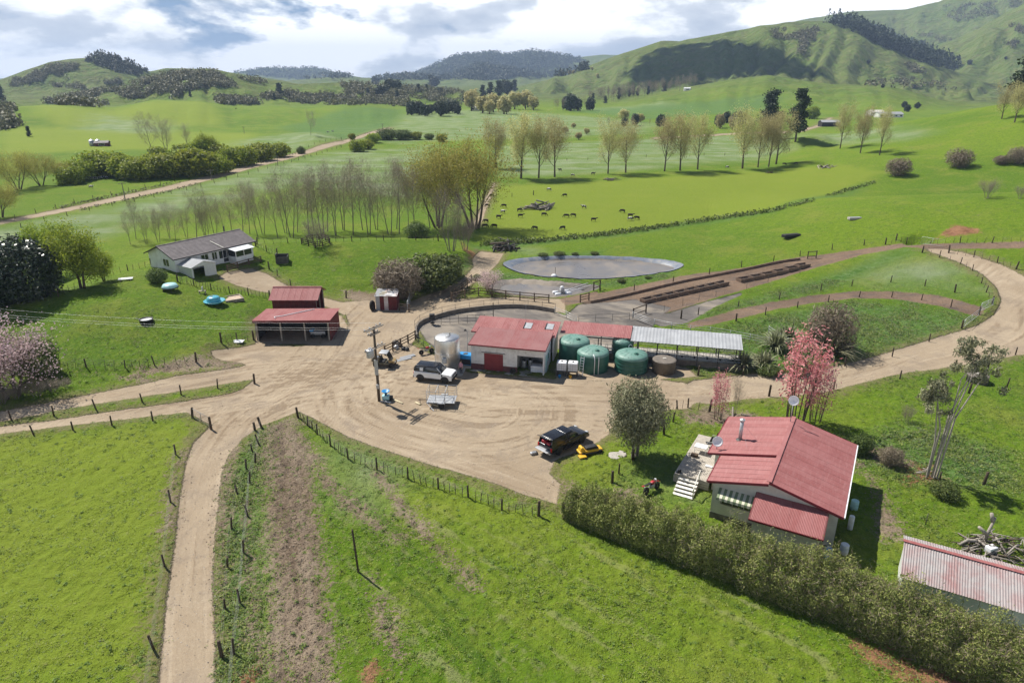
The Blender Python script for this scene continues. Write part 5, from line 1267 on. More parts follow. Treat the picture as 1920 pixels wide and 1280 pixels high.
# shed at the lower right behind the hedge
def back_shed():
    z0 = gz_at(31, 37)
    R = thing('long_tin_shed', 'long low shed with faded red and grey iron roof behind the hedge end', 'shed', (27.2, 39.1, z0 - 0.05), rad(-29))
    L = 12.5; hr, he1, he2 = 3.0, 2.7, 2.0
    roof_sheets(R, (0, 0, hr), (L, 0, hr), (L, 1.15, he1), (0, 1.15, he1), 'roof_faded', 0.76, 0.15, 0.02)
    roof_sheets(R, (0, 0, hr), (L, 0, hr), (L, -2.9, he2), (0, -2.9, he2), 'roof_faded', 0.76, 0.15, 0.02)
    MB().bar((-0.05, 0, hr + 0.035), (L, 0, hr + 0.035), 0.3, 0.035).build('ridge_cap', 'roof_red_old', R)
    m = MB(); m.extr([(-2.7, 0), (0.95, 0), (0.95, he1 - 0.02), (0, hr - 0.06), (-2.7, he2 - 0.02)], 0.15, 0.25, 'x'); m.extr([(-2.7, 0), (0.95, 0), (0.95, he1 - 0.02), (0, hr - 0.06), (-2.7, he2 - 0.02)], L - 0.25, L - 0.15, 'x'); m.bx(0.25, L - 0.25, 0.85, 0.95, 0, he1 - 0.03); m.build('wall', 'wall_garage', R)
    n = 14
    for i in range(n): MB().bx(0.26 + i * (L - 0.5) / n, 0.24 + (i + 1) * (L - 0.5) / n, -2.7 - 0.01 * (i % 2), -2.62, 0, he2 - 0.03).build('wall_sheet', 'wall_garage', R)
back_shed()
# ------------------------------------------------------------------ vehicles
def wheel(parent, x, y, r=0.38, w=0.25, rim='rim', name='wheel'):
    t = MB().lathe([(r * 0.62, -w / 2), (r * 0.92, -w / 2), (r, -w * 0.3), (r, w * 0.3), (r * 0.92, w / 2), (r * 0.62, w / 2)], 20).build(name, 'rubber', parent, True, (x, y, r)); t.rotation_euler = (rad(90), 0, 0)
    q = MB().lathe([(r * 0.63, -w * 0.42), (r * 0.5, -w * 0.34), (r * 0.15, -w * 0.42), (r * 0.15, w * 0.42), (r * 0.5, w * 0.34), (r * 0.63, w * 0.42)], 14).build('rim', rim, t, True)
    return t
def cabin_ring(x0, x1, hw, z, rf=0.0): return [(x0, -hw, z), (x1, -hw, z), (x1, hw, z), (x0, hw, z)]
def side_strip(parent, name, mat, pts, hw, dep=0.02):
    """thin panel on both flanks; pts are (x, z, y offset)"""
    for s in (-1, 1):
        m = MB(); n = len(pts); V = [(x, s * (hw + o), z) for x, z, o in pts] + [(x, s * (hw + o + dep), z) for x, z, o in pts]
        m.add(V, [tuple(range(n)), tuple(range(n, 2 * n))[::-1]] + [(k, n + k, n + (k + 1) % n, (k + 1) % n) for k in range(n)]); m.build(name, mat, parent)
def white_suv():
    x, y = -8.95, 72.75; R = thing('white_suv', 'boxy white four wheel drive with black roof parked in the yard', 'car', (x, y, gz_at(x, y)), rad(-15))
    m = MB(); m.extr([(-2.3, 0.42), (-2.33, 0.75), (-2.28, 1.2), (1.05, 1.2), (1.95, 1.15), (2.25, 1.06), (2.34, 0.85), (2.33, 0.42)], -0.96, 0.96, 'y'); bev(m, 'body', 'white_paint', R, 0.07, 3)
    m = MB(); loft(m, [cabin_ring(-2.24, 1.12, 0.90, 1.19), cabin_ring(-2.1, 0.52, 0.78, 1.82)]); bev(m, 'cabin', 'glass', R, 0.04)
    m = MB(); loft(m, [cabin_ring(-2.13, 0.5, 0.80, 1.80), cabin_ring(-2.05, 0.38, 0.74, 1.92)]); bev(m, 'roof', 'black_paint', R, 0.04)
    side_strip(R, 'side_panel', 'white_paint', [(-1.55, 1.3, -0.02), (-1.15, 1.3, -0.02), (-1.15, 1.68, -0.09), (-1.55, 1.68, -0.09)], 0.90)
    side_strip(R, 'front_pillar', 'white_paint', [(1.08, 1.2, 0.0), (1.16, 1.2, 0.0), (0.6, 1.8, -0.1), (0.5, 1.8, -0.1)], 0.885)
    side_strip(R, 'rear_pillar', 'black_paint', [(-2.24, 1.2, 0.0), (-2.0, 1.2, 0.0), (-1.95, 1.82, -0.12), (-2.1, 1.82, -0.12)], 0.90)
    side_strip(R, 'wing_vent', 'black_plastic', [(1.1, 0.85, 0), (1.25, 0.85, 0), (1.25, 1.12, 0), (1.1, 1.12, 0)], 0.955)
    side_strip(R, 'sill', 'black_plastic', [(-1.1, 0.38, 0.0), (1.0, 0.38, 0.0), (1.0, 0.52, 0.0), (-1.1, 0.52, 0.0)], 0.955, 0.03)
    for wx in (-1.5, 1.5):
        for s in (-1, 1):
            wheel(R, wx, s * 0.84, 0.4, 0.26)
            m = MB(); pr = [(wx + 0.52 * math.cos(a), 0.42 + 0.5 * math.sin(a)) for a in np.linspace(0, math.pi, 9)]; m.extr(pr, s * 0.93, s * 0.972, 'y'); m.build('wheel_arch', 'black_plastic', R)
    bev(MB().bx(2.3, 2.42, -0.9, 0.9, 0.4, 0.68), 'bumper', 'black_plastic', R, 0.04); bev(MB().bx(2.24, 2.37, -0.55, 0.55, 0.76, 0.98), 'grille', 'black_plastic', R, 0.02); bev(MB().bx(-2.42, -2.28, -0.9, 0.9, 0.4, 0.68), 'bumper', 'black_plastic', R, 0.04)
    for s in (-1, 1):
        bev(MB().bx(2.2, 2.36, s * 0.75 - 0.15, s * 0.75 + 0.15, 0.8, 1.0), 'headlight', 'galv', R, 0.03); bev(MB().bx(0.82, 1.02, s * 1.0 - 0.12, s * 1.0 + 0.12, 1.2, 1.4), 'mirror', 'black_paint', R, 0.04); MB().bx(-2.36, -2.3, s * 0.82 - 0.07, s * 0.82 + 0.07, 0.85, 1.1).build('tail_light', 'red_tail', R)
    MB().bx(2.37, 2.385, -0.26, 0.26, 0.74, 0.86).build('number_plate', 'white_plastic', R)
    t = MB().lathe([(0.2, -0.11), (0.36, -0.11), (0.4, -0.05), (0.4, 0.05), (0.36, 0.11), (0.2, 0.11)], 20).build('spare_wheel', 'rubber', R, True, (-2.46, 0.1, 1.02)); t.rotation_euler = (0, rad(90), 0)
white_suv()
def black_ute():
    x, y = 4.95, 57.35; R = thing('black_ute', 'black utility vehicle with open canopy hatch and lowered tailgate', 'utility vehicle', (x, y, gz_at(x, y)), rad(43))
    m = MB(); m.extr([(-2.55, 0.45), (-2.6, 0.75), (-2.56, 1.13), (1.0, 1.13), (1.9, 1.1), (2.4, 0.98), (2.6, 0.78), (2.6, 0.42)], -0.93, 0.93, 'y'); bev(m, 'body', 'black_paint', R, 0.08, 3)
    m = MB(); loft(m, [cabin_ring(-0.55, 1.35, 0.86, 1.12), cabin_ring(-0.5, 0.55, 0.70, 1.78)]); bev(m, 'cabin', 'glass', R, 0.05)
    m = MB(); loft(m, [cabin_ring(-0.58, 0.55, 0.72, 1.76), cabin_ring(-0.52, 0.42, 0.66, 1.84)]); bev(m, 'roof', 'black_paint', R, 0.03)
    # canopy shell over the tray, open at the rear
    m = MB()
    for s in (-1, 1): m.add([(-2.55, s * 0.9, 1.12), (-0.6, s * 0.88, 1.12), (-0.62, s * 0.74, 1.78), (-2.4, s * 0.76, 1.78), (-2.55, s * 0.85, 1.12), (-0.6, s * 0.83, 1.12), (-0.62, s * 0.7, 1.75), (-2.4, s * 0.72, 1.75)], [(0, 1, 2, 3), (7, 6, 5, 4), (0, 4, 5, 1), (1, 5, 6, 2), (2, 6, 7, 3), (3, 7, 4, 0)])
    m.build('canopy_side', 'black_paint', R)
    m = MB(); loft(m, [cabin_ring(-2.42, -0.6, 0.77, 1.76), cabin_ring(-2.36, -0.62, 0.70, 1.86)]); bev(m, 'canopy_roof', 'black_paint', R, 0.03)
    m = MB(); m.bar((-2.42, 0, 1.82), (-3.0, 0, 2.12), 1.3, 0.03); m.build('raised_hatch', 'glass', R)
    m = MB(); m.bx(-3.12, -2.58, -0.8, 0.8, 0.72, 0.78); bev(m, 'tailgate', 'galv', R, 0.015)
    MB().bx(-2.5, -0.6, -0.82, 0.82, 0.74, 0.78).build('tray_floor', 'dark_inside', R)
    for i, (dx, dy, mt, sz) in enumerate(((-2.2, 0.35, 'bike_red', 0.24), (-2.25, -0.25, 'bike_red', 0.2), (-2.0, -0.5, 'galv', 0.2))): bev(MB().bx(dx - sz, dx + sz, dy - sz, dy + sz, 1.132, 1.132 + sz * 1.2), 'tool_box', mt, R, 0.04)
    for wx in (-1.55, 1.65):
        for s in (-1, 1):
            wheel(R, wx, s * 0.8, 0.39, 0.26)
            m = MB(); pr = [(wx + 0.5 * math.cos(a), 0.42 + 0.48 * math.sin(a)) for a in np.linspace(0, math.pi, 9)]; m.extr(pr, s * 0.9, s * 0.95, 'y'); m.build('wheel_arch', 'black_plastic', R)
    side_strip(R, 'side_step', 'black_plastic', [(-0.9, 0.36, 0.0), (1.0, 0.36, 0.0), (1.0, 0.44, 0.0), (-0.9, 0.44, 0.0)], 0.92, 0.12)
    side_strip(R, 'door_handle', 'galv', [(-0.3, 1.0, 0.0), (-0.1, 1.0, 0.0), (-0.1, 1.04, 0.0), (-0.3, 1.04, 0.0)], 0.93, 0.02)
    bev(MB().bx(2.54, 2.7, -0.9, 0.9, 0.42, 0.7), 'bumper', 'black_plastic', R, 0.04); bev(MB().bx(-2.75, -2.6, -0.85, 0.85, 0.42, 0.6), 'bumper', 'galv', R, 0.03)
    for s in (-1, 1):
        bev(MB().bx(2.38, 2.56, s * 0.72 - 0.18, s * 0.72 + 0.18, 0.8, 1.0), 'headlight', 'galv', R, 0.03); bev(MB().bx(0.95, 1.12, s * 1.0 - 0.12, s * 1.0 + 0.12, 1.15, 1.35), 'mirror', 'black_paint', R, 0.04); MB().bx(-2.63, -2.56, s * 0.83 - 0.08, s * 0.83 + 0.08, 0.7, 1.08).build('tail_light', 'red_tail', R)
        MB().cyl((-2.5, s * 0.6, 1.75), (-2.8, s * 0.6, 2.0), 0.012, 4).build('gas_strut', 'galv', R)
    p = G(1000, 849); T = thing('kit_bag', 'small grey kit bag on the gravel behind the lowered tailgate', 'bag', p, 0.4); bev(MB().bx(-0.3, 0.3, -0.17, 0.17, 0, 0.26), 'bag', 'galv', T, 0.09, 3); MB().tube([(-0.2, 0, 0.22), (0, 0, 0.36), (0.2, 0, 0.22)], 0.015, 4).build('handle', 'black_plastic', T); bev(MB().bx(0.2, 0.42, -0.15, 0.2, 0, 0.2), 'side_pocket', 'black_plastic', T, 0.05)
black_ute()
def utv():
    p = G(722, 684); R = thing('farm_buggy', 'tan and camouflage side by side farm buggy beside the power pole', 'farm buggy', p, rad(-6))
    bev(MB().bx(-1.35, 1.2, -0.62, 0.62, 0.38, 0.62), 'chassis', 'camo', R, 0.05)
    m = MB(); m.extr([(0.6, 0.55), (0.6, 1.0), (0.95, 0.98), (1.4, 0.82), (1.42, 0.55)], -0.55, 0.55, 'y'); bev(m, 'bonnet', 'tan_paint', R, 0.06, 3)
    m = MB(); m.bx(-1.45, -0.5, -0.68, 0.68, 0.75, 0.8); m.bx(-1.45, -1.4, -0.68, 0.68, 0.8, 1.08); m.bx(-0.55, -0.5, -0.68, 0.68, 0.8, 1.08); m.bx(-1.4, -0.55, -0.68, -0.63, 0.8, 1.08); m.bx(-1.4, -0.55, 0.63, 0.68, 0.8, 1.08); m.build('cargo_bed', 'camo', R)
    for s in (-0.3, 0.3):
        bev(MB().bx(-0.4, 0.12, s - 0.24, s + 0.24, 0.62, 0.78), 'seat', 'black_plastic', R, 0.04); m = MB(); m.bar((-0.38, s, 0.75), (-0.5, s, 1.25), 0.46, 0.1); bev(m, 'backrest', 'black_plastic', R, 0.03)
        y = s * 2.1
        MB().tube([(0.85, y, 0.9), (0.45, y * 0.93, 1.78), (-0.45, y * 0.93, 1.82), (-0.6, y, 0.8)], 0.03, 6).build('roll_bar', 'steel_dark', R, True)
    m = MB(); m.poly([(0.5, -0.62, 1.84), (0.5, 0.62, 1.84), (-0.5, 0.62, 1.88), (-0.5, -0.62, 1.88)], 0.05); bev(m, 'roof', 'galv', R, 0.02)
    m = MB(); m.add([(0.83, -0.55, 0.98), (0.83, 0.55, 0.98), (0.47, 0.55, 1.76), (0.47, -0.55, 1.76)], [(0, 1, 2, 3)]); m.build('windscreen', 'glass', R)
    m = MB().lathe([(0.16, 0), (0.18, 0.015), (0.16, 0.03)], 14).build('steering_wheel', 'black_plastic', R, False, (0.45, -0.3, 1.05)); m.rotation_euler = (0, rad(-50), 0)
    for wx in (-0.95, 0.98):
        for s in (-1, 1): wheel(R, wx, s * 0.66, 0.33, 0.26, 'galv')
    for s in (-1, 1): bev(MB().bx(1.34, 1.44, s * 0.38 - 0.12, s * 0.38 + 0.12, 0.68, 0.8), 'headlight', 'white_plastic', R, 0.02)
    q = R
    m = MB(); m.lathe([(0.16, 0), (0.19, 0.3), (0.17, 0.3), (0.14, 0.04)], 14, (-0.95, 0.2, 0.8)); m.build('bed_bucket', 'white_plastic', R)
utv()
def motorbike(lab, p, rz, lean, tank='bike_red'):
    R = thing('farm_motorbike', lab, 'motorbike', p, rz); R.rotation_euler = (rad(lean), 0, rz)
    for x in (-0.68, 0.68):
        t = MB().lathe([(0.27, -0.045), (0.32, -0.055), (0.335, 0), (0.32, 0.055), (0.27, 0.045)], 20).build('wheel', 'rubber', R, True, (x, 0, 0.335)); t.rotation_euler = (rad(90), 0, 0)
        m = MB()
        for k in range(8):
            a = k * math.pi / 4; m.cyl((0, 0, 0), (0.27 * math.cos(a), 0.27 * math.sin(a), 0), 0.006, 3)
        m.lathe([(0.05, -0.06), (0.05, 0.06)], 8); m.build('spoke', 'galv', t)
    m = MB(); m.tube([(-0.68, 0, 0.335), (-0.15, 0, 0.42), (0.25, 0, 0.40), (0.42, 0, 0.88), (-0.2, 0, 0.78), (-0.15, 0, 0.42)], 0.03, 6); m.build('frame', 'steel_dark', R, True)
    for s in (-0.09, 0.09): MB().tube([(0.68, s, 0.335), (0.42, s, 1.0)], 0.025, 6).build('fork', 'galv', R, True)
    bev(MB().bx(-0.18, 0.28, -0.13, 0.13, 0.38, 0.68), 'engine', 'galv', R, 0.05)
    m = MB(); m.extr([(-0.1, 0.72), (-0.06, 0.9), (0.2, 0.97), (0.42, 0.88), (0.36, 0.74)], -0.14, 0.14, 'y'); bev(m, 'tank', tank, R, 0.05, 3)
    m = MB(); m.extr([(-0.9, 0.86), (-0.9, 0.92), (-0.4, 0.9), (0.0, 0.88), (0.0, 0.78), (-0.4, 0.8)], -0.11, 0.11, 'y'); bev(m, 'seat', 'black_plastic', R, 0.04)
    m = MB(); m.extr([(-1.15, 0.9), (-0.7, 0.84), (-0.5, 0.78), (-0.5, 0.82), (-0.7, 0.88), (-1.15, 0.94)], -0.09, 0.09, 'y'); m.build('rear_guard', tank, R)
    m = MB(); m.extr([(0.4, 0.8), (0.7, 0.74), (1.0, 0.62), (1.0, 0.65), (0.7, 0.78), (0.4, 0.84)], -0.08, 0.08, 'y'); m.build('front_guard', tank, R)
    MB().tube([(0.3, -0.38, 1.08), (0.36, -0.2, 1.06), (0.42, 0, 1.02), (0.36, 0.2, 1.06), (0.3, 0.38, 1.08)], 0.018, 6).build('handlebar', 'black_plastic', R, True)
    bev(MB().bx(0.46, 0.58, -0.1, 0.1, 0.84, 1.04), 'headlight', 'white_plastic', R, 0.04)
    MB().tube([(0.2, 0.15, 0.45), (-0.2, 0.17, 0.42), (-0.7, 0.17, 0.6)], 0.04, 6).build('exhaust', 'galv', R, True)
motorbike('red trail motorbike standing beside the steel milk vat', G(800, 662), rad(25), -8)
motorbike('red motorbike with white headlamp standing on the lawn by the cottage steps', G(1222, 922), rad(38), -8)
def ride_on():
    p = G(1106, 848); R = thing('ride_on_machine', 'yellow and black ride-on machine with a long black seat on the grass', 'ride-on', p, rad(20))
    m = MB(); m.extr([(-1.2, 0.18), (-1.25, 0.42), (-0.9, 0.5), (0.5, 0.52), (1.15, 0.42), (1.2, 0.18)], -0.42, 0.42, 'y'); bev(m, 'body', 'yellow_paint', R, 0.08, 3)
    m = MB(); m.extr([(-0.55, 0.5), (-0.5, 0.72), (0.5, 0.76), (0.75, 0.6), (0.75, 0.5)], -0.28, 0.28, 'y'); bev(m, 'seat', 'black_plastic', R, 0.07, 3)
    m = MB(); m.extr([(-1.15, 0.45), (-1.05, 0.85), (-0.85, 0.88), (-0.62, 0.5)], -0.3, 0.3, 'y'); bev(m, 'cowl', 'yellow_paint', R, 0.06, 3)
    m = MB(); m.bx(-1.45, -0.75, -0.95, -0.4, 0.14, 0.26); bev(m, 'cutter_deck', 'yellow_paint', R, 0.04)
    MB().tube([(-0.72, -0.36, 1.0), (-0.78, 0, 0.95), (-0.72, 0.36, 1.0)], 0.02, 6).build('handlebar', 'black_plastic', R, True)
    MB().bx(-0.8, 0.8, -0.56, -0.43, 0.2, 0.3).build('foot_board', 'black_plastic', R); MB().bx(-0.8, 0.8, 0.43, 0.56, 0.2, 0.3).build('foot_board', 'black_plastic', R)
    for wx in (-0.85, 0.85):
        for s in (-1, 1): wheel(R, wx, s * 0.44, 0.21, 0.16, 'yellow_paint')
ride_on()
def stock_trailer():
    R = thing('stock_crate_trailer', 'empty galvanised stock crate trailer standing in the yard', 'trailer', (-7.55, 66.3, gz_at(-7.5, 66.3)), rad(-4))
    L, W, zf, zt = 1.5, 0.95, 0.62, 1.85
    MB().bx(-L, L, -W, W, zf - 0.05, zf).build('floor', 'galv', R); m = MB(); m.bar((-L, -W, zf - 0.1), (L, -W, zf - 0.1), 0.06, 0.1); m.build('chassis_rail', 'steel_dark', R); m = MB(); m.bar((-L, W, zf - 0.1), (L, W, zf - 0.1), 0.06, 0.1); m.build('chassis_rail', 'steel_dark', R)
    for z in (zf + 0.3, zf + 0.6, zf + 0.9, zt): MB().tube([(-L, -W, z), (L, -W, z), (L, W, z), (-L, W, z), (-L, -W, z)], 0.025 if z == zt else 0.016, 5).build('rail', 'galv', R)
    for x in (-L, -L / 3, L / 3, L):
        for y in (-W, W): MB().cyl((x, y, zf), (x, y, zt), 0.025, 5).build('upright', 'galv', R)
    for x in (-L / 3, L / 3): MB().bar((x, -W, zt), (x, W, zt), 0.05, 0.03).build('cross_bar', 'galv', R)
    MB().bar((0.4, -W, zf), (0.4, W, zt - 0.1), 0.04, 0.04).build('divider_brace', 'steel_dark', R)
    MB().tube([(-L, 0, zf - 0.1), (-L - 1.1, 0, 0.45)], 0.045, 6).build('drawbar', 'bark_brown', R); MB().cyl((-L - 0.9, 0, 0.0), (-L - 0.9, 0, 0.55), 0.035, 6).build('jockey_stand', 'steel_dark', R)
    MB().tube([(-L, -W, zf), (-L + 0.9, -W - 0.75, 0.03)], 0.03, 5).build('ramp_rail', 'white_plastic', R)
    for s in (-1, 1): wheel(R, 0.1, s * (W + 0.14), 0.31, 0.2, 'galv')
    for s in (-1, 1): m = MB(); m.extr([(-0.32, 0.5), (-0.25, 0.66), (0.45, 0.66), (0.52, 0.5), (0.48, 0.5), (0.42, 0.63), (-0.22, 0.63), (-0.28, 0.5)], s * (W + 0.04), s * (W + 0.28), 'y'); m.build('mudguard', 'galv', R)
stock_trailer()

# ------------------------------------------------------------------ power pole and line
def power_pole():
    b = G(711, 750); b = Vector((b.x, b.y, b.z)); H = 8.6
    R = thing('power_pole', 'tall timber power pole with crossarms and a grey transformer', 'power pole', b)
    MB().tube([(0, 0, -0.4), (0, 0, 3), (0, 0, H)], [0.17, 0.155, 0.12], 12).build('pole', 'bark_brown', R, True)
    ux = Vector((math.cos(rad(60)), math.sin(rad(60)), 0)); nx = Vector((-ux.y, ux.x, 0))
    ins = MB().lathe([(0.03, 0), (0.07, 0.04), (0.05, 0.07), (0.07, 0.11), (0.04, 0.16), (0.02, 0.18)], 8).mesh('insulator', 'white_plastic', True)
    for z, Lh, mt in ((H - 0.15, 1.35, 'bark_pale'), (H - 0.75, 0.8, 'bark_grey'), (H - 2.35, 1.45, 'bark_pale')):
        for s in (-1, 1):
            o = nx * (0.16 * s); MB().bar(o - ux * Lh + Vector((0, 0, z)), o + ux * Lh + Vector((0, 0, z)), 0.1, 0.12).build('crossarm', mt, R)
        for t in (-0.9, -0.35, 0.45, 0.9): link('insulator', ins, R, ux * (Lh * t) + nx * 0.16 + Vector((0, 0, z + 0.06)))
    T = MB().lathe([(0.36, 0), (0.4, 0.05), (0.4, 0.8), (0.36, 0.86), (0.1, 0.9)], 18).build('transformer', 'galv', R, True, -ux * 0.95 - nx * 0.1 + Vector((0, 0, H - 3.1)))
    for k in range(3): link('bushing', ins, T, (0.15 * math.cos(k * 2.1), 0.15 * math.sin(k * 2.1), 0.88))
    MB().bx(-0.19, 0.19, -0.24, -0.13, 3.2, 4.9).build('cable_guard', 'galv', R); bev(MB().bx(-0.16, 0.16, -0.32, -0.2, 1.6, 2.1), 'meter_box', 'galv', R, 0.03)
    # next pole along the line, and the three wires between them
    e = Vector((-76.0, 76.3, 0)); e.z = gz_at(e.x, e.y)
    R2 = thing('line_pole', 'plain timber line pole beyond the blossom trees', 'power pole', e); MB().tube([(0, 0, -0.4), (0, 0, H)], [0.16, 0.12], 10).build('pole', 'bark_brown', R2, True); MB().bar(-ux * 1.3 + Vector((0, 0, H - 0.15)), ux * 1.3 + Vector((0, 0, H - 0.15)), 0.1, 0.12).build('crossarm', 'bark_grey', R2)
    for t in (-0.9, -0.35, 0.9):
        a = b + ux * (1.35 * t) + Vector((0, 0, H + 0.08)); c = e + ux * (1.3 * t) + Vector((0, 0, H + 0.02))
        pts = [a.lerp(c, u) - Vector((0, 0, 1.1 * 4 * u * (1 - u))) for u in np.linspace(0, 1, 25)]
        o = MB().tube(pts, 0.007, 4, False).build('power_line', 'galv', None, True); tag(o, 'overhead power wire running left from the transformer pole', 'wire', 'three overhead wires')
power_pole()
def pole_foot_things():
    p = G(724, 748); R = thing('blue_funnel_drum', 'blue funnel drum and pump standing at the foot of the power pole', 'pump', p)
    MB().lathe([(0.1, 0.75), (0.42, 1.05), (0.45, 1.1), (0.4, 1.1), (0.08, 0.78)], 18).build('funnel', 'blue_plastic', R, True); bev(MB().bx(-0.4, 0.4, -0.3, 0.3, 0.1, 0.6), 'pump_body', 'teal_pale', R, 0.08, 3)
    MB().cyl((0, 0, 0.55), (0, 0, 0.85), 0.12, 10).build('neck', 'black_plastic', R); bev(MB().bx(0.42, 0.75, -0.2, 0.2, 0.05, 0.5), 'motor', 'black_plastic', R, 0.06)
    for i, (a, c, l) in enumerate((((733, 746), (755, 755), 'pale yellow plank lying in the grass strip beside the blue pump'), ((808, 755), (829, 763), 'pale yellow plank lying at the far tip of the grass strip'), ((779, 753), (788, 757), 'short pale offcut between the two yellow planks'))):
        A, B = G(*a), G(*c); m = MB(); m.bar((0, 0, 0.07), B - A + Vector((0, 0, 0.07)), 0.22, 0.1); o = bev(m, 'plank', 'plank', None, 0.01, 1, A); tag(o, l, 'plank')
    A = G(713, 752); R = thing('valve_pipe', 'grey pipe lying from the power pole foot to the pump', 'pipe', A); MB().tube([(0, 0, 0.1), (0.5, -0.1, 0.12), (1.1, -0.3, 0.1)], 0.08, 8).build('pipe', 'galv', R, True); MB().lathe([(0.12, -0.05), (0.12, 0.05)], 10, (1.1, -0.3, 0.1)).build('flange', 'galv', R)
    # sheets and rubbish by the angled fence
    for k, (u, v) in enumerate(((757, 672), (764, 667))):
        p = G(u, v); o = MB().corr((-1.0, -0.35, 0.03), (-1.0, 0.35, 0.03), (1.0, 0.35, 0.1), (1.0, -0.35, 0.1), 0.12, 0.012).build('iron_sheet', 'roof_zinc', None, False, p, rad(33)); tag(o, 'loose pale iron sheet lying flat between buggy and fence', 'iron sheet', 'loose iron sheets in the yard')
    rr = random.Random(3)
    for k, (u, v, s) in enumerate(((742, 645, 1.1), (748, 647, 0.9), (743, 652, 0.8), (757, 654, 0.7), (763, 655, 0.65))):
        p = G(u, v); me = MB().lathe([(0.2 * s, 0), (0.42 * s, 0.06 * s), (0.5 * s, 0.25 * s), (0.4 * s, 0.48 * s), (0.18 * s, 0.6 * s), (0.04, 0.68 * s)], 9); o = me.build('rubbish_sack', 'black_plastic' if k != 2 else 'galv', None, True, p, rr.uniform(0, 6))
        for vtx in o.data.vertices: vtx.co += Vector((rr.uniform(-1, 1), rr.uniform(-1, 1), rr.uniform(-0.5, 0.5))) * 0.06 * s
        tag(o, ['large black sack topmost of the heap at the angled fence', 'black sack tucked behind the heap at the angled fence', 'grey sack in the rubbish heap by the angled fence', 'small black sack beside the grey one in the heap', 'smallest black sack at the end of the rubbish heap'][k], 'sack')
pole_foot_things()

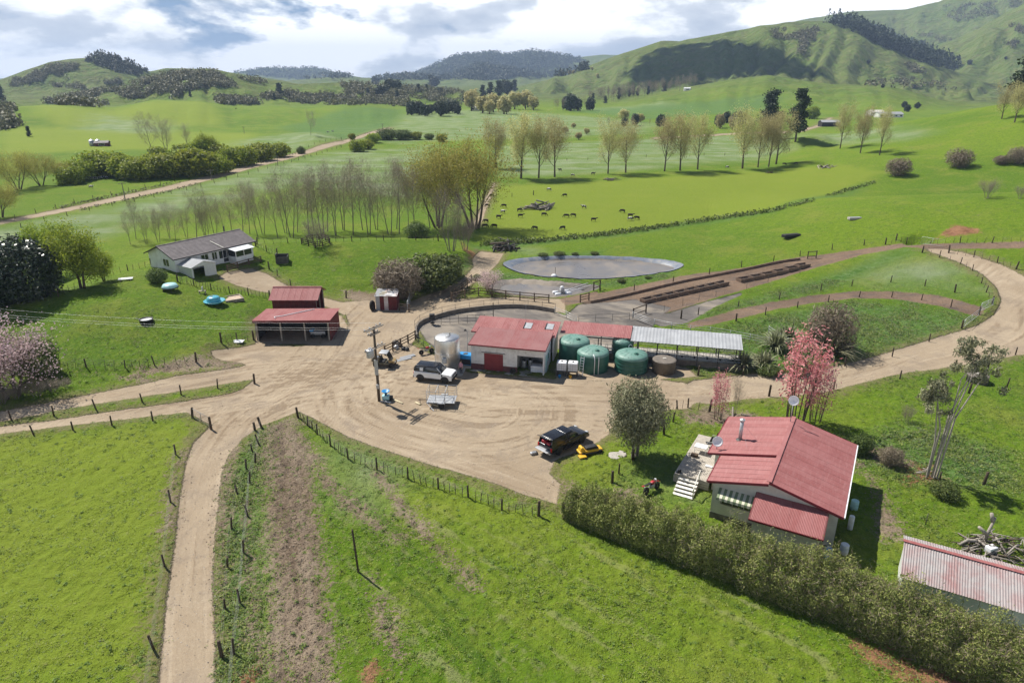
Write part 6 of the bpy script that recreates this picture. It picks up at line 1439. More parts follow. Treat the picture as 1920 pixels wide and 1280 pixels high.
# ------------------------------------------------------------------ yard walls, railings, gates, feed pad
def yard_works():
    arc = smooth_line(hit([(782, 634), (780, 622), (785, 611), (800, 602), (830, 592), (862, 585), (900, 580), (950, 576), (1000, 578), (1040, 585)]), 4)
    W = arc; Z = Hz(W[:, 0], W[:, 1]); m = MB(); o0 = Vector((W[0, 0], W[0, 1], 0))
    d = np.gradient(W, axis=0); nrm = np.stack([d[:, 1], -d[:, 0]], 1); nrm /= np.linalg.norm(nrm, axis=1)[:, None]
    rings = []
    for i in range(len(W)):
        a = W[i] + nrm[i] * 0.11; b = W[i] - nrm[i] * 0.11; rings.append([(a[0], a[1], Z[i] - 0.3), (a[0], a[1], Z[i] + 0.62), (b[0], b[1], Z[i] + 0.62), (b[0], b[1], Z[i] - 0.3)])
    loft(m, rings); o = m.build('yard_wall', 'concrete_dark', None); tag(o, 'low curved concrete wall round the circular collecting yard', 'wall')
    pipe_rail('pipe railing following the curved wall of the circular yard', arc[6:] - nrm[6:] * 0.25, (0.75, 1.35), 2.1, 1.4, 0.022, 'steel_dark')
    pipe_rail('short pipe railing from the angled fence round to the milk vat', hit([(778, 637), (790, 648), (806, 655), (815, 662)]), (0.5, 1.0), 1.3, 1.05, 0.025, 'steel_dark')
    pipe_rail('pipe railing leading from the circular yard to the parlour entry', hit([(1040, 588), (1062, 596), (1080, 606)]), (0.4, 0.75, 1.1), 2.2, 1.2, 0.03, 'galv')
    pipe_rail('pipe railing beside the pale concrete apron', hit([(1085, 603), (1130, 600), (1180, 598)]), (0.5, 1.05), 2.4, 1.1, 0.025, 'steel_dark')
    pipe_rail('galvanised cattle rail slanting from the feed pad to the iron roof', hit([(1186, 597), (1226, 613)]), (0.35, 0.6, 0.85, 1.1), 2.2, 1.25, 0.03, 'galv')
    pipe_rail('galvanised cattle rail running along behind the iron roof', hit([(1226, 612), (1270, 622), (1330, 628), (1400, 638), (1440, 650)]), (0.4, 0.75, 1.1), 2.6, 1.2, 0.03, 'galv')
    pipe_rail('galvanised rail at the parlour exit by the flax', hit([(1440, 627), (1460, 638), (1476, 648)]), (0.4, 0.75, 1.1), 1.8, 1.2, 0.03, 'galv')
    # backing gate inside the round yard
    a = hit([(811, 607), (925, 603)]); A = a[0]; Bv = a[1]; L = float(np.hypot(*(Bv - A))); R = thing('backing_gate', 'long pipe backing gate spanning the circular yard with a black motor', 'gate', (A[0], A[1], gz_at(*A)), math.atan2(*(Bv - A)[::-1]))
    for z in (0.35, 0.8, 1.25): MB().cyl((0, 0, z), (L, 0, z), 0.03, 6).build('rail', 'steel_dark', R)
    for x in np.linspace(0, L, 8): MB().cyl((x, 0, 0.0), (x, 0, 1.3), 0.03, 6).build('upright', 'steel_dark', R)
    bev(MB().bx(-0.4, 0.35, -0.3, 0.3, 0.9, 1.6), 'motor_box', 'black_plastic', R, 0.05); MB().lathe([(0.3, -0.1), (0.3, 0.1)], 12, (0, 0, 0.3)).build('drive_wheel', 'rubber', R)
    MB().cyl((L, 0, 0), (L, 0, 3.0), 0.06, 8).build('end_post', 'steel_dark', R)
    p = G(877, 664); R = thing('pipe_stand', 'thin bent galvanised pipe standing behind the chiller', 'pipe', p); MB().tube([(0, 0, 0), (0, 0, 3.2), (-0.25, 0, 3.4)], 0.04, 6).build('pipe', 'galv', R, True); MB().lathe([(0.15, 0), (0.18, 0.1), (0.05, 0.25)], 10, (-0.25, 0, 3.3)).build('lamp_head', 'steel_dark', R, True)
    rail_fence('angled timber rail fence between the buggy and the circular yard', hit([(722, 664), (779, 636)]), 3, 1.4, 1.25, 'rail')
    rail_fence('weathered timber rail fence along the front of the sump pond', hit([(847, 563), (868, 559), (905, 554), (960, 560), (1029, 566)]), 3, 2.3, 1.35, 'plank' if False else 'rail')
    rail_fence('timber rail fence turning up the back track beside the blossom tree', hit([(846, 561), (855, 552), (872, 540), (884, 528)]), 3, 2.2, 1.35, 'rail')
    rail_fence('short timber rail panel at the corner of the feed pad', hit([(1088, 566), (1104, 562)]), 3, 1.7, 1.3, 'rail')
    rail_fence('short timber rail fence linking the tin shed to its gate', hit([(749, 581), (767, 583)]), 3, 1.5, 1.2, 'rail')
    a = hit([(764, 583), (772, 556)]); gate('pale galvanised gate standing open beside the tin shed', a[0], a[1], 6, 1.3)
    rail_fence('timber rail platform by the sump pond pump', hit([(1113, 545), (1125, 541)]), 2, 1.4, 1.5, 'post')
    rail_fence('timber corner stile between the feed pad and the cattle rail', hit([(1187, 594), (1211, 585)]), 2, 2.0, 1.4, 'post')
    # feed troughs
    def troughs(a, b, n, grp, lab):
        P = hit([a, b]); d = (P[1] - P[0]) / n; L = float(np.hypot(*d)); ang = math.atan2(d[1], d[0]); me = None
        for i in range(n):
            c = P[0] + d * (i + 0.5)
            if me is None:
                m = MB(); m.extr([(-0.6, 0.0), (-0.68, 0.62), (-0.58, 0.62), (-0.45, 0.2), (0.45, 0.2), (0.58, 0.62), (0.68, 0.62), (0.6, 0.0)], -L / 2 + 0.06, L / 2 - 0.06, 'x'); me = m.mesh('trough', 'trough_brown'); m2 = MB(); m2.extr([(-0.5, 0.18), (-0.46, 0.3), (0.1, 0.36), (0.48, 0.27), (0.46, 0.18)], -L / 2 + 0.1, L / 2 - 0.1, 'x'); fe = m2.mesh('feed_residue', 'dark_inside'); m3 = MB(); m3.bx(-L / 2 + 0.06, -L / 2 + 0.16, -0.6, 0.6, 0.0, 0.6); ee = m3.mesh('end_wall', 'trough_brown')
            R = thing('feed_trough', lab, 'feed trough', (c[0], c[1], gz_at(*c) - 0.03), ang, grp)
            link('trough', me, R); link('feed_residue', fe, R); link('end_wall', ee, R)
    troughs((1204, 566), (1362, 531), 8, 'first row of feed troughs', 'brown concrete feed trough in the row next to the milking yard')
    troughs((1384, 527), (1515, 496), 6, 'second row of feed troughs', 'brown concrete feed trough in the row nearer the road gates')
    k = smooth_line(hit([(1107, 567), (1180, 552), (1300, 524), (1440, 496), (1500, 486)]), 6); Zk = Hz(k[:, 0], k[:, 1]); m = MB()
    loft(m, [[(x, y - 0.12, z - 0.2), (x, y - 0.12, z + 0.42), (x, y + 0.12, z + 0.42), (x, y + 0.12, z - 0.2)] for (x, y), z in zip(k, Zk)]); o = m.build('feed_pad_kerb', 'trough_brown', None); tag(o, 'long brown concrete kerb along the back of the feed pad', 'kerb')
    # float pumps
    p = G(1054, 548); R = thing('float_pump', 'white floating pump with hoses on the sump pond', 'pump', (p.x, p.y + 0.5, -0.42), 0.3)
    for sx in (-1, 1):
        for sy in (-1, 1): MB().lathe([(0.05, -0.5), (0.28, -0.45), (0.3, 0), (0.28, 0.45), (0.05, 0.5)], 12, (0, 0, 0)).build('float', 'white_plastic', R, True, (0.9 * sx, 0.6 * sy, 0.15)).rotation_euler = (0, rad(90), 0)
    bev(MB().bx(-0.35, 0.35, -0.35, 0.35, 0.2, 0.9), 'motor', 'galv', R, 0.08, 3); MB().lathe([(0.3, 0.9), (0.3, 1.25), (0.1, 1.35)], 14).build('hood', 'white_plastic', R, True)
    for y in (0.3, -0.3): MB().bar((0.4, y, 0.35), (5.5, 1.6 + y * 2, 0.75), 0.05, 0.05).build('hose_arm', 'white_plastic', R)
    p = G(1039, 512); R = thing('pond_float', 'small white float with a rod in the effluent pond', 'float', (p.x, p.y, -0.66), 0); MB().lathe([(0.1, -0.15), (0.5, 0.05), (0.55, 0.2), (0.3, 0.4), (0.05, 0.45)], 14).build('float', 'white_plastic', R, True); MB().cyl((0.2, 0, 0.3), (0.2, 0, 1.7), 0.04, 6).build('rod', 'black_plastic', R)
yard_works()

# ------------------------------------------------------------------ fences of the paddocks
def fences():
    fence('wire fence along the left edge of the lower track and paddock', [(-30, 822), (63, 814), (137, 806), (210, 797), (287, 790), (361, 784)], wires=5)
    fence('wire fence on the paddock side of the straight gravel track', [(396, 803), (330, 854), (320, 942), (309, 1062), (288, 1216), (270, 1340)], wires=5)
    gate('loose wire gate closing the left paddock corner', hit([(363, 784)])[0], hit([(394, 801)])[0], 4, 1.0, 'wire')
    fence('wire fence on the grass strip dividing the two left tracks', [(-60, 798), (22, 788), (101, 779), (180, 768), (267, 754), (340, 741), (408, 727), (477, 717)], wires=5)
    fence('wire fence on the bank between straight track and muddy strip', [(490, 800), (485, 832), (478, 867), (468, 907), (464, 966), (457, 1038), (450, 1130), (438, 1226), (430, 1330)], wires=6, lean=9)
    fence('second line of short posts on the bank beside the straight track', [(478, 806), (473, 845), (462, 880), (445, 924), (434, 990), (426, 1060), (422, 1140), (416, 1230)], wires=2, lean=9, hscale=0.8)
    fence('post and batten fence curving below the gravel yard', [(559, 782), (577, 797), (595, 814), (620, 837), (653, 862), (707, 881), (765, 898), (822, 917), (878, 934), (941, 955), (1010, 968)], battens=4, wires=6, lean=4)
    fence('leaning batten fence along the top of the roadside bank', [(92, 700), (162, 689), (235, 691), (290, 685), (368, 679)], battens=3, wires=5, lean=10)
    fence('short fence joining the paddock to the implement shed', [(415, 642), (445, 639), (476, 637)], battens=2, wires=4)
    fence('close batten fence between the drive and the sandpit lawn', [(333, 528), (364, 536), (396, 543), (431, 550), (466, 554), (506, 560)], battens=5, wires=5, lean=3)
    fence('fence along the far brow of the grassy rise', [(482, 458), (540, 456), (600, 454), (660, 453), (720, 452), (780, 451), (822, 452)], battens=3, wires=4)
    fence('fence from the white house across to the dark wooden box', [(480, 462), (500, 472), (520, 480)], battens=3, wires=4)
    fence('posts along the drive between white house and hay barn', [(505, 505), (520, 517), (545, 535), (649, 558)], wires=3)
    fence('paddock fence above the evergreen on the left rise', [(-40, 590), (60, 565), (110, 556), (150, 541), (190, 522), (240, 508), (285, 500)], battens=3, wires=4)
    fence('upper fence along the curved brown race', [(1277, 596), (1309, 589), (1384, 575), (1461, 561), (1539, 545), (1597, 536), (1670, 529), (1734, 536), (1790, 548)], wires=3, lean=3)
    fence('lower fence along the curved brown race', [(1380, 603), (1435, 591), (1495, 577), (1553, 566), (1611, 556), (1672, 556), (1728, 561), (1783, 575), (1835, 589)], wires=3, lean=3)
    a = hit([(1836, 590), (1861, 573)]); gate('galvanised mesh gate where the brown race meets the road', a[0], a[1], 8, 1.2, 'galv', True)
    fence('roadside fence below the flax and lush paddock', [(1309, 702), (1393, 701), (1480, 698), (1584, 685), (1673, 667), (1742, 639), (1803, 616)], wires=4, lean=3)
    gate('thin pipe gate beside the mesh gate on the road bend', hit([(1806, 615)])[0], hit([(1834, 592)])[0], 3, 1.0, 'galv')
    fence('roadside fence above the cottage paddock', [(1442, 741), (1563, 729), (1687, 711), (1790, 690), (1904, 664), (1980, 650)], wires=3, lean=3)
    fence('fence round the inside of the road bend', [(1729, 474), (1761, 483), (1801, 494), (1823, 507), (1840, 531), (1849, 548), (1860, 570)], battens=1, wires=3, lean=4)
    fence('fence along the pond side of the feed pad', [(1125, 545), (1189, 543), (1262, 528), (1330, 513), (1390, 500), (1450, 490), (1500, 480), (1560, 468), (1620, 460), (1680, 450)], wires=3, lean=4)
    fence('short steel posts between feed pad and green bank', [(1245, 582), (1280, 572), (1310, 563), (1342, 554), (1400, 541), (1440, 529), (1500, 512)], kind='steel', wires=2, lean=5, ends=False)
    fence('fence beside the road gates above the bend', [(1779, 473), (1826, 481), (1870, 492), (1905, 505)], battens=2, wires=3)
    fence('yard fence along the top race towards the right', [(1660, 458), (1700, 452), (1745, 452), (1800, 455), (1860, 455), (1930, 453)], battens=3, wires=3)
    a = hit([(1726, 458), (1768, 462)]); gate('galvanised gate across the race below the dark ditch', a[0], a[1], 5, 1.2)
    fence('fence crossing the cow paddock edge by the big bare tree', [(905, 372), (930, 370), (960, 369), (1000, 366)], wires=2)
    fence('long wire fence beyond the poplar row', [(940, 306), (1100, 300), (1300, 292), (1480, 283)], every=9, wires=2, lean=2)
    fence('fence along the lower side of the valley road', [(-60, 452), (150, 399), (300, 368), (450, 331), (560, 301), (640, 277)], every=7, wires=2, lean=3)
    fence('fence along the upper side of the valley road', [(-60, 432), (150, 379), (300, 347), (450, 312), (560, 283), (640, 262)], every=7, wires=2, lean=3)
    fence('broken rail fence by the grey green tree and cottage lawn', [(1148, 905), (1160, 888), (1186, 862)], wires=2, lean=3)
    fence('lawn fence from the grey green tree up to the pink shrubs', [(1245, 815), (1262, 790), (1270, 765), (1290, 762), (1330, 772)], battens=1, wires=3, lean=8)
    fence('garden fence behind the cottage to the pale trunks', [(1612, 845), (1660, 862), (1690, 870), (1760, 905), (1762, 930), (1845, 908)], wires=2, lean=8)
    fence('rough paddock posts near the round concrete trough', [(1816, 738), (1888, 724), (1850, 695)], wires=0, lean=4)
    p = G(672, 1072); o = link('lone_post', post_mesh('tall'), None, p); o.rotation_euler = (0, rad(-2), 0); tag(o, 'tall lone dark post standing in the grass of the near paddock', 'post')
    p = G(1735, 984); o = link('steel_stake', post_mesh('steel'), None, p); tag(o, 'thin steel stake standing near the long tin shed', 'stake')
    rail_fence('dark timber stockyard rail beside the second trough row', hit([(1514, 484), (1530, 483)]), 2, 1.6, 1.4, 'post')
    rail_fence('rail fence in front of the white house porch', hit([(427, 509), (455, 500), (490, 492)]), 3, 2.0, 1.1, 'rail')
fences()

# ------------------------------------------------------------------ people
def skin_mesh(name, verts, edges, radii, sub=2):
    me = bpy.data.meshes.new(name); me.from_pydata(verts, edges, []); o = bpy.data.objects.new(name, me); COL.objects.link(o)
    md = o.modifiers.new('skin', 'SKIN'); md.use_smooth_shade = True
    for i, r in enumerate(radii): me.skin_vertices[0].data[i].radius = (r, r) if np.isscalar(r) else r
    me.skin_vertices[0].data[0].use_root = True
    o.modifiers.new('sub', 'SUBSURF').levels = sub; o.modifiers['sub'].render_levels = sub
    dg = bpy.context.evaluated_depsgraph_get(); out = bpy.data.meshes.new_from_object(o.evaluated_get(dg)); out.name = name
    bpy.data.objects.remove(o); bpy.data.meshes.remove(me)
    return out
def person():
    x, y = -6.05, 74.2; z = gz_at(x, y)
    R = thing('person', 'person in a pink shirt and dark trousers standing behind the white car', 'person', (x, y, z), rad(160))
    V = [(0, 0, 0.95), (0, 0.01, 1.15), (0, 0.01, 1.38), (0, 0.0, 1.5), (0, 0.02, 1.6), (0, 0.03, 1.72), (0.18, 0, 1.42), (0.24, 0.0, 1.15), (0.22, 0.12, 0.92), (0.21, 0.17, 0.84), (-0.18, 0, 1.42), (-0.24, 0, 1.15), (-0.22, 0.12, 0.92), (-0.21, 0.17, 0.84),
         (0.1, 0, 0.88), (0.11, 0.02, 0.5), (0.11, -0.02, 0.08), (0.12, 0.14, 0.03), (-0.1, 0, 0.88), (-0.11, 0.02, 0.5), (-0.11, -0.02, 0.08), (-0.12, 0.14, 0.03)]
    E = [(0, 1), (1, 2), (2, 3), (3, 4), (4, 5), (2, 6), (6, 7), (7, 8), (8, 9), (2, 10), (10, 11), (11, 12), (12, 13), (0, 14), (14, 15), (15, 16), (16, 17), (0, 18), (18, 19), (19, 20), (20, 21)]
    r = [(0.17, 0.12), (0.15, 0.11), (0.18, 0.12), 0.06, 0.085, 0.10, 0.065, 0.05, 0.04, 0.035, 0.065, 0.05, 0.04, 0.035, 0.1, 0.07, 0.045, 0.035, 0.1, 0.07, 0.045, 0.035]
    me = skin_mesh('body', V, E, r, 2)
    for n in ('skin', 'shirt_pink', 'trousers', 'hair'): me.materials.append(M(n))
    for p in me.polygons:
        c = p.center; p.material_index = 2 if c.z < 0.98 and abs(c.x) < 0.2 and not (c.z > 0.8 and abs(c.x) > 0.17) else (1 if c.z < 1.5 and (c.z > 1.12 or abs(c.x) < 0.19) else 0)
    me.update(); b = link('body', me, R)
    m = MB(); m.lathe([(0.118, 0), (0.124, 0.06), (0.11, 0.12), (0.06, 0.165), (0.01, 0.175)], 14, (0, 0.01, 1.70)); m.build('hair', 'hair', R, True)
    m = MB(); m.cyl((0, 0.13, 1.69), (0, 0.155, 1.66), 0.018, 6); m.build('nose', 'skin', R)
    for s in (-1, 1):
        m = MB()
        for k in range(4): m.tube([(0.21 * s + (k - 1.5) * 0.02, 0.18, 0.83), (0.21 * s + (k - 1.5) * 0.02, 0.2, 0.78), (0.21 * s + (k - 1.5) * 0.018, 0.19, 0.735 + 0.01 * abs(k - 1.5))], 0.009, 5)
        m.tube([(0.18 * s, 0.19, 0.84), (0.16 * s, 0.22, 0.80), (0.165 * s, 0.22, 0.77)], 0.01, 5); m.build('fingers', 'skin', R, True)
        m = MB(); m.lathe([(0.02, -0.02), (0.03, 0), (0.02, 0.02)], 8, (0.115 * s, 0.02, 1.68)); m.build('ear', 'skin', R, True)
person()

# ------------------------------------------------------------------ left lawn things
def lawn_things():
    p = G(403, 570); R = thing('turquoise_play_boat', 'turquoise round play boat with domed cover on the lawn', 'play boat', p, 0.2)
    MB().lathe([(0.5, 0.1), (0.9, 0.16), (1.5, 0.55), (1.52, 0.62), (1.4, 0.62), (0.9, 0.45), (0.3, 0.42)], 24).build('hull', 'turquoise', R, True)
    MB().lathe([(0.95, 0.5), (0.97, 0.7), (0.9, 1.05), (0.75, 1.2), (0.3, 1.28), (0.05, 1.28)], 24, (-0.1, 0, 0)).build('dome', 'turquoise', R, True); MB().bx(-0.45, -0.1, -0.25, 0.1, 1.26, 1.31).build('vent', 'steel_dark', R); MB().lathe([(0.4, -0.05), (0.4, 0.12)], 12).build('foot', 'dark_inside', R)
    p = G(320, 545); R = thing('covered_trampoline', 'small teal covered trampoline with dark legs on the lawn', 'trampoline', p, 0)
    MB().lathe([(1.1, 0.6), (1.15, 0.68), (1.05, 0.85), (0.9, 1.05), (0.5, 1.12), (0.05, 1.13)], 24).build('cover', 'teal_pale', R, True); MB().lathe([(1.2, 0.5), (1.22, 0.55), (1.2, 0.6)], 24).build('rim', 'steel_dark', R)
    for k in range(6): a = k * math.pi / 3; MB().cyl((1.15 * math.cos(a), 1.15 * math.sin(a), -0.05), (1.1 * math.cos(a), 1.1 * math.sin(a), 0.55), 0.035, 6).build('leg', 'steel_dark', R)
    p = G(437, 561); R = thing('sandpit', 'square timber sandpit with grey sides beside the turquoise boat', 'sandpit', p, rad(35))
    for (x0, x1, y0, y1) in ((-1.3, 1.3, -1.3, -1.15), (-1.3, 1.3, 1.15, 1.3), (-1.3, -1.15, -1.15, 1.15), (1.15, 1.3, -1.15, 1.15)): MB().bx(x0, x1, y0, y1, -0.15, 0.32).build('side_board', 'timber_grey', R)
    MB().bx(-1.15, 1.15, -1.15, 1.15, -0.1, 0.18).build('sand', 'sand', R)
    p = G(275, 604); R = thing('water_trough', 'round dark water trough with pale rim in the left paddock', 'trough', p); MB().lathe([(0.8, -0.1), (0.85, 0.45), (0.88, 0.5), (0.78, 0.5), (0.72, 0.3), (0.1, 0.28)], 24).build('bowl', 'black_plastic', R, True); MB().lathe([(0.76, 0.36), (0.05, 0.365)], 24).build('water', 'galv', R)
    p = G(236, 526); R = thing('picnic_slab', 'pale flat slab table on the grass near the evergreen', 'slab', p, rad(20)); bev(MB().bx(-1.0, 1.0, -0.5, 0.5, 0.25, 0.33), 'slab', 'white_plastic', R, 0.02)
    for sx in (-0.7, 0.7): MB().bx(sx - 0.08, sx + 0.08, -0.35, 0.35, -0.1, 0.25).build('leg', 'timber_grey', R)
    p = G(380, 550); R = thing('garden_bench', 'small grey garden bench with white back by the batten fence', 'bench', p, rad(15)); MB().bx(-0.5, 0.5, -0.25, 0.2, 0.42, 0.47).build('seat', 'timber_grey', R); m = MB(); m.bar((0, 0.22, 0.5), (0, 0.3, 1.0), 1.0, 0.05); m.build('backrest', 'white_plastic', R)
    for sx in (-0.42, 0.42):
        for y in (-0.2, 0.16): MB().bx(sx - 0.04, sx + 0.04, y - 0.04, y + 0.04, -0.05, 0.42).build('leg', 'timber_grey', R)
    p = G(530, 491); R = thing('dark_wooden_box', 'dark open wooden box shelter on the grassy rise', 'shelter', p, rad(8))
    for (x0, x1, y0, y1, h) in ((-1.0, 1.0, 0.75, 0.85, 1.3), (-1.0, -0.9, -0.8, 0.75, 1.55), (0.9, 1.0, -0.8, 0.75, 1.1), (-0.9, 0.9, -0.8, -0.72, 1.0)): MB().bx(x0, x1, y0, y1, -0.15, h).build('panel', 'steel_dark', R)
    p = G(444, 640); R = thing('white_tarpaulin', 'crumpled white tarpaulin on the grass by the shed fence', 'tarpaulin', p)
    m = MB(); n = 8; rr = random.Random(5); V = [(-0.9 + 1.8 * i / n, -0.5 + 1.0 * j / n, 0.05 + 0.22 * rr.random() * math.sin(math.pi * i / n) * math.sin(math.pi * j / n)) for j in range(n + 1) for i in range(n + 1)]; F = [(j * (n + 1) + i, j * (n + 1) + i + 1, (j + 1) * (n + 1) + i + 1, (j + 1) * (n + 1) + i) for j in range(n) for i in range(n)]; m.add(V, F); m.build('sheet', 'white_plastic', R)
    p = G(1157, 852); o = MB().lathe([(0.95, -0.2), (0.98, 0.0), (0.9, 0.04), (0.05, 0.05)], 9).build('stone_slab', 'concrete', None, False, p, 0.5); o.scale = (1, 0.75, 1); tag(o, 'pale flat concrete slab in the grass beside the ride-on machine', 'slab')
    p = G(1602, 411); R = thing('grey_trough', 'flat grey water trough in the bright green paddock', 'trough', p, 0.1); m = MB(); m.bx(-1.3, 1.3, -0.5, 0.5, -0.1, 0.4); bev(m, 'body', 'concrete', R, 0.05); MB().bx(-1.2, 1.2, -0.4, 0.4, 0.4, 0.42).build('water', 'galv', R)
    p = G(1483, 445); R = thing('silage_bunk', 'dark low hay feeder in the bright green paddock', 'feeder', p, rad(18)); m = MB(); m.bx(-1.9, 1.9, -0.6, 0.6, 0.1, 0.7); bev(m, 'body', 'black_plastic', R, 0.06); MB().bx(-1.7, 1.7, -0.45, 0.45, 0.7, 0.74).build('lid', 'dark_inside', R)
lawn_things()
# ------------------------------------------------------------------ vegetation
for _n, _a, _b, _k in (
    ('leaf_bud', (0.35, 0.31, 0.12), (0.58, 0.52, 0.25), dict(trans=0.35)), ('leaf_willow', (0.28, 0.28, 0.045), (0.50, 0.48, 0.11), dict(trans=0.4)),
    ('leaf_spring', (0.15, 0.215, 0.015), (0.33, 0.37, 0.04), dict(trans=0.45)), ('leaf_dark', (0.012, 0.022, 0.008), (0.045, 0.065, 0.022), dict(rough=0.3, trans=0.05, spec=0.5)),
    ('leaf_pine', (0.018, 0.032, 0.016), (0.050, 0.075, 0.032), dict(trans=0.15)), ('leaf_olive', (0.10, 0.108, 0.05), (0.31, 0.30, 0.175), dict(trans=0.2)),
    ('leaf_hedge', (0.090, 0.118, 0.022), (0.30, 0.305, 0.085), dict(trans=0.2)), ('leaf_brown', (0.15, 0.115, 0.075), (0.30, 0.245, 0.17), dict(trans=0.2)),
    ('leaf_green', (0.055, 0.090, 0.018), (0.165, 0.205, 0.05), dict(trans=0.3)), ('leaf_pink', (0.55, 0.17, 0.20), (0.78, 0.38, 0.40), dict(trans=0.45)),
    ('blossom', (0.50, 0.34, 0.34), (0.75, 0.58, 0.58), dict(trans=0.4)), ('leaf_flax', (0.075, 0.085, 0.035), (0.30, 0.30, 0.17), dict(trans=0.15)),
    ('leaf_scrub', (0.075, 0.080, 0.036), (0.21, 0.19, 0.095), dict(trans=0.1)), ('leaf_forest', (0.026, 0.040, 0.022), (0.075, 0.095, 0.050), dict(trans=0.1)),
    ('grass_blade', (0.10, 0.165, 0.012), (0.26, 0.28, 0.055), dict(trans=0.12)), ('grass_blue', (0.085, 0.155, 0.04), (0.24, 0.29, 0.13), dict(trans=0.12)), ('twig', (0.23, 0.175, 0.115), (0.38, 0.31, 0.22), dict(trans=0.0))):
    mat_leaf(_n, _a, _b, **_k)

def quad_mesh(name, C, size, mat, nrm=None, spread=1.0, elong=1.6, rng=RNG, axis=None):
    """many small leaf faces as one mesh; C centres (N,3)"""
    N = len(C); C = np.asarray(C, float)
    n = rng.normal(size=(N, 3)) * spread
    if nrm is not None: n = n + nrm
    n /= np.linalg.norm(n, axis=1)[:, None] + 1e-9
    t = rng.normal(size=(N, 3)) if axis is None else axis + 0.25 * rng.normal(size=(N, 3))
    t -= n * (t * n).sum(1)[:, None]; t /= np.linalg.norm(t, axis=1)[:, None] + 1e-9
    b = np.cross(n, t)
    s = (size if np.isscalar(size) else np.asarray(size))
    s = (s * rng.uniform(0.6, 1.3, N))[:, None]
    t = t * s * elong / 2; b = b * s / 2
    V = np.stack([C - t, C + b * 0.9 - t * 0.1, C + t, C - b * 0.9 + t * 0.1], 1).reshape(-1, 3)
    me = bpy.data.meshes.new(name); me.vertices.add(4 * N); me.vertices.foreach_set('co', V.ravel().astype(np.float32))
    me.loops.add(4 * N); me.loops.foreach_set('vertex_index', np.arange(4 * N, dtype=np.int32)); me.polygons.add(N)
    me.polygons.foreach_set('loop_start', np.arange(0, 4 * N, 4, dtype=np.int32)); me.polygons.foreach_set('loop_total', np.full(N, 4, np.int32))
    me.update(calc_edges=True); me.materials.append(M(mat)); return me
class Tree:
    def __init__(s, seed, **P):
        s.r = random.Random(seed); s.np = np.random.default_rng(seed); s.P = P; s.mb = MB(); s.tw = MB(); s.tips = []
    def grow(s, p, d, L, rad_, lv):
        P = s.P; r = s.r; nseg = 4 if lv == 0 else (3 if lv < P['levels'] - 1 else 2)
        pts = [p.copy()]; rs = [rad_]; dirs = [d.copy()]; q = p.copy(); dd = d.copy()
        g = P['gnarl'][min(lv, len(P['gnarl']) - 1)]; up = P['up'][min(lv, len(P['up']) - 1)]
        for i in range(nseg):
            dd = (dd + Vector((r.uniform(-g, g), r.uniform(-g, g), r.uniform(-g, g))) + Vector((0, 0, up / nseg))).normalized()
            q = q + dd * (L / nseg); pts.append(q.copy()); rs.append(max(rad_ * (1 - (i + 1) / nseg * P.get('taper', 0.75)), 0.006)); dirs.append(dd.copy())
        fine = lv >= P['levels'] - 1
        s.mb.tube(pts, rs, 7 if lv == 0 else (5 if lv == 1 else 3), False)
        if fine or lv >= P.get('leaf_from', 9):
            for a, b in zip(pts[:-1], pts[1:]):
                for k in range(P.get('per', 3)): s.tips.append(a.lerp(b, r.random()))
            if fine: return
        n = P['n'][min(lv, len(P['n']) - 1)]; st = P['start'][min(lv, len(P['start']) - 1)]
        for k in range(n):
            t = st + (1 - st) * (k + r.random()) / n; f = t * nseg; i = min(int(f), nseg - 1); u = f - i
            bp = pts[i].lerp(pts[i + 1], u); bd = dirs[i + 1]
            a = rad(P['ang'][min(lv, len(P['ang']) - 1)]) * r.uniform(0.7, 1.3); az = k * 2.4 + r.uniform(-0.6, 0.6) if not P.get('rand') else r.uniform(0, 6.28)
            x = bd.orthogonal().normalized(); y = bd.cross(x)
            nd = (bd * math.cos(a) + (x * math.cos(az) + y * math.sin(az)) * math.sin(a)).normalized()
            ln = L * P['lr'][min(lv, len(P['lr']) - 1)] * r.uniform(0.7, 1.15) * (1.15 - 0.5 * t if P.get('cone') else 1)
            s.grow(bp, nd, ln, max(rs[min(i + 1, len(rs) - 1)] * P.get('rr', 0.6), 0.008), lv + 1)
        if P.get('tip', True): s.grow(pts[-1], dirs[-1], L * P['lr'][min(lv, len(P['lr']) - 1)] * 0.8, rs[-1], lv + 1)
PROTO = {}
def tree_parts(name, seed, bark, leaf, leaf_size, leaf_n, spread, stems=1, base_r=0.25, H=10.0, trunk=0.4, lean=0.1, jit=0.25, elong=1.6, droop=0, stem_off=0.3, **P):
    T = Tree(seed, **P)
    for k in range(stems):
        a = k * 6.283 / max(stems, 1) + T.r.uniform(-0.3, 0.3); o = Vector((math.cos(a), math.sin(a), 0)) * (stem_off if stems > 1 else 0)
        T.grow(o + Vector((0, 0, -0.3)), (Vector((math.cos(a) * lean, math.sin(a) * lean, 1))).normalized(), H * trunk * T.r.uniform(0.85, 1.1), base_r, 0)
    tm = T.mb.mesh('trunk', bark, True); cm = None
    if leaf:
        tp = np.array([tuple(t) for t in T.tips])
        idx = T.np.integers(0, len(tp), leaf_n); C = tp[idx] + T.np.normal(size=(leaf_n, 3)) * jit
        if droop: C[:, 2] -= np.abs(T.np.normal(size=leaf_n)) * droop
        cm = quad_mesh('crown', C, leaf_size, leaf, None, 1.0, elong, T.np)
    zs = np.array([v[2] for v in T.mb.v]); PROTO[name] = (tm, cm, float(zs.max()))
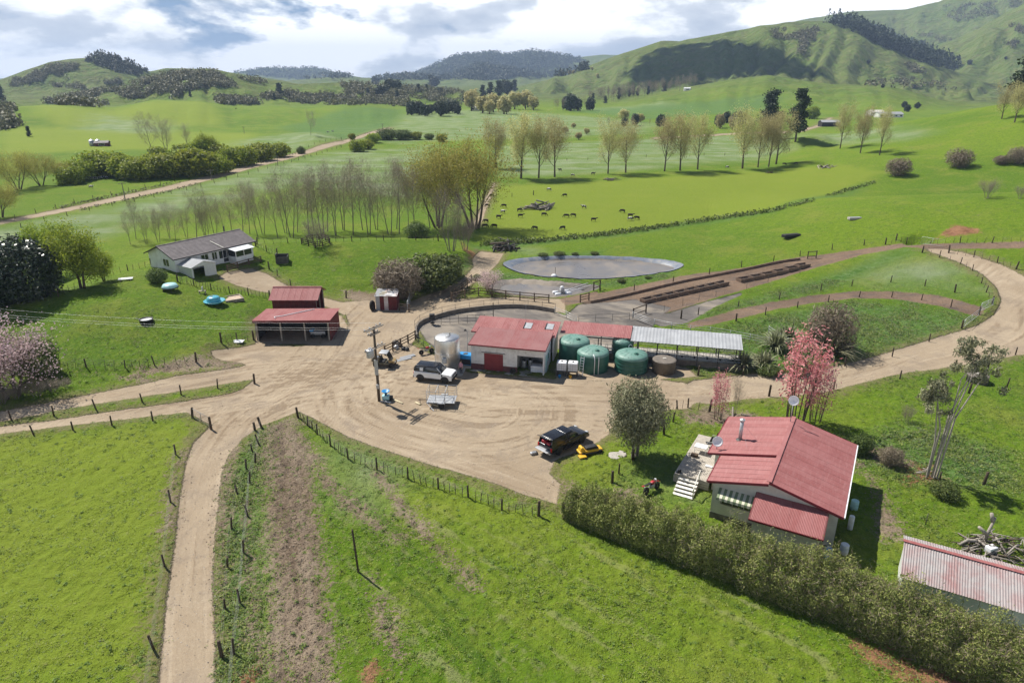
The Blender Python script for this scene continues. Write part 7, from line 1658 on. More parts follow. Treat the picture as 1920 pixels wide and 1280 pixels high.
def clump_parts(name, seed, clumps, per, leaf_size, leaf, bark='bark_brown', trunk=None, shell=0.55, elong=1.5, out=0.9, squash=1.0):
    """dense crown: leaves spread through overlapping clumps"""
    g = np.random.default_rng(seed); Cs = []; Ns = []
    for (x, y, z, r) in clumps:
        n = max(6, int(per * r * r)); d = g.normal(size=(n, 3)); d /= np.linalg.norm(d, axis=1)[:, None]
        rr = r * (shell + (1 - shell) * g.random(n) ** 0.6) * (1 + 0.18 * g.normal(size=n))
        Cs.append(np.array([x, y, z]) + d * rr[:, None] * np.array([1, 1, squash])); Ns.append(d * out)
    C = np.concatenate(Cs); keep = C[:, 2] > 0.02; C = C[keep]; Nn = np.concatenate(Ns)[keep]
    cm = quad_mesh('crown', C, leaf_size, leaf, Nn, 0.7, elong, g)
    tm = None
    if trunk:
        m = MB()
        for t in trunk: m.tube([Vector(p) for p in t[0]], t[1], 6, False)
        tm = m.mesh('trunk', bark, True)
    PROTO[name] = (tm, cm, float(C[:, 2].max()))
def blob_parts(name, seed, R, H, n, leaf_size, leaf, bark='bark_brown', trunk=None, lobes=26, lump=0.34, depth=0.45, base=0.0, elong=1.6, sq=7.0, top_bias=0.25):
    """leafy mass with an uneven, lobed outline; leaves fill the outer part of the volume"""
    g = np.random.default_rng(seed); c = np.array([0, 0, base + (H - base) * 0.45]); ax = np.array([R, R, (H - base) * 0.55])
    d = g.normal(size=(n, 3)); d /= np.linalg.norm(d, axis=1)[:, None]
    lv = g.normal(size=(lobes, 3)); lv /= np.linalg.norm(lv, axis=1)[:, None]; la = g.uniform(0.4, 1.0, lobes)
    f = np.zeros(n)
    for k in range(lobes): f = np.maximum(f, la[k] * np.clip(d @ lv[k], 0, 1) ** sq)
    fine = 0.12 * np.sin(9 * d[:, 0] + 4 * d[:, 2] + seed) * np.sin(8 * d[:, 1] - 5 * d[:, 2])
    rr = (1 - lump) + lump * f + fine * 0.6 + 0.05 * g.normal(size=n)
    u = 1 - depth * g.random(n) ** 1.6
    C = c + d * ax * (rr * u)[:, None]; keep = C[:, 2] > 0.03; C = C[keep]; d = d[keep]
    cm = quad_mesh('crown', C, leaf_size, leaf, d * 0.7 + np.array([0, 0, 0.45]), 0.75, elong, g)
    tm = None
    if trunk:
        m = MB()
        for t in trunk: m.tube([Vector(p) for p in t[0]], t[1], 6, False)
        tm = m.mesh('trunk', bark, True)
    PROTO[name] = (tm, cm, float(np.percentile(C[:, 2], 99.7)))
def vtop(p, v):
    """height that reaches photo row v above ground point p"""
    d = rays([(960, v)])[0]; r = p.y; return CAM_H + r * d[2] / d[1] - p.z
_first = {}
def plant(kind, u, v, top=None, H=None, label='', name='tree', cat='tree', group=None, wide=1.0, rz=None, dx=0, dy=0, sink=0.1):
    p = G(u, v); p.x += dx; p.y += dy; p.z = gz_at(p.x, p.y)
    tm, cm, h = PROTO[kind]; H = vtop(p, top) if top is not None else H; s = max(H, 0.3) / h
    rz = random.uniform(0, 6.28) if rz is None else rz
    R = thing(name, label, cat, (p.x, p.y, p.z - sink * min(s, 1.0)), rz, group); R.scale = (s * wide, s * wide, s)
    if tm: link('trunk', tm, R)
    if cm: link('crown' if cat in ('tree',) else 'foliage', cm, R)
    return R
def dome(seed, n, R, h, r0=0.45, flat=0.35):
    g = random.Random(seed); out = []
    for i in range(n):
        a = g.uniform(0, 6.28); q = math.sqrt(g.random()); z = h * (flat + (1 - flat) * g.random()) * math.sqrt(max(0, 1 - 0.85 * q * q))
        out.append((R * q * math.cos(a), R * q * math.sin(a), z, r0 * R * g.uniform(0.6, 1.1)))
    return out
# prototypes -----------------------------------------------------------------
for i in range(5):
    tree_parts(f'bare{i}', 100 + i, 'bark_grey', 'twig', 0.045, 3600, 0.5, 1 + (i % 2), 0.12, 14, 0.72, 0.10, 0.45, 8.0, levels=4, n=[10, 6, 4], lr=[0.42, 0.5, 0.55], ang=[34, 34, 36], up=[0.15, 0.6, 0.4], gnarl=[0.04, 0.12, 0.2], start=[0.28, 0.25, 0.2], rr=0.5, per=2)
for i in range(4):
    tree_parts(f'poplar{i}', 200 + i, 'bark_brown', 'leaf_bud', 0.20, 7500, 0.5, 1, 0.32, 20, 0.60, 0.02, 0.75, 1.6, levels=4, n=[11, 7, 5], lr=[0.50, 0.5, 0.5], ang=[44, 32, 34], up=[0.1, 0.75, 0.45], gnarl=[0.025, 0.12, 0.18], start=[0.26, 0.3, 0.2], rr=0.5, per=2, leaf_from=2)
for i in range(2):
    tree_parts(f'willow{i}', 300 + i, 'bark_brown', 'leaf_willow', 0.16, 15000, 0.5, 4, 0.27, 18, 0.42, 0.42, 0.6, 1.8, levels=4, n=[6, 6, 5], lr=[0.75, 0.55, 0.5], ang=[36, 38, 40], up=[0.1, 0.3, 0.15], gnarl=[0.10, 0.16, 0.22], start=[0.35, 0.25, 0.2], rr=0.55, per=3, stem_off=0.6)
for i in range(2):
    tree_parts(f'spray{i}', 350 + i, 'bark_grey', 'twig', 0.045, 6000, 0.5, 7, 0.07, 10, 0.5, 0.28, 0.4, 3.0, levels=4, n=[6, 5, 4], lr=[0.6, 0.55, 0.5], ang=[22, 26, 30], up=[0.2, 0.4, 0.3], gnarl=[0.08, 0.14, 0.2], start=[0.25, 0.2, 0.2], rr=0.55, per=2, stem_off=0.4)
for i in range(3): blob_parts(f'willowbush{i}', 400 + i, 4.2, 6.2, 2600, 0.38, 'leaf_spring', 'bark_brown', [([(0, 0, -0.3), (0.1, 0, 1.2), (0.4, 0.2, 2.8)], [0.2, 0.16, 0.05]), ([(0, 0, 0.1), (-0.6, 0.3, 1.6), (-1.2, 0.5, 2.6)], [0.14, 0.1, 0.04])], 22, 0.42, 0.5)
for i in range(3): blob_parts(f'greybush{i}', 430 + i, 3.0, 4.2, 5200, 0.085, 'leaf_brown', 'bark_grey', [([(0, 0, -0.3), (0.1, 0, 1.2), (0.4, 0.2, 2.8)], [0.2, 0.16, 0.05]), ([(0, 0, 0.1), (-0.6, 0.3, 1.6), (-1.2, 0.5, 2.6)], [0.14, 0.1, 0.04])], 20, 0.30, 0.8, 0, 6.0)
for i in range(3): blob_parts(f'greenbush{i}', 440 + i, 2.6, 3.4, 4200, 0.15, 'leaf_green', 'bark_brown', [([(0, 0, -0.3), (0.1, 0, 1.2), (0.4, 0.2, 2.8)], [0.2, 0.16, 0.05]), ([(0, 0, 0.1), (-0.6, 0.3, 1.6), (-1.2, 0.5, 2.6)], [0.14, 0.1, 0.04])], 26, 0.36, 0.5, 0, 2.0)
for i in range(2): blob_parts(f'magnolia{i}', 450 + i, 5.0, 9.0, 12000, 0.30, 'leaf_dark', 'bark_brown', [([(0, 0, -0.3), (0, 0, 3), (0.3, 0, 6)], [0.35, 0.3, 0.1])], 40, 0.26, 0.35, -1.0, 1.4)
for i in range(2):
    tree_parts(f'spring{i}', 470 + i, 'bark_brown', 'leaf_spring', 0.18, 10000, 0.5, 2, 0.2, 10, 0.5, 0.15, 0.5, 1.5, levels=4, n=[7, 6, 5], lr=[0.55, 0.55, 0.5], ang=[48, 42, 40], up=[0.1, 0.25, 0.1], gnarl=[0.08, 0.15, 0.2], start=[0.25, 0.25, 0.2], rr=0.55, per=3)
for i in range(2):
    tree_parts(f'blossom{i}', 480 + i, 'bark_brown', 'blossom', 0.11, 5200, 0.5, 4, 0.13, 7, 0.45, 0.3, 0.28, 1.3, levels=4, n=[6, 6, 5], lr=[0.65, 0.55, 0.5], ang=[38, 40, 42], up=[0.1, 0.2, 0.1], gnarl=[0.1, 0.18, 0.22], start=[0.25, 0.2, 0.2], rr=0.55, per=3)
for i in range(2):
    tree_parts(f'toona{i}', 490 + i, 'bark_brown', 'leaf_pink', 0.12, 1700, 0.5, 9 + i * 3, 0.05, 8, 0.8, 0.09, 0.30, 2.4, levels=2, n=[6], lr=[0.16], ang=[40], up=[0.1, 0.4], gnarl=[0.04, 0.2], start=[0.32], rr=0.5, per=8, stem_off=0.6)
def conifer(name, seed, tiers, R, H, n, size, bare=0.25, tuft=0.4):
    g = np.random.default_rng(seed); Cs = []; m = MB(); m.tube([(0, 0, -0.3), (0.1, 0, H * 0.5), (0, 0, H * 0.97)], [H * 0.022, H * 0.014, 0.04], 7, False)
    for i in range(tiers):
        t = i / (tiers - 1); z = H * (bare + (0.97 - bare) * t); rr = R * (1 - 0.62 * t ** 1.5) * g.uniform(0.55, 1.15)
        k = int(g.integers(3, 6))
        for j in range(k):
            a = g.uniform(0, 6.28); L = rr * g.uniform(0.6, 1.1); e = np.array([math.cos(a) * L, math.sin(a) * L, z + L * 0.22])
            m.tube([(0, 0, z), tuple(e)], [H * 0.007, 0.02], 3, False)
            q = int(n / tiers / k); f = g.random(q) ** 0.55
            Cs.append(np.array([0, 0, z]) * (1 - f[:, None]) + e * f[:, None] + g.normal(size=(q, 3)) * tuft * np.array([1, 1, 0.5]) * (0.5 + R / 5))
    C = np.concatenate(Cs); PROTO[name] = (m.mesh('trunk', 'bark_brown', True), quad_mesh('crown', C, size, 'leaf_pine', np.array([0, 0, 0.6]), 0.8, 1.6, g), H)
conifer('pine0', 1, 13, 5.0, 20, 5200, 0.55, 0.22, 0.55); conifer('pine1', 2, 11, 5.5, 17, 4600, 0.6, 0.3, 0.6)
conifer('darkpine0', 3, 14, 3.8, 16, 2000, 0.8, 0.06, 0.6); conifer('darkpine1', 4, 12, 4.4, 14, 1800, 0.9, 0.06, 0.7)
for i in range(2): blob_parts(f'faroak{i}', 460 + i, 4.6, 9.5, 1500, 0.75, 'leaf_forest', 'bark_brown', [([(0, 0, -0.3), (0, 0, 4)], [0.4, 0.2])], 20, 0.42, 0.5, 0.4)
for i in range(2): blob_parts(f'farolive{i}', 465 + i, 4.0, 10.0, 1700, 0.5, 'leaf_bud', 'bark_brown', [([(0, 0, -0.3), (0, 0, 5)], [0.35, 0.2])], 20, 0.45, 0.7, 1.2, 2.0)
tree_parts('olive', 500, 'bark_grey', None, 0.1, 0, 0.5, 2, 0.2, 5, 0.42, 0.2, 0.3, 1.6, levels=3, n=[6, 5], lr=[0.7, 0.6], ang=[42, 40], up=[0.1, 0.2], gnarl=[0.12, 0.18], start=[0.4, 0.2], rr=0.55, stem_off=0.12)
_ot = PROTO['olive'][0]; blob_parts('olivecrown', 501, 2.95, 6.0, 15000, 0.085, 'leaf_olive', None, None, 46, 0.46, 0.62, 1.15, 3.2, 9.0); PROTO['olive'] = (_ot, PROTO['olivecrown'][1], PROTO['olivecrown'][2])
tree_parts('manuka', 510, 'bark_pale', 'leaf_green', 0.20, 10, 0.5, 5, 0.09, 9, 0.66, 0.03, 0.3, 1.6, levels=3, n=[4, 4], lr=[0.4, 0.5], ang=[22, 34], up=[0.1, 0.3], gnarl=[0.05, 0.15], start=[0.72, 0.2], rr=0.6, stem_off=0.25)
_mt = PROTO['manuka'][0]; _g = random.Random(61); _cl = []
for _x, _y, _z, _r, _n in ((-0.8, 0.1, 5.4, 1.15, 16), (-1.2, 0, 6.5, 0.8, 7), (1.0, 0.1, 7.8, 1.35, 22), (0.4, 0.2, 8.6, 0.7, 6), (2.3, 0.2, 7.6, 0.7, 6)):
    for _k in range(_n): _cl.append((_x + _g.gauss(0, 0.5) * _r, _y + _g.gauss(0, 0.5) * _r, _z + _g.gauss(0, 0.45) * _r, _g.uniform(0.16, 0.42)))
clump_parts('manukacrown', 511, _cl, 900, 0.085, 'leaf_olive', shell=0.1, elong=2.6)
_m = MB()
for _bx, _by, _pts in ((-0.25, 0, [(-0.3, 0, 2.6), (-0.7, 0.1, 5.3)]), (-0.1, 0.15, [(-0.1, 0.1, 3.4), (-1.1, 0, 6.4)]), (0.05, 0, [(0.15, 0, 4.4), (0.9, 0.1, 7.4), (0.5, 0.2, 8.6)]), (0.2, 0.1, [(0.35, 0, 4.0), (1.2, 0.2, 7.8)]), (0.3, -0.1, [(0.55, 0, 4.2), (1.5, 0.1, 6.6), (2.2, 0.2, 7.6)]), (0.1, -0.15, [(0.2, -0.1, 3.6), (0.3, 0, 6.8), (0.9, 0, 8.2)])):
    _m.tube([(_bx, _by, -0.3)] + _pts, [0.062, 0.05, 0.03, 0.015][:len(_pts) + 1], 6, False)
for _x, _y, _z, _r in _cl[::3]: _m.tube([(_x * 0.75, _y * 0.7, _z - 0.7), (_x, _y, _z)], [0.02, 0.008], 3, False)
PROTO['manuka'] = (_m.mesh('trunk', 'bark_pale', True), PROTO['manukacrown'][1], 9.2)
def flax(name, seed, n, L, w):
    g = random.Random(seed); V = []; F = []
    for i in range(n):
        a = g.uniform(0, 6.28); out = g.uniform(0.15, 1.0); l = L * g.uniform(0.6, 1.1); ca, sa = math.cos(a), math.sin(a); bx_, by_ = g.uniform(-0.3, 0.3), g.uniform(-0.3, 0.3); o = len(V); k = 5
        for j in range(k + 1):
            t = j / k; r = l * out * t * (0.4 + 0.5 * t); z = l * (t * (1.1 - 0.35 * out) - 0.55 * out * t ** 3); ww = w * (1 - t ** 3) * (0.5 + 0.5 * min(1, 4 * t)) / 2
            V += [(bx_ + ca * r - sa * ww, by_ + sa * r + ca * ww, z), (bx_ + ca * r + sa * ww, by_ + sa * r - ca * ww, z)]
            if j: F.append((o + 2 * j - 2, o + 2 * j - 1, o + 2 * j + 1, o + 2 * j))
    m = MB(); m.add(V, F); PROTO[name] = (None, m.mesh('leaves', 'leaf_flax'), L * 0.8)
for i in range(2): flax(f'flax{i}', 520 + i, 170, 2.4, 0.13)

# ---- near and middle planting -------------------------------------------------
def planting():
    rr = random.Random(12)
    # row of bare trees behind the rise
    for k in range(38):
        u = 245 + 555 * (k + rr.uniform(-0.45, 0.45)) / 37; back = k % 2
        top = np.interp(u, [245, 330, 400, 480, 560, 650, 720, 800], [385, 366, 348, 326, 308, 296, 292, 300]) + rr.uniform(-14, 24)
        v = np.interp(u, [245, 480, 650, 800], [458, 448, 441, 437]) - back * 9
        plant(f'bare{rr.randrange(5)}', u, v, top, label='leafless slender tree in the long row behind the grassy rise', name='bare_tree', group='row of leafless trees behind the rise')
    for (u, v, top, w) in ((889, 428, 238, 0.92), (822, 426, 262, 0.9)):
        plant('willow0' if u > 850 else 'willow1', u, v, top, label='big spreading yellow budding tree beside the paddock track' if u > 850 else 'big yellow budding tree standing just behind the grey leafless one', name='budding_tree', wide=w)
    plant('spray0', 846, 470, 330, label='grey leafless many-stemmed tree on the bank of the back track', name='grey_tree', wide=0.85); plant('spray1', 872, 470, 395, label='small leafless thicket on the bank beside the grey tree', name='bare_thicket', cat='shrub', wide=1.0)
    plant('spray1', 594, 462, 402, label='round leafless shrub inside a timber guard on the rise', name='guarded_shrub', cat='shrub', wide=1.5)
    P = hit([(566, 458), (598, 466), (622, 457), (600, 449), (566, 458)]); rail_fence('square timber guard round the leafless shrub on the rise', P, 3, 1.6, 1.1, 'post')
    plant('greybush0', 748, 560, 487, label='twiggy brown bush beside the tin shed', name='brown_bush', cat='bush', wide=0.95); plant('greenbush0', 812, 541, 478, label='dense dark green bush next to the brown bush', name='green_bush', cat='bush', wide=1.25)
    plant('greenbush1', 838, 520, 478, label='small dark green bush at the foot of the bank', name='green_bush', cat='bush', wide=1.0); plant('greenbush2', 782, 446, 415, label='dark green bush at the end of the leafless row', name='green_bush', cat='bush', wide=1.1)
    plant('greybush1', 725, 545, 500, label='thin brown bush on the paddock side of the tin shed', name='brown_bush', cat='bush', wide=0.8)
    plant('magnolia0', 52, 558, 446, label='broad black-green evergreen tree at the edge of the left paddock', name='evergreen_tree', wide=1.05)
    plant('magnolia1', -12, 572, 470, label='dark evergreen tree beside the broad one, cut by the view', name='evergreen_tree', wide=0.9)
    plant('spring0', 155, 540, 418, label='bright spring green tree between the evergreen and the white house', name='spring_tree', wide=1.0)
    plant('spring1', 105, 520, 418, label='yellow green tree behind the broad evergreen', name='spring_tree', wide=1.0); plant('spring1', 196, 528, 465, label='small yellow green tree by the fence near the white house', name='spring_tree', wide=1.0)
    plant('spring0', 60, 500, 425, label='pale yellow green tree rising over the broad evergreen', name='spring_tree', wide=1.1); plant('greenbush0', 296, 530, 502, label='dark conifer bush at the corner of the white house', name='dark_bush', cat='bush', wide=0.9)
    plant('blossom0', 22, 742, 588, label='tall pale pink blossom tree above the left track', name='blossom_tree', wide=1.15); plant('blossom1', -25, 735, 605, label='pale pink blossom tree leaning out of view on the left', name='blossom_tree', wide=1.2)
    plant('greenbush1', 76, 705, 640, label='small olive green tree under the pink blossom', name='small_tree', wide=0.75)
    for k, (u, v, top) in enumerate(((30, 748, 715), (70, 742, 712), (100, 735, 708), (5, 757, 722), (125, 728, 708))):
        plant(f'spray{k % 2}', u, v, top, label='dark leafless brush on the bank under the blossom trees', name='bank_brush', cat='shrub', group='brush under the blossom trees', wide=2.2)
    plant('blossom1', 918, 548, 502, label='small pink blossom tree behind the sump pond fence', name='blossom_tree', wide=1.25)
    # willows beyond the valley road
    for (u, v, top, w) in ((35, 356, 276, 1.0), (78, 348, 283, 1.0), (118, 342, 298, 0.9), (2, 408, 333, 0.9)):
        plant(f'willow{rr.randrange(2)}', u, v, top, label='spreading olive willow beyond the valley road', name='willow_tree', wide=w * 1.1, group='spreading willows beyond the road')
    for (u, v, top) in ((150, 338, 300), (135, 345, 312), (190, 330, 283), (215, 330, 287), (240, 334, 292), (266, 337, 296), (292, 331, 288), (320, 333, 288), (346, 326, 280), (372, 329, 279), (400, 327, 291), (424, 323, 298), (382, 300, 262), (440, 312, 274), (462, 309, 276), (490, 301, 268), (526, 294, 268), (300, 300, 275), (345, 300, 270), (410, 300, 270)):
        plant(f'willowbush{rr.randrange(3)}', u, v, top, label='rounded fresh green willow in the belt beyond the valley road', name='round_willow', group='round willows beyond the road', wide=rr.uniform(1.0, 1.35))
    for (u, v, top) in ((395, 300, 248), (385, 298, 255)): plant('spring0', u, v, top, label='taller thin green tree rising from the willow belt', name='spring_tree', group='tall green trees in the willow belt')
    for (u, v, top) in ((288, 290, 207), (313, 290, 209), (352, 278, 227), (583, 254, 202)):
        plant(f'bare{rr.randrange(5)}', u, v, top, label='tall leafless tree above the willow belt' if u < 500 else 'lone leafless tree on the green mound by the valley road', name='bare_tree', group='tall bare trees above the willows' if u < 500 else None, wide=1.2)
    for (u, v, top, w) in ((725, 262, 240, 1.4), (700, 268, 250, 1.3), (755, 262, 243, 1.4), (780, 262, 247, 1.3), (828, 266, 251, 1.2), (670, 284, 262, 1.2), (690, 280, 262, 1.2), (805, 262, 250, 1.2), (660, 262, 250, 0.9), (565, 288, 274, 0.9)):
        plant(f'{"greenbush" if u % 2 else "willowbush"}{rr.randrange(3)}', u, v, top, label='low green bush in the clump beside the valley road end', name='roadside_bush', cat='bush', group='bushes beside the valley road', wide=w)
    # poplar rows across the flats
    for (u, v, top) in ((930, 315, 214), (977, 335, 210), (1010, 334, 211), (1040, 332, 214), (1140, 326, 211), (1173, 324, 214), (1246, 321, 211), (1275, 320, 210), (1308, 318, 207), (1392, 316, 198), (1421, 314, 205), (1441, 313, 202), (1455, 308, 205)):
        plant(f'poplar{rr.randrange(4)}', u, v, top, label='tall budding poplar in the row across the flat paddocks', name='poplar_tree', group='poplar row across the flats', wide=rr.uniform(0.9, 1.1))
    for (u, v, top) in ((1575, 279, 183), (1613, 287, 193), (1649, 291, 195)): plant(f'poplar{rr.randrange(4)}', u, v, top, label='thin poplar on the slope right of the tall pine', name='poplar_tree', group='three thin poplars by the tall pine', wide=0.85)
    for (u, v, top) in ((1878, 223, 150), (1902, 230, 149), (1925, 226, 148)): plant(f'poplar{rr.randrange(4)}', u, v, top, label='golden poplar on the bright hill below the dark conifer', name='poplar_tree', group='golden poplars on the bright hill', wide=1.1)
    plant('pine0', 1491, 266, 168, label='tall dark open-crowned pine on the knoll', name='pine_tree', wide=0.95, rz=0.5); plant('pine1', 1440, 262, 172, label='dark pine behind the end of the poplar row', name='pine_tree', wide=0.8)
    plant('darkpine0', 1916, 190, 105, label='dark conifer at the edge of the bright hill', name='conifer_tree', wide=1.3)
    for k, (u, v, top, w) in enumerate(((1683, 329, 296, 1.1), (1797, 313, 278, 1.1), (1878, 308, 291, 1.3), (1908, 307, 276, 1.1), (1850, 372, 330, 1.3), (1912, 372, 344, 1.2))):
        plant(f'greybush{k % 3}' if k < 4 else 'spray1', u, v, top, label=['round grey leafless bush where the ditch meets the slope', 'round grey bush on the bright slope, largest of the line', 'low flat grey bush between two round ones', 'round grey bush at the end of the line on the slope', 'thin see-through bare bush behind the grassy crest', 'small bare bush behind the crest beside the thin one'][k], name='grey_bush', cat='bush', wide=w)
    plant('willowbush0', 1522, 223, 200, label='round brown green tree near the far farm sheds', name='round_tree', wide=0.9)
    # near the milking shed and road
    for k, (u, v, H) in enumerate(((1455, 655, 2.6), (1432, 690, 2.3), (1392, 690, 2.2), (1555, 668, 3.0), (1525, 655, 2.6), (1475, 640, 2.4), (1580, 660, 2.2), (1500, 690, 1.9))):
        plant(f'flax{k % 2}', u, v, None, H, label='spiky green flax clump between the iron roof and the road', name='flax_bush', cat='flax', group='flax clumps by the road', wide=1.25)
    plant('greybush0', 1552, 655, 570, label='tall brown leafless shrub growing among the flax', name='brown_shrub', cat='shrub', wide=0.75)
    plant('greenbush2', 1440, 700, 682, label='low green bush beneath the flax by the road', name='green_bush', cat='bush', wide=1.6); plant('greenbush0', 1490, 700, 684, label='low green bush in front of the tall shrub', name='green_bush', cat='bush', wide=1.4)
    plant('olive', 1190, 856, 714, label='rounded grey green tree on the lawn beside the black vehicle', name='grey_green_tree', rz=0.4, wide=0.78)
    plant('toona1', 1490, 792, 618, label='tall vivid pink leaved shrub behind the cottage roof', name='pink_tree', wide=1.0); plant('toona0', 1527, 790, 668, label='shorter pink leaved shrub beside the tall pink one', name='pink_tree', wide=0.9); plant('toona0', 1345, 786, 692, label='small pink leaved shrub beside the lawn fence', name='pink_tree', wide=0.8)
    plant('bare1', 1378, 776, 700, label='thin bare sapling next to the small pink shrub', name='bare_sapling', wide=0.8)
    plant('manuka', 1745, 895, 638, label='tall tree with pale bare stems and two leafy tufts', name='pale_stemmed_tree', rz=0.0, wide=1.0); plant('greybush2', 1668, 872, 838, label='small grey shrub behind the cottage garden', name='grey_shrub', cat='bush', wide=0.8)
    plant('greenbush1', 1612, 850, 815, label='small green shrub just behind the cottage corner', name='green_shrub', cat='bush', wide=0.6); plant('spray0', 1700, 790, 755, label='leaning sparse sapling in the rough grass', name='sparse_sapling', wide=1.1)
    plant('greenbush0', 1770, 930, 905, label='low weed bush at the foot of the pale stems', name='weed_bush', cat='bush', wide=1.2)
    for k, (u, v, top, w) in enumerate(((1018, 480, 474, 2.2), (1048, 478, 472, 2.4), (1078, 478, 473, 2.2), (1215, 522, 517, 2.2), (1115, 477, 472, 2.2), (895, 524, 514, 1.3), (1165, 530, 522, 1.4))):
        plant(f'greenbush{k % 3}', u, v, top, label='rank green weeds on the rim of the effluent pond', name='pond_weeds', cat='weeds', group='weeds round the pond', wide=w)
planting()

# ---- hedge ---------------------------------------------------------------------
def hedge():
    L = smooth_line(hit([(1066, 962), (1200, 1012), (1300, 1050), (1400, 1088), (1500, 1124), (1600, 1162), (1700, 1203), (1800, 1246), (1930, 1303)]), 8)
    seg = np.hypot(*np.diff(L, axis=0).T); acc = np.concatenate([[0], np.cumsum(seg)]); T = acc[-1]
    g = np.random.default_rng(77); o0 = Vector((L[0, 0], L[0, 1], gz_at(*L[0]))); R = thing('boxwood_hedge', 'long dense olive green hedge running from the yard past the cottage', 'hedge', o0)
    N = 150000; sv = g.uniform(-1.2, T, N); th = g.uniform(-0.25, math.pi + 0.25, N)
    x0 = np.interp(sv, acc, L[:, 0]); y0 = np.interp(sv, acc, L[:, 1]); tx = np.interp(np.clip(sv, 0, T) + 0.5, acc, L[:, 0]) - np.interp(np.clip(sv, 0, T) - 0.5, acc, L[:, 0]); ty = np.interp(np.clip(sv, 0, T) + 0.5, acc, L[:, 1]) - np.interp(np.clip(sv, 0, T) - 0.5, acc, L[:, 1])
    ln = np.hypot(tx, ty); nx, ny = -ty / ln, tx / ln
    hh = np.interp(sv, [0, T * 0.25, T], [2.3, 3.4, 3.75]) * (1 + 0.22 * perlin(sv * 0.42, sv * 0 + 3)); ww = np.interp(sv, [0, T], [1.5, 1.85])
    ends = np.sqrt(np.clip(1 - np.clip((0.9 - sv) / 2.1, 0, 1) ** 2, 0, 1))
    lum = 1 + 0.38 * perlin(sv * 0.5 + 7, th * 1.1) + 0.30 * perlin(sv * 1.3, th * 2.4 + 5) + 0.12 * perlin(sv * 2.6, th * 4.1 + 9) + 0.10 * perlin(sv * 5.0, th * 7 + 1)
    dp = (1 - 0.42 * g.random(N) ** 1.7) * np.where(g.random(N) < 0.06, g.uniform(1.04, 1.22, N), 1.0)
    ox = ww * np.cos(th) * lum * dp * ends; oz = hh * (0.32 + 0.68 * np.sin(th)) * np.where(np.sin(th) > -0.2, 1, 0) * lum * dp * ends
    low = (th < 0.3) | (th > math.pi - 0.3); oz = np.where(low, g.random(N) * hh * 0.5, oz); ox = np.where(low, ox * (0.75 + 0.25 * oz / hh * 2), ox)
    C = np.stack([x0 + nx * ox, y0 + ny * ox, 0 * ox], 1); C[:, 2] = Hz(C[:, 0], C[:, 1]) + np.maximum(oz, 0.03)
    Nn = np.stack([nx * np.cos(th), ny * np.cos(th), np.sin(th) + 0.3], 1); C = C - np.array(o0)
    link('foliage', quad_mesh('foliage', C, 0.062, 'leaf_hedge', Nn * 0.6, 0.9, 2.6, g), R)
    # brown twiggy sprays showing towards the far end
    sel = g.random(len(C)) < np.clip((C[:, 0] - 3) / 90, 0.03, 0.14)
    link('dry_twigs', quad_mesh('dry_twigs', C[sel] + Nn[sel] * 0.10 + g.normal(size=(sel.sum(), 3)) * 0.12, 0.028, 'leaf_brown', Nn[sel], 0.5, 13.0, g, axis=Nn[sel] + np.array([0, 0, 0.5])), R)
    m = MB()
    for i in range(int(T / 1.1)):
        s = i * 1.1; x = np.interp(s, acc, L[:, 0]) - o0.x; y = np.interp(s, acc, L[:, 1]) - o0.y; z = gz_at(x + o0.x, y + o0.y) - o0.z
        for q in range(3): m.tube([(x, y, z - 0.2), (x + g.normal() * 0.3, y + g.normal() * 0.3, z + 0.8), (x + g.normal() * 0.7, y + g.normal() * 0.7, z + 1.7)], [0.05, 0.035, 0.012], 4, False)
    m.build('stems', 'bark_brown', R, True)['kind'] = 'stuff'
hedge()

# ---- log heaps -------------------------------------------------------------------
def log_heap(label, u, v, n, W, Hh, L, mats, seed, name='log_heap', dark=0.0):
    p = G(u, v); R = thing(name, label, 'log heap', p); r = random.Random(seed)
    for i in range(n):
        a = r.uniform(0, 6.28); d = r.random() ** 0.6; x, y = W * d * math.cos(a) * 0.8, W * 0.45 * d * math.sin(a); z = Hh * (1 - d) * r.random() + 0.12; l = L * r.uniform(0.5, 1.2); ang = r.uniform(-0.6, 0.6) + (0 if r.random() < 0.7 else 1.2)
        e = Vector((math.cos(ang) * l / 2, math.sin(ang) * l / 2, r.uniform(-0.15, 0.2) * l)); q = Vector((x, y, max(z, 0.15))); rd = r.uniform(0.06, 0.2) * L / 3 * (0.6 if n > 80 else 1)
        MB().tube([q - e, q + Vector((0, 0, r.uniform(-0.1, 0.1))), q + e], [rd, rd * 0.9, rd * 0.65], 6).build('log', mats[r.randrange(len(mats))], R, True)
    return R
log_heap('long heap of pale bleached logs lying among the grazing cows', 1010, 391, 34, 5.5, 2.2, 4.5, ['bark_pale', 'bark_grey', 'steel_dark'], 1)
log_heap('dark burnt heap of branches beside the back track', 946, 468, 30, 3.2, 2.6, 4.0, ['steel_dark', 'bark_brown', 'steel_dark'], 2); log_heap('low scatter of dark logs under the poplar row', 1145, 338, 14, 3.5, 0.8, 3.0, ['steel_dark', 'bark_brown', 'bark_grey'], 3)
log_heap('pale log heap at the far corner of the cow paddock', 1550, 314, 18, 4.5, 1.2, 3.5, ['bark_pale', 'bark_grey', 'bark_brown'], 4); log_heap('small dark stump heap beneath the poplars', 1441, 325, 8, 2.0, 0.7, 2.4, ['steel_dark', 'bark_brown'], 5)
log_heap('firewood heap of grey branches behind the long tin shed', 1872, 1032, 90, 3.6, 1.1, 1.9, ['bark_grey', 'bark_pale', 'bark_brown'], 6)
R_ = log_heap('old grey stump with upright broken limbs by the tin shed', 1843, 1020, 3, 0.6, 0.4, 2.0, ['bark_grey'], 7, 'tree_stump'); R_['category'] = 'stump'
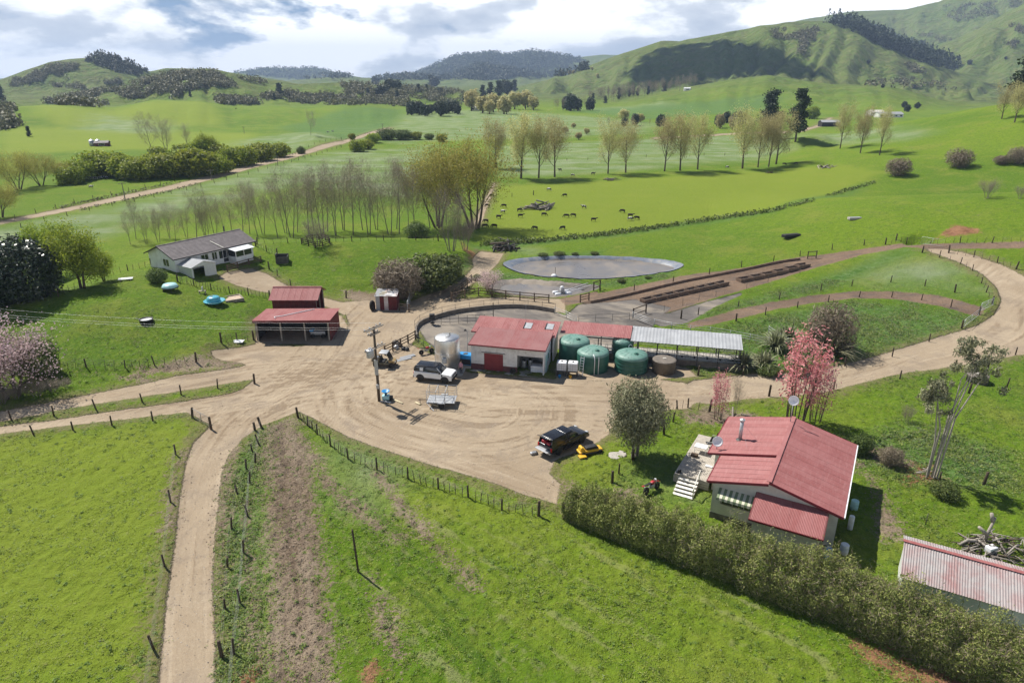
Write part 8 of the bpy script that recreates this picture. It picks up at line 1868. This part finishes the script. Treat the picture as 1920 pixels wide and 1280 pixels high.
for pts in ([(0, 0, 0), (0.1, 0, 1.0), (0.5, 0.2, 2.3)], [(0.1, 0, 0.9), (-0.6, 0.1, 1.5)], [(0.4, 0.2, 1.9), (0.2, 0.3, 2.6)], [(0, 0, 0.2), (-1.6, -0.4, 0.7), (-2.2, -0.6, 0.5)]): MB().tube(pts, [0.16 - 0.04 * i for i in range(len(pts))], 6).build('limb', 'bark_pale', R_, True)
p_ = G(1855, 1040); o_ = MB().bx(-0.35, 0.35, -0.25, 0.25, 0.25, 0.75).build('white_box', 'white_plastic', None, False, p_, 0.3); _bevel_mesh(o_.data, 0.03); tag(o_, 'white plastic box thrown on the firewood heap', 'box')
log_heap('pale rocks and roots heaped at the foot of the pale stems', 1737, 888, 10, 1.2, 0.6, 0.9, ['bark_pale', 'concrete'], 8, 'root_heap'); log_heap('brown branch litter piled between the pink shrubs', 1400, 792, 22, 3.2, 0.5, 2.2, ['bark_brown', 'bark_grey'], 9, 'branch_litter')
# ---- cows ------------------------------------------------------------------------
def cow_meshes():
    def body(head):
        V = [(0, 0, 1.0), (0.45, 0, 1.02), (0.75, 0, 1.08), (-0.45, 0, 1.02), (-0.78, 0, 1.1)]; E = [(0, 1), (1, 2), (0, 3), (3, 4)]; r = [(0.36, 0.40), (0.36, 0.38), (0.26, 0.30), (0.36, 0.40), (0.25, 0.28)]
        hd = [(1.02, 0, 1.22), (1.22, 0, 1.38), (1.5, 0, 1.3), (1.66, 0, 1.22)] if head == 'up' else [(1.0, 0, 0.9), (1.2, 0, 0.55), (1.36, 0, 0.3), (1.44, 0, 0.14)]
        i0 = len(V); V += hd; E += [(2, i0), (i0, i0 + 1), (i0 + 1, i0 + 2), (i0 + 2, i0 + 3)]; r += [0.17, 0.145, 0.12, 0.085]
        for (x, y, par) in ((0.62, 0.2, 1), (0.66, -0.2, 1), (-0.66, 0.2, 3), (-0.72, -0.2, 3)):
            k = len(V)
            if x > 0: V += [(x, y, 0.75), (x + 0.02, y, 0.42), (x, y, 0.05)]; r += [0.13, 0.07, 0.055]
            else: V += [(x, y, 0.8), (x - 0.14, y, 0.5), (x - 0.1, y, 0.05)]; r += [0.16, 0.075, 0.055]
            E += [(par, k), (k, k + 1), (k + 1, k + 2)]
        k = len(V); V += [(-0.98, 0, 1.15), (-1.05, 0, 0.6)]; E += [(4, k), (k, k + 1)]; r += [0.04, 0.03]
        return skin_mesh('body', V, E, r, 1), Vector(hd[1])
    return [body('down'), body('up')]
def cows():
    (md, hdn), (mu, hup) = cow_meshes(); r = random.Random(9)
    ear = MB().tube([(0, 0, 0), (0, 0.1, 0.03), (0, 0.2, 0)], [0.02, 0.05, 0.015], 5).mesh('ear', 'hide_black', True); udder = MB().lathe([(0.02, -0.16), (0.12, -0.1), (0.15, 0), (0.1, 0.08)], 8).mesh('udder', 'skin', True)
    variants = {}
    for nm, me in (('d', md), ('u', mu)):
        for hide in ('hide_black', 'hide_patched'):
            m2 = me.copy(); m2.materials.clear(); m2.materials.append(M(hide)); variants[nm, hide] = m2
    spots = [(945, 389, 0), (943, 400, 1), (935, 410, 0), (911, 418, 0), (909, 427, 0), (927, 427, 0), (974, 397, 0), (976, 408, 0), (1020, 405, 0), (1062, 408, 0), (1075, 407, 0), (1113, 415, 0), (1095, 391, 1), (1167, 399, 0), (1182, 407, 0), (1181, 414, 1), (1194, 412, 0), (1003, 431, 0), (1055, 431, 0), (1059, 369, 0), (1029, 358, 1), (1112, 328, 0), (1074, 331, 1), (1050, 321, 0), (922, 369, 0), (914, 388, 0), (1363, 316, 1), (1470, 310, 0), (1492, 309, 0),
             (172, 337, 1), (180, 337, 1), (188, 336, 1), (194, 335, 1), (200, 336, 1), (171, 353, 1), (615, 249, 1), (624, 248, 1), (443, 205, 0)]
    for i, (u, v, w) in enumerate(spots):
        p = G(u, v); grz = r.random() < 0.75; far = u < 700
        if far: lab, grp = 'pale cow grazing on the flat beyond the valley road' if w else 'lone dark cow on the far rolling paddock', 'pale cattle beyond the road' if w else None
        else: lab, grp = ('black and white cow in the herd on the yellow paddock' if w else 'black cow in the herd on the yellow green paddock'), ('patched cows in the paddock' if w else 'black cows in the paddock')
        R = thing('cow', lab, 'cow', p, r.uniform(-0.5, 0.5) + (math.pi if r.random() < 0.5 else 0), grp); R.scale = (0.68,) * 3
        link('body', variants['d' if grz else 'u', 'hide_patched' if w else 'hide_black'], R)
        h = hdn if grz else hup
        for s in (-1, 1): e = link('ear', ear, R, h + Vector((0, 0.08 * s, 0.08))); e.scale = (1, s, 1)
        link('udder', udder, R, (-0.45, 0, 0.62))
cows()

# ---- far buildings ----------------------------------------------------------------
def far_buildings():
    def hut(label, u, v, w, d, h, rz, wall, roof, name='farm_shed', cat='shed', nwin=3):
        p = G(u, v); R = thing(name, label, cat, (p.x, p.y, p.z - 0.2), rz)
        m = MB(); m.extr([(-d / 2, -0.5), (d / 2, -0.5), (d / 2, h), (0, h + d * 0.18), (-d / 2, h)], -w / 2, w / 2, 'x'); m.build('wall', wall, R)
        for s in (-1, 1): m = MB(); m.poly([(-w / 2 - 0.3, s * (d / 2 + 0.3), h - 0.1), (w / 2 + 0.3, s * (d / 2 + 0.3), h - 0.1), (w / 2 + 0.3, 0, h + d * 0.18 + 0.12), (-w / 2 - 0.3, 0, h + d * 0.18 + 0.12)], 0.1); m.build('roof', roof, R)
        for k in range(nwin): window(R, (-w / 2 + w * (k + 0.3) / nwin, -d / 2, h * 0.35), (1, 0, 0), w / nwin * 0.45, h * 0.4, 1, 'white_paint', out=(0, -1, 0))
    hut('long white far farmhouse with pale roof on the flats', 1665, 220, 22, 8, 3, 0.15, 'wall_white', 'roof_zinc', 'far_farmhouse', 'house', 5); hut('white far outbuilding beside the long farmhouse', 1640, 217, 12, 8, 3.4, 0.1, 'wall_white', 'wall_cream', 'far_outbuilding')
    hut('dark open far hay shed left of the white farmhouse', 1554, 237, 13, 6, 3.2, 0.05, 'dark_inside', 'roof_zinc', 'far_hay_shed', 'shed', 0); hut('pale far cottage among the olive trees on the flats', 894, 207, 12, 7, 3, 0.1, 'wall_cream', 'roof_zinc', 'far_cottage', 'house', 3)
    hut('small white far shed at the end of the poplar plantation', 1288, 170, 8, 5, 3, 0, 'wall_white', 'wall_white', 'far_white_shed', 'shed', 1)
    p = G(180, 274); 
    for k, dx in enumerate((-1.8, 1.3)):
        R = thing('grain_silo', 'small grey silo standing on the far green paddock', 'silo', (p.x + dx, p.y, gz_at(p.x + dx, p.y) - 0.1), 0, 'twin silos on the far paddock'); MB().lathe([(1.2, 0), (1.2, 2.8)], 16).build('body', 'galv', R, True); MB().lathe([(1.28, 0), (0.1, 0.7)], 16, (0, 0, 2.8)).build('roof', 'galv', R)
    hut('brown low far shed next to the twin silos', 193, 274, 6, 4, 2, 0.2, 'base_maroon', 'tile_brown', 'far_low_shed', 'shed', 1)
    for k, (u, v, top) in enumerate(((235, 376, 342), (397, 337, 318), (521, 311, 292), (458, 250, 238), (719, 262, 232))):
        p = G(u, v); R = thing('road_pole', 'thin power pole standing along the valley road', 'power pole', p, 0.4, 'power poles along the valley road'); h = vtop(p, top); MB().tube([(0, 0, -0.3), (0, 0, h)], [0.16, 0.1], 6).build('pole', 'bark_grey', R); MB().bar((-1.1, 0, h - 0.3), (1.1, 0, h - 0.3), 0.12, 0.14).build('crossarm', 'bark_grey', R)
far_buildings()

# ---- far trees and hill scrub ---------------------------------------------------------
def inside(poly, n, g):
    P = np.asarray(poly, float); lo, hi = P.min(0), P.max(0); out = np.zeros((0, 2))
    while len(out) < n:
        q = lo + (hi - lo) * g.random((n * 3, 2)); q = q[sdf(q[:, 0], q[:, 1], P) < 0]; out = np.concatenate([out, q])
    return out[:n]
def far_trees():
    r = random.Random(31)
    lab = {'darkpine': ('dark conifer in the far tree belts', 'conifer_tree', 'dark conifers in the far belts'), 'faroak': ('dark rounded tree in the far tree belts', 'broadleaf_tree', 'dark rounded trees in the far belts'), 'farolive': ('olive budding tree in the far tree belts', 'olive_tree', 'olive trees in the far belts'), 'bare': ('leafless tree in the far tree belts', 'bare_tree', 'leafless trees in the far belts')}
    def put(k, u, v, top, w=1.0):
        n = 5 if k == 'bare' else 2; L = lab[k]; plant(f'{k}{r.randrange(n)}', u, v, top, label=L[0], name=L[1], group=L[2], wide=w)
    for (u, v, top) in ((884, 208, 168), (905, 212, 178), (925, 210, 176), (945, 214, 178), (965, 205, 172), (985, 205, 170), (1000, 207, 180), (918, 214, 188), (950, 214, 190)): put('farolive', u, v, top, 1.25)
    for (u, v, top) in ((905, 185, 160), (920, 182, 155), (935, 180, 152), (950, 178, 150), (965, 172, 150), (870, 192, 178), (705, 160, 143), (725, 170, 150), (735, 172, 148), (745, 170, 150), (808, 162, 141), (815, 164, 144), (690, 182, 165), (715, 185, 160), (745, 190, 170), (825, 178, 165), (785, 172, 158), (800, 170, 158)): put(r.choice(['darkpine', 'faroak']), u, v, top, 1.2)
    for u in range(770, 862, 8): put('faroak', u + r.uniform(-3, 3), 214 + r.uniform(-3, 4), 192 + r.uniform(-5, 5), 1.0)
    for u in range(1040, 1110, 8): put(r.choice(['faroak', 'bare']), u + r.uniform(-3, 3), 206 + r.uniform(-2, 3), 180 + r.uniform(-5, 8), 0.9)
    for i in range(60):
        t = i / 59; u = 1108 + 195 * t + r.uniform(-3, 3); v = np.interp(u, [1108, 1180, 1300], [192, 184, 166]) + r.uniform(-6, 3); put('bare', u, v, v - r.uniform(22, 30), 0.9)
    for (u, v) in ((1112, 192), (1135, 194), (1188, 178), (1195, 180), (1215, 178), (1245, 172), (1160, 186), (1180, 182)): put('darkpine', u, v, v - r.uniform(13, 22), 0.9)
    for i in range(26): u = r.uniform(1140, 1250) if i < 8 else r.uniform(1345, 1400); put(r.choice(['farolive', 'faroak', 'bare']), u, 236 + r.uniform(-8, 8), 214 + r.uniform(-6, 8), 0.9)
    for (u, v, top) in ((1060, 250, 236), (1085, 262, 248), (1075, 240, 230), (1100, 252, 240), (1170, 225, 205), (1200, 230, 212)): put('farolive', u, v, top, 1.5)
    for (u, v, top) in ((525, 183, 157), (500, 186, 172), (515, 188, 175), (357, 182, 169), (55, 256, 237), (372, 150, 137), (383, 152, 140), (5, 190, 160)): put('darkpine', u, v, top, 1.0)
    for (u, v, top) in ((1695, 202, 190), (1713, 166, 158), (1628, 120, 112), (1817, 122, 112), (1885, 112, 106), (1700, 210, 196), (1720, 204, 192), (1655, 165, 158)): put('faroak', u, v, top, 1.1)
    for (u, v, top) in ((1120, 146, 138), (1055, 142, 134), (1068, 140, 131), (1075, 139, 131), (1110, 132, 125)): put('farolive', u, v, top, 1.3)
far_trees()
def hill_scrub():
    g = np.random.default_rng(5)
    def patch(name, label_kind, polys, mat, h, leaf, q, conif=False, thin=0.0, minr=0, maxr=9000):
        Cs = []
        for poly, n in polys:
            W = hit(inside(poly, n, g)); rw = np.hypot(W[:, 0], W[:, 1]); W = W[(rw > minr) & (rw < maxr)]
            if thin:
                keep = fbm(W[:, 0] / 60, W[:, 1] / 60, 3) > thin - 0.25; W = W[keep]
            Z = Hz(W[:, 0], W[:, 1]); H = h * g.uniform(0.6, 1.25, len(W))
            for k in range(q):
                t = g.random(len(W)); sp = (1 - t) * 0.38 if conif else np.sqrt(np.maximum(0, 1 - (2 * t - 0.9) ** 2 / 1.3)) * 0.55
                a = g.uniform(0, 6.28, len(W)); Cs.append(np.stack([W[:, 0] + np.cos(a) * sp * H, W[:, 1] + np.sin(a) * sp * H, Z + t * H], 1))
        C = np.concatenate(Cs); o = link(name, quad_mesh(name, C, leaf, mat, np.array([0, -0.3, 0.6]), 0.8, 1.4, g)); o['kind'] = 'stuff'; o['label'] = label_kind; o['category'] = 'scrub'
    patch('hill_scrub', 'dark native scrub covering the hollows of the left hills', [([(20, 152), (60, 138), (100, 122), (150, 122), (140, 132), (90, 150), (20, 165)], 500), ([(92, 160), (120, 148), (165, 150), (160, 168), (110, 165)], 350), ([(232, 168), (270, 152), (330, 138), (400, 138), (440, 145), (500, 155), (480, 165), (400, 165), (340, 172), (330, 185), (240, 185)], 1500), ([(85, 195), (110, 185), (150, 175), (230, 168), (235, 180), (200, 195), (210, 203), (130, 198)], 700),
          ([(380, 190), (420, 186), (470, 190), (490, 196), (420, 197)], 260), ([(485, 182), (560, 175), (640, 185), (760, 180), (770, 200), (640, 198), (520, 195)], 1400), ([(640, 160), (760, 155), (850, 165), (880, 180), (860, 200), (780, 185), (650, 180)], 1100), ([(-20, 205), (20, 195), (30, 212), (-20, 220)], 120), ([(-20, 222), (20, 225), (38, 238), (-20, 248)], 160), ([(170, 158), (240, 150), (230, 158), (175, 162)], 120)], 'leaf_scrub', 6.5, 1.7, 20, False, 0.16, 0, 2600)
    patch('hilltop_forest', 'dark conifer plantation on the hilltop at the left', [([(160, 116), (190, 104), (225, 112), (282, 138), (240, 143), (180, 122)], 420)], 'leaf_forest', 11, 2.2, 18, True, 0, 900, 2600)
    patch('pine_belt', 'dark belt of pines running down the green hill', [([(1540, 42), (1590, 40), (1640, 58), (1720, 92), (1798, 128), (1792, 135), (1740, 122), (1660, 90), (1600, 60)], 620)], 'leaf_pine', 24, 3.6, 28, True)
    patch('far_plantation', 'dark plantation block below the blue ranges', [([(975, 144), (1010, 134), (1060, 120), (1105, 130), (1060, 143), (1010, 148)], 420)], 'leaf_forest', 16, 4.0, 16, True, 0, 1200)
    patch('range_forest', 'forest covering the blue ranges in the distance', [([(700, 150), (780, 138), (860, 104), (930, 98), (1000, 96), (1080, 108), (1100, 118), (1050, 122), (980, 140), (860, 150)], 3000), ([(430, 138), (500, 128), (600, 128), (660, 146), (560, 150)], 700), ([(870, 150), (900, 128), (950, 132), (1000, 140), (930, 152)], 500)], 'leaf_forest', 18, 6.0, 12, minr=2500)
    patch('gully_scrub', 'grey scrub in the gullies of the right hills', [([(1440, 62), (1475, 55), (1470, 75), (1500, 62), (1530, 50), (1535, 62), (1505, 105), (1495, 105), (1500, 75), (1450, 75)], 200), ([(1770, 10), (1840, 8), (1900, 0), (1930, 0), (1900, 18), (1850, 32), (1800, 45), (1770, 30)], 420), ([(1890, 45), (1925, 55), (1920, 65), (1895, 55)], 60), ([(1690, 120), (1720, 128), (1740, 140), (1700, 136)], 60), ([(1700, 60), (1760, 80), (1790, 75), (1740, 65)], 60), ([(1600, 160), (1700, 150), (1800, 165), (1780, 172)], 110), ([(1860, 75), (1910, 80), (1900, 92)], 50)], 'leaf_scrub', 8.0, 2.4, 14, False, 0.12)
    patch('ditch_rushes', 'rushes growing along the ditch across the green paddocks', [([(900, 455), (1020, 449), (1160, 435), (1300, 415), (1450, 393), (1560, 364), (1640, 340), (1642, 344), (1560, 369), (1450, 398), (1300, 420), (1160, 440), (1020, 455), (900, 462)], 1500)], 'leaf_green', 0.75, 0.34, 3, False, 0.22)
    patch('roadside_scrub', 'dark weeds along both sides of the valley road', [([(-50, 428), (150, 380), (300, 348), (450, 313), (560, 285), (640, 263), (730, 236), (730, 238), (640, 266), (560, 288), (450, 316), (300, 351), (150, 383), (-50, 431)], 700), ([(-50, 446), (150, 393), (300, 362), (450, 325), (560, 296), (640, 273), (640, 275), (560, 298), (450, 328), (300, 365), (150, 396), (-50, 449)], 400)], 'leaf_scrub', 0.6, 0.3, 3, False, 0.3)
hill_scrub()

# ---- grass: tussocks and rank growth near by -----------------------------------------------
def tussocks():
    g = np.random.default_rng(8)
    idx = np.where((gr_ < 125) & (gr_ > 24) & (np.abs(np.arctan2(gx, gy)) < 0.95))[0]
    r = gr_[idx]; area = r ** 1.6
    dens = (0.55 + 1.6 * MK['lush'][idx] + 0.3 * MK['pale'][idx]) * np.clip(1 - bare[idx] * 1.6, 0, 1) * (1 - 0.7 * MK['mud'][idx]) * (0.15 + 1.7 * np.clip(fbm(gx[idx] / 5, gy[idx] / 5, 3) + 0.2, 0, 1)) * (1 - 0.5 * MK['yellow'][idx]) * (s_p[idx] > 1) * (s_s[idx] > 1)
    w = dens * area; w = w / w.sum()
    n = 85000; k = g.choice(idx, n, p=w); x = gx[k] + g.normal(size=n) * 0.25; y = gy[k] + g.normal(size=n) * 0.25
    z = Hz(x, y); L = MK['lush'][k]; blue = g.random(n) < 0.10 + 0.5 * L
    for nm, sel, mat, lab in (('grass', ~blue, 'grass_blade', 'short tufted pasture grass over the near paddocks'), ('rank_grass', blue, 'grass_blue', 'long blue green grass along banks and fence lines')):
        X, Y, Z, l = x[sel], y[sel], z[sel], L[sel]; Cs = []; S = []
        for q in range(3):
            h = 0.05 + 0.04 * l + 0.03 * g.random(len(X)); Cs.append(np.stack([X + g.normal(size=len(X)) * 0.09, Y + g.normal(size=len(X)) * 0.09, Z + h * 0.6], 1)); S.append(0.045 + 0.02 * l)
        C = np.concatenate(Cs); S = np.concatenate(S)
        o = link(nm, quad_mesh(nm, C, S, mat, np.array([0, 0, 1.2]), 0.7, 4.0, g)); o['kind'] = 'stuff'; o['label'] = lab; o['category'] = 'grass'
tussocks()

def clumps_and_stones():
    g = np.random.default_rng(18)
    idx = np.where((gr_ < 105) & (gr_ > 26) & (np.abs(np.arctan2(gx, gy)) < 0.9) & (bare < 0.2) & (s_p > 1) & (s_s > 1))[0]
    w = (0.3 + 1.5 * MK['lush'][idx] + np.clip(fbm(gx[idx] / 7, gy[idx] / 7, 3), 0, 1) * 2.5) * (1 - 0.55 * MK['yellow'][idx]) * gr_[idx] ** 1.6; w /= w.sum()
    n = 5200; k = g.choice(idx, n, p=w); q = 16
    X = np.repeat(gx[k] + g.normal(size=n) * 0.2, q); Y = np.repeat(gy[k] + g.normal(size=n) * 0.2, q); R = np.repeat(g.uniform(0.10, 0.26, n), q)
    a = g.uniform(0, 6.28, n * q); rr = R * np.sqrt(g.random(n * q)); x = X + np.cos(a) * rr; y = Y + np.sin(a) * rr
    C = np.stack([x, y, Hz(x, y) + 0.05 + 0.5 * (R - rr)], 1); ax = np.stack([np.cos(a) * 0.8, np.sin(a) * 0.8, np.full(n * q, 0.7)], 1)
    o = link('pasture_clumps', quad_mesh('pasture_clumps', C, 0.045, 'leaf_clump', np.stack([np.cos(a) * 0.3, np.sin(a) * 0.3, np.full(n * q, 1.0)], 1), 0.4, 4.5, g, axis=ax)); o['kind'] = 'stuff'; o['label'] = 'ungrazed darker clumps of grass in the near paddocks'; o['category'] = 'grass'
    oc = np.array([(1, 0, 0), (0, 1, 0), (-1, 0, 0), (0, -1, 0), (0, 0, 0.6), (0, 0, -0.5)]); F0 = np.array([(0, 1, 4), (1, 2, 4), (2, 3, 4), (3, 0, 4), (1, 0, 5), (2, 1, 5), (3, 2, 5), (0, 3, 5)])
    for nm, key, n, lo, hi, mat, lab in (('loose_stones', 'gravel', 11000, 0.02, 0.06, 'stone', 'loose stones strewn over the gravel yard and tracks'), ('mud_clods', 'mud', 7000, 0.03, 0.09, 'clod', 'clods of trampled earth in the muddy strip')):
        mm = MK[key]; e = np.where((mm > 0.25) & (gr_ < 100) & (np.abs(np.arctan2(gx, gy)) < 0.9))[0]
        w = ((1.0 + 2.2 * ((mm[e] < 0.85) & (mm[e] > 0.3))) if key == 'gravel' else mm[e] ** 2) * gr_[e] ** 1.5; w = w / w.sum(); k = g.choice(e, n, p=w)
        x = gx[k] + g.normal(size=n) * 0.15; y = gy[k] + g.normal(size=n) * 0.15; sz = lo + (hi - lo) * g.random(n) ** 2.5
        V = (np.stack([x, y, Hz(x, y) + sz * 0.2], 1)[:, None, :] + oc[None] * sz[:, None, None] * g.uniform(0.6, 1.3, (n, 6, 1))).reshape(-1, 3); F = (F0[None] + 6 * np.arange(n)[:, None, None]).reshape(-1, 3)
        me = bpy.data.meshes.new(nm); me.from_pydata(V.tolist(), [], F.tolist()); me.materials.append(M(mat)); o = link(nm, me); o['kind'] = 'stuff'; o['label'] = lab; o['category'] = 'stones'
mat_leaf('leaf_clump', (0.055, 0.115, 0.010), (0.17, 0.235, 0.03), trans=0.12); mat_leaf('stone', (0.20, 0.16, 0.12), (0.50, 0.44, 0.36), trans=0.0); mat_leaf('clod', (0.10, 0.07, 0.045), (0.26, 0.19, 0.13), trans=0.0)
clumps_and_stones()

# ---- drifting clouds overhead (they shade parts of the hills) and the air itself --------------
def clouds():
    b = NB('cloud'); b.done((0.85, 0.85, 0.85), 1.0, None, 0, 0.0)
    gn = np.random.default_rng(2)
    for k, (poly, alt) in enumerate((([(1170, 130), (1210, 98), (1270, 82), (1350, 72), (1420, 85), (1470, 104), (1560, 140), (1500, 146), (1430, 143), (1350, 152), (1280, 166), (1200, 164)], 1500),)):
        q = inside(poly, 2300, gn); sd = -sdf(q[:, 0], q[:, 1], poly); q = q[gn.random(len(q)) < np.clip(sd / 22.0, 0.03, 1)]
        W = hit(q); rr_ = np.hypot(W[:, 0], W[:, 1]); W = W[np.abs(rr_ - np.median(rr_)) < 700]
        Z = h0(W[:, 0], W[:, 1]); t = (alt - Z) / (-sdir.z); X = W[:, 0] - sdir.x * t; Y = W[:, 1] - sdir.y * t; n = len(X)
        R0 = gn.uniform(9, 17, n); Zc = alt + gn.normal(size=n) * 14
        oc = np.array([(1, 0, 0), (0, 1, 0), (-1, 0, 0), (0, -1, 0), (0, 0, 0.7), (0, 0, -0.5)])
        V = (np.stack([X, Y, Zc], 1)[:, None, :] + oc[None] * R0[:, None, None]).reshape(-1, 3)
        F0 = np.array([(0, 1, 4), (1, 2, 4), (2, 3, 4), (3, 0, 4), (1, 0, 5), (2, 1, 5), (3, 2, 5), (0, 3, 5)]); F = (F0[None] + 6 * np.arange(n)[:, None, None]).reshape(-1, 3)
        me = bpy.data.meshes.new('cloud'); me.from_pydata(V.tolist(), [], F.tolist()); me.materials.append(M('cloud')); o = link('cloud', me); o['kind'] = 'structure'
clouds()
def haze():
    m = MB(); m.bx(-9700, 9700, -300, 9800, float(GZ.min()) - 1.5, max(float(GZ.max()), 60) + 30); me = m.mesh('haze', 'cloud'); me.materials.clear()
    mt = bpy.data.materials.new('haze'); mt.use_nodes = True; nt = mt.node_tree; nt.nodes.clear(); out = nt.nodes.new('ShaderNodeOutputMaterial'); v = nt.nodes.new('ShaderNodeVolumePrincipled')
    v.inputs['Color'].default_value = (0.55, 0.72, 1.0, 1); v.inputs['Density'].default_value = 0.00011; v.inputs['Anisotropy'].default_value = 0.0; nt.links.new(v.outputs[0], out.inputs['Volume'])
    me.materials.append(mt); o = link('haze', me); o['kind'] = 'stuff'; o['label'] = 'thin blue haze in the valley air'; o['category'] = 'haze'
haze()
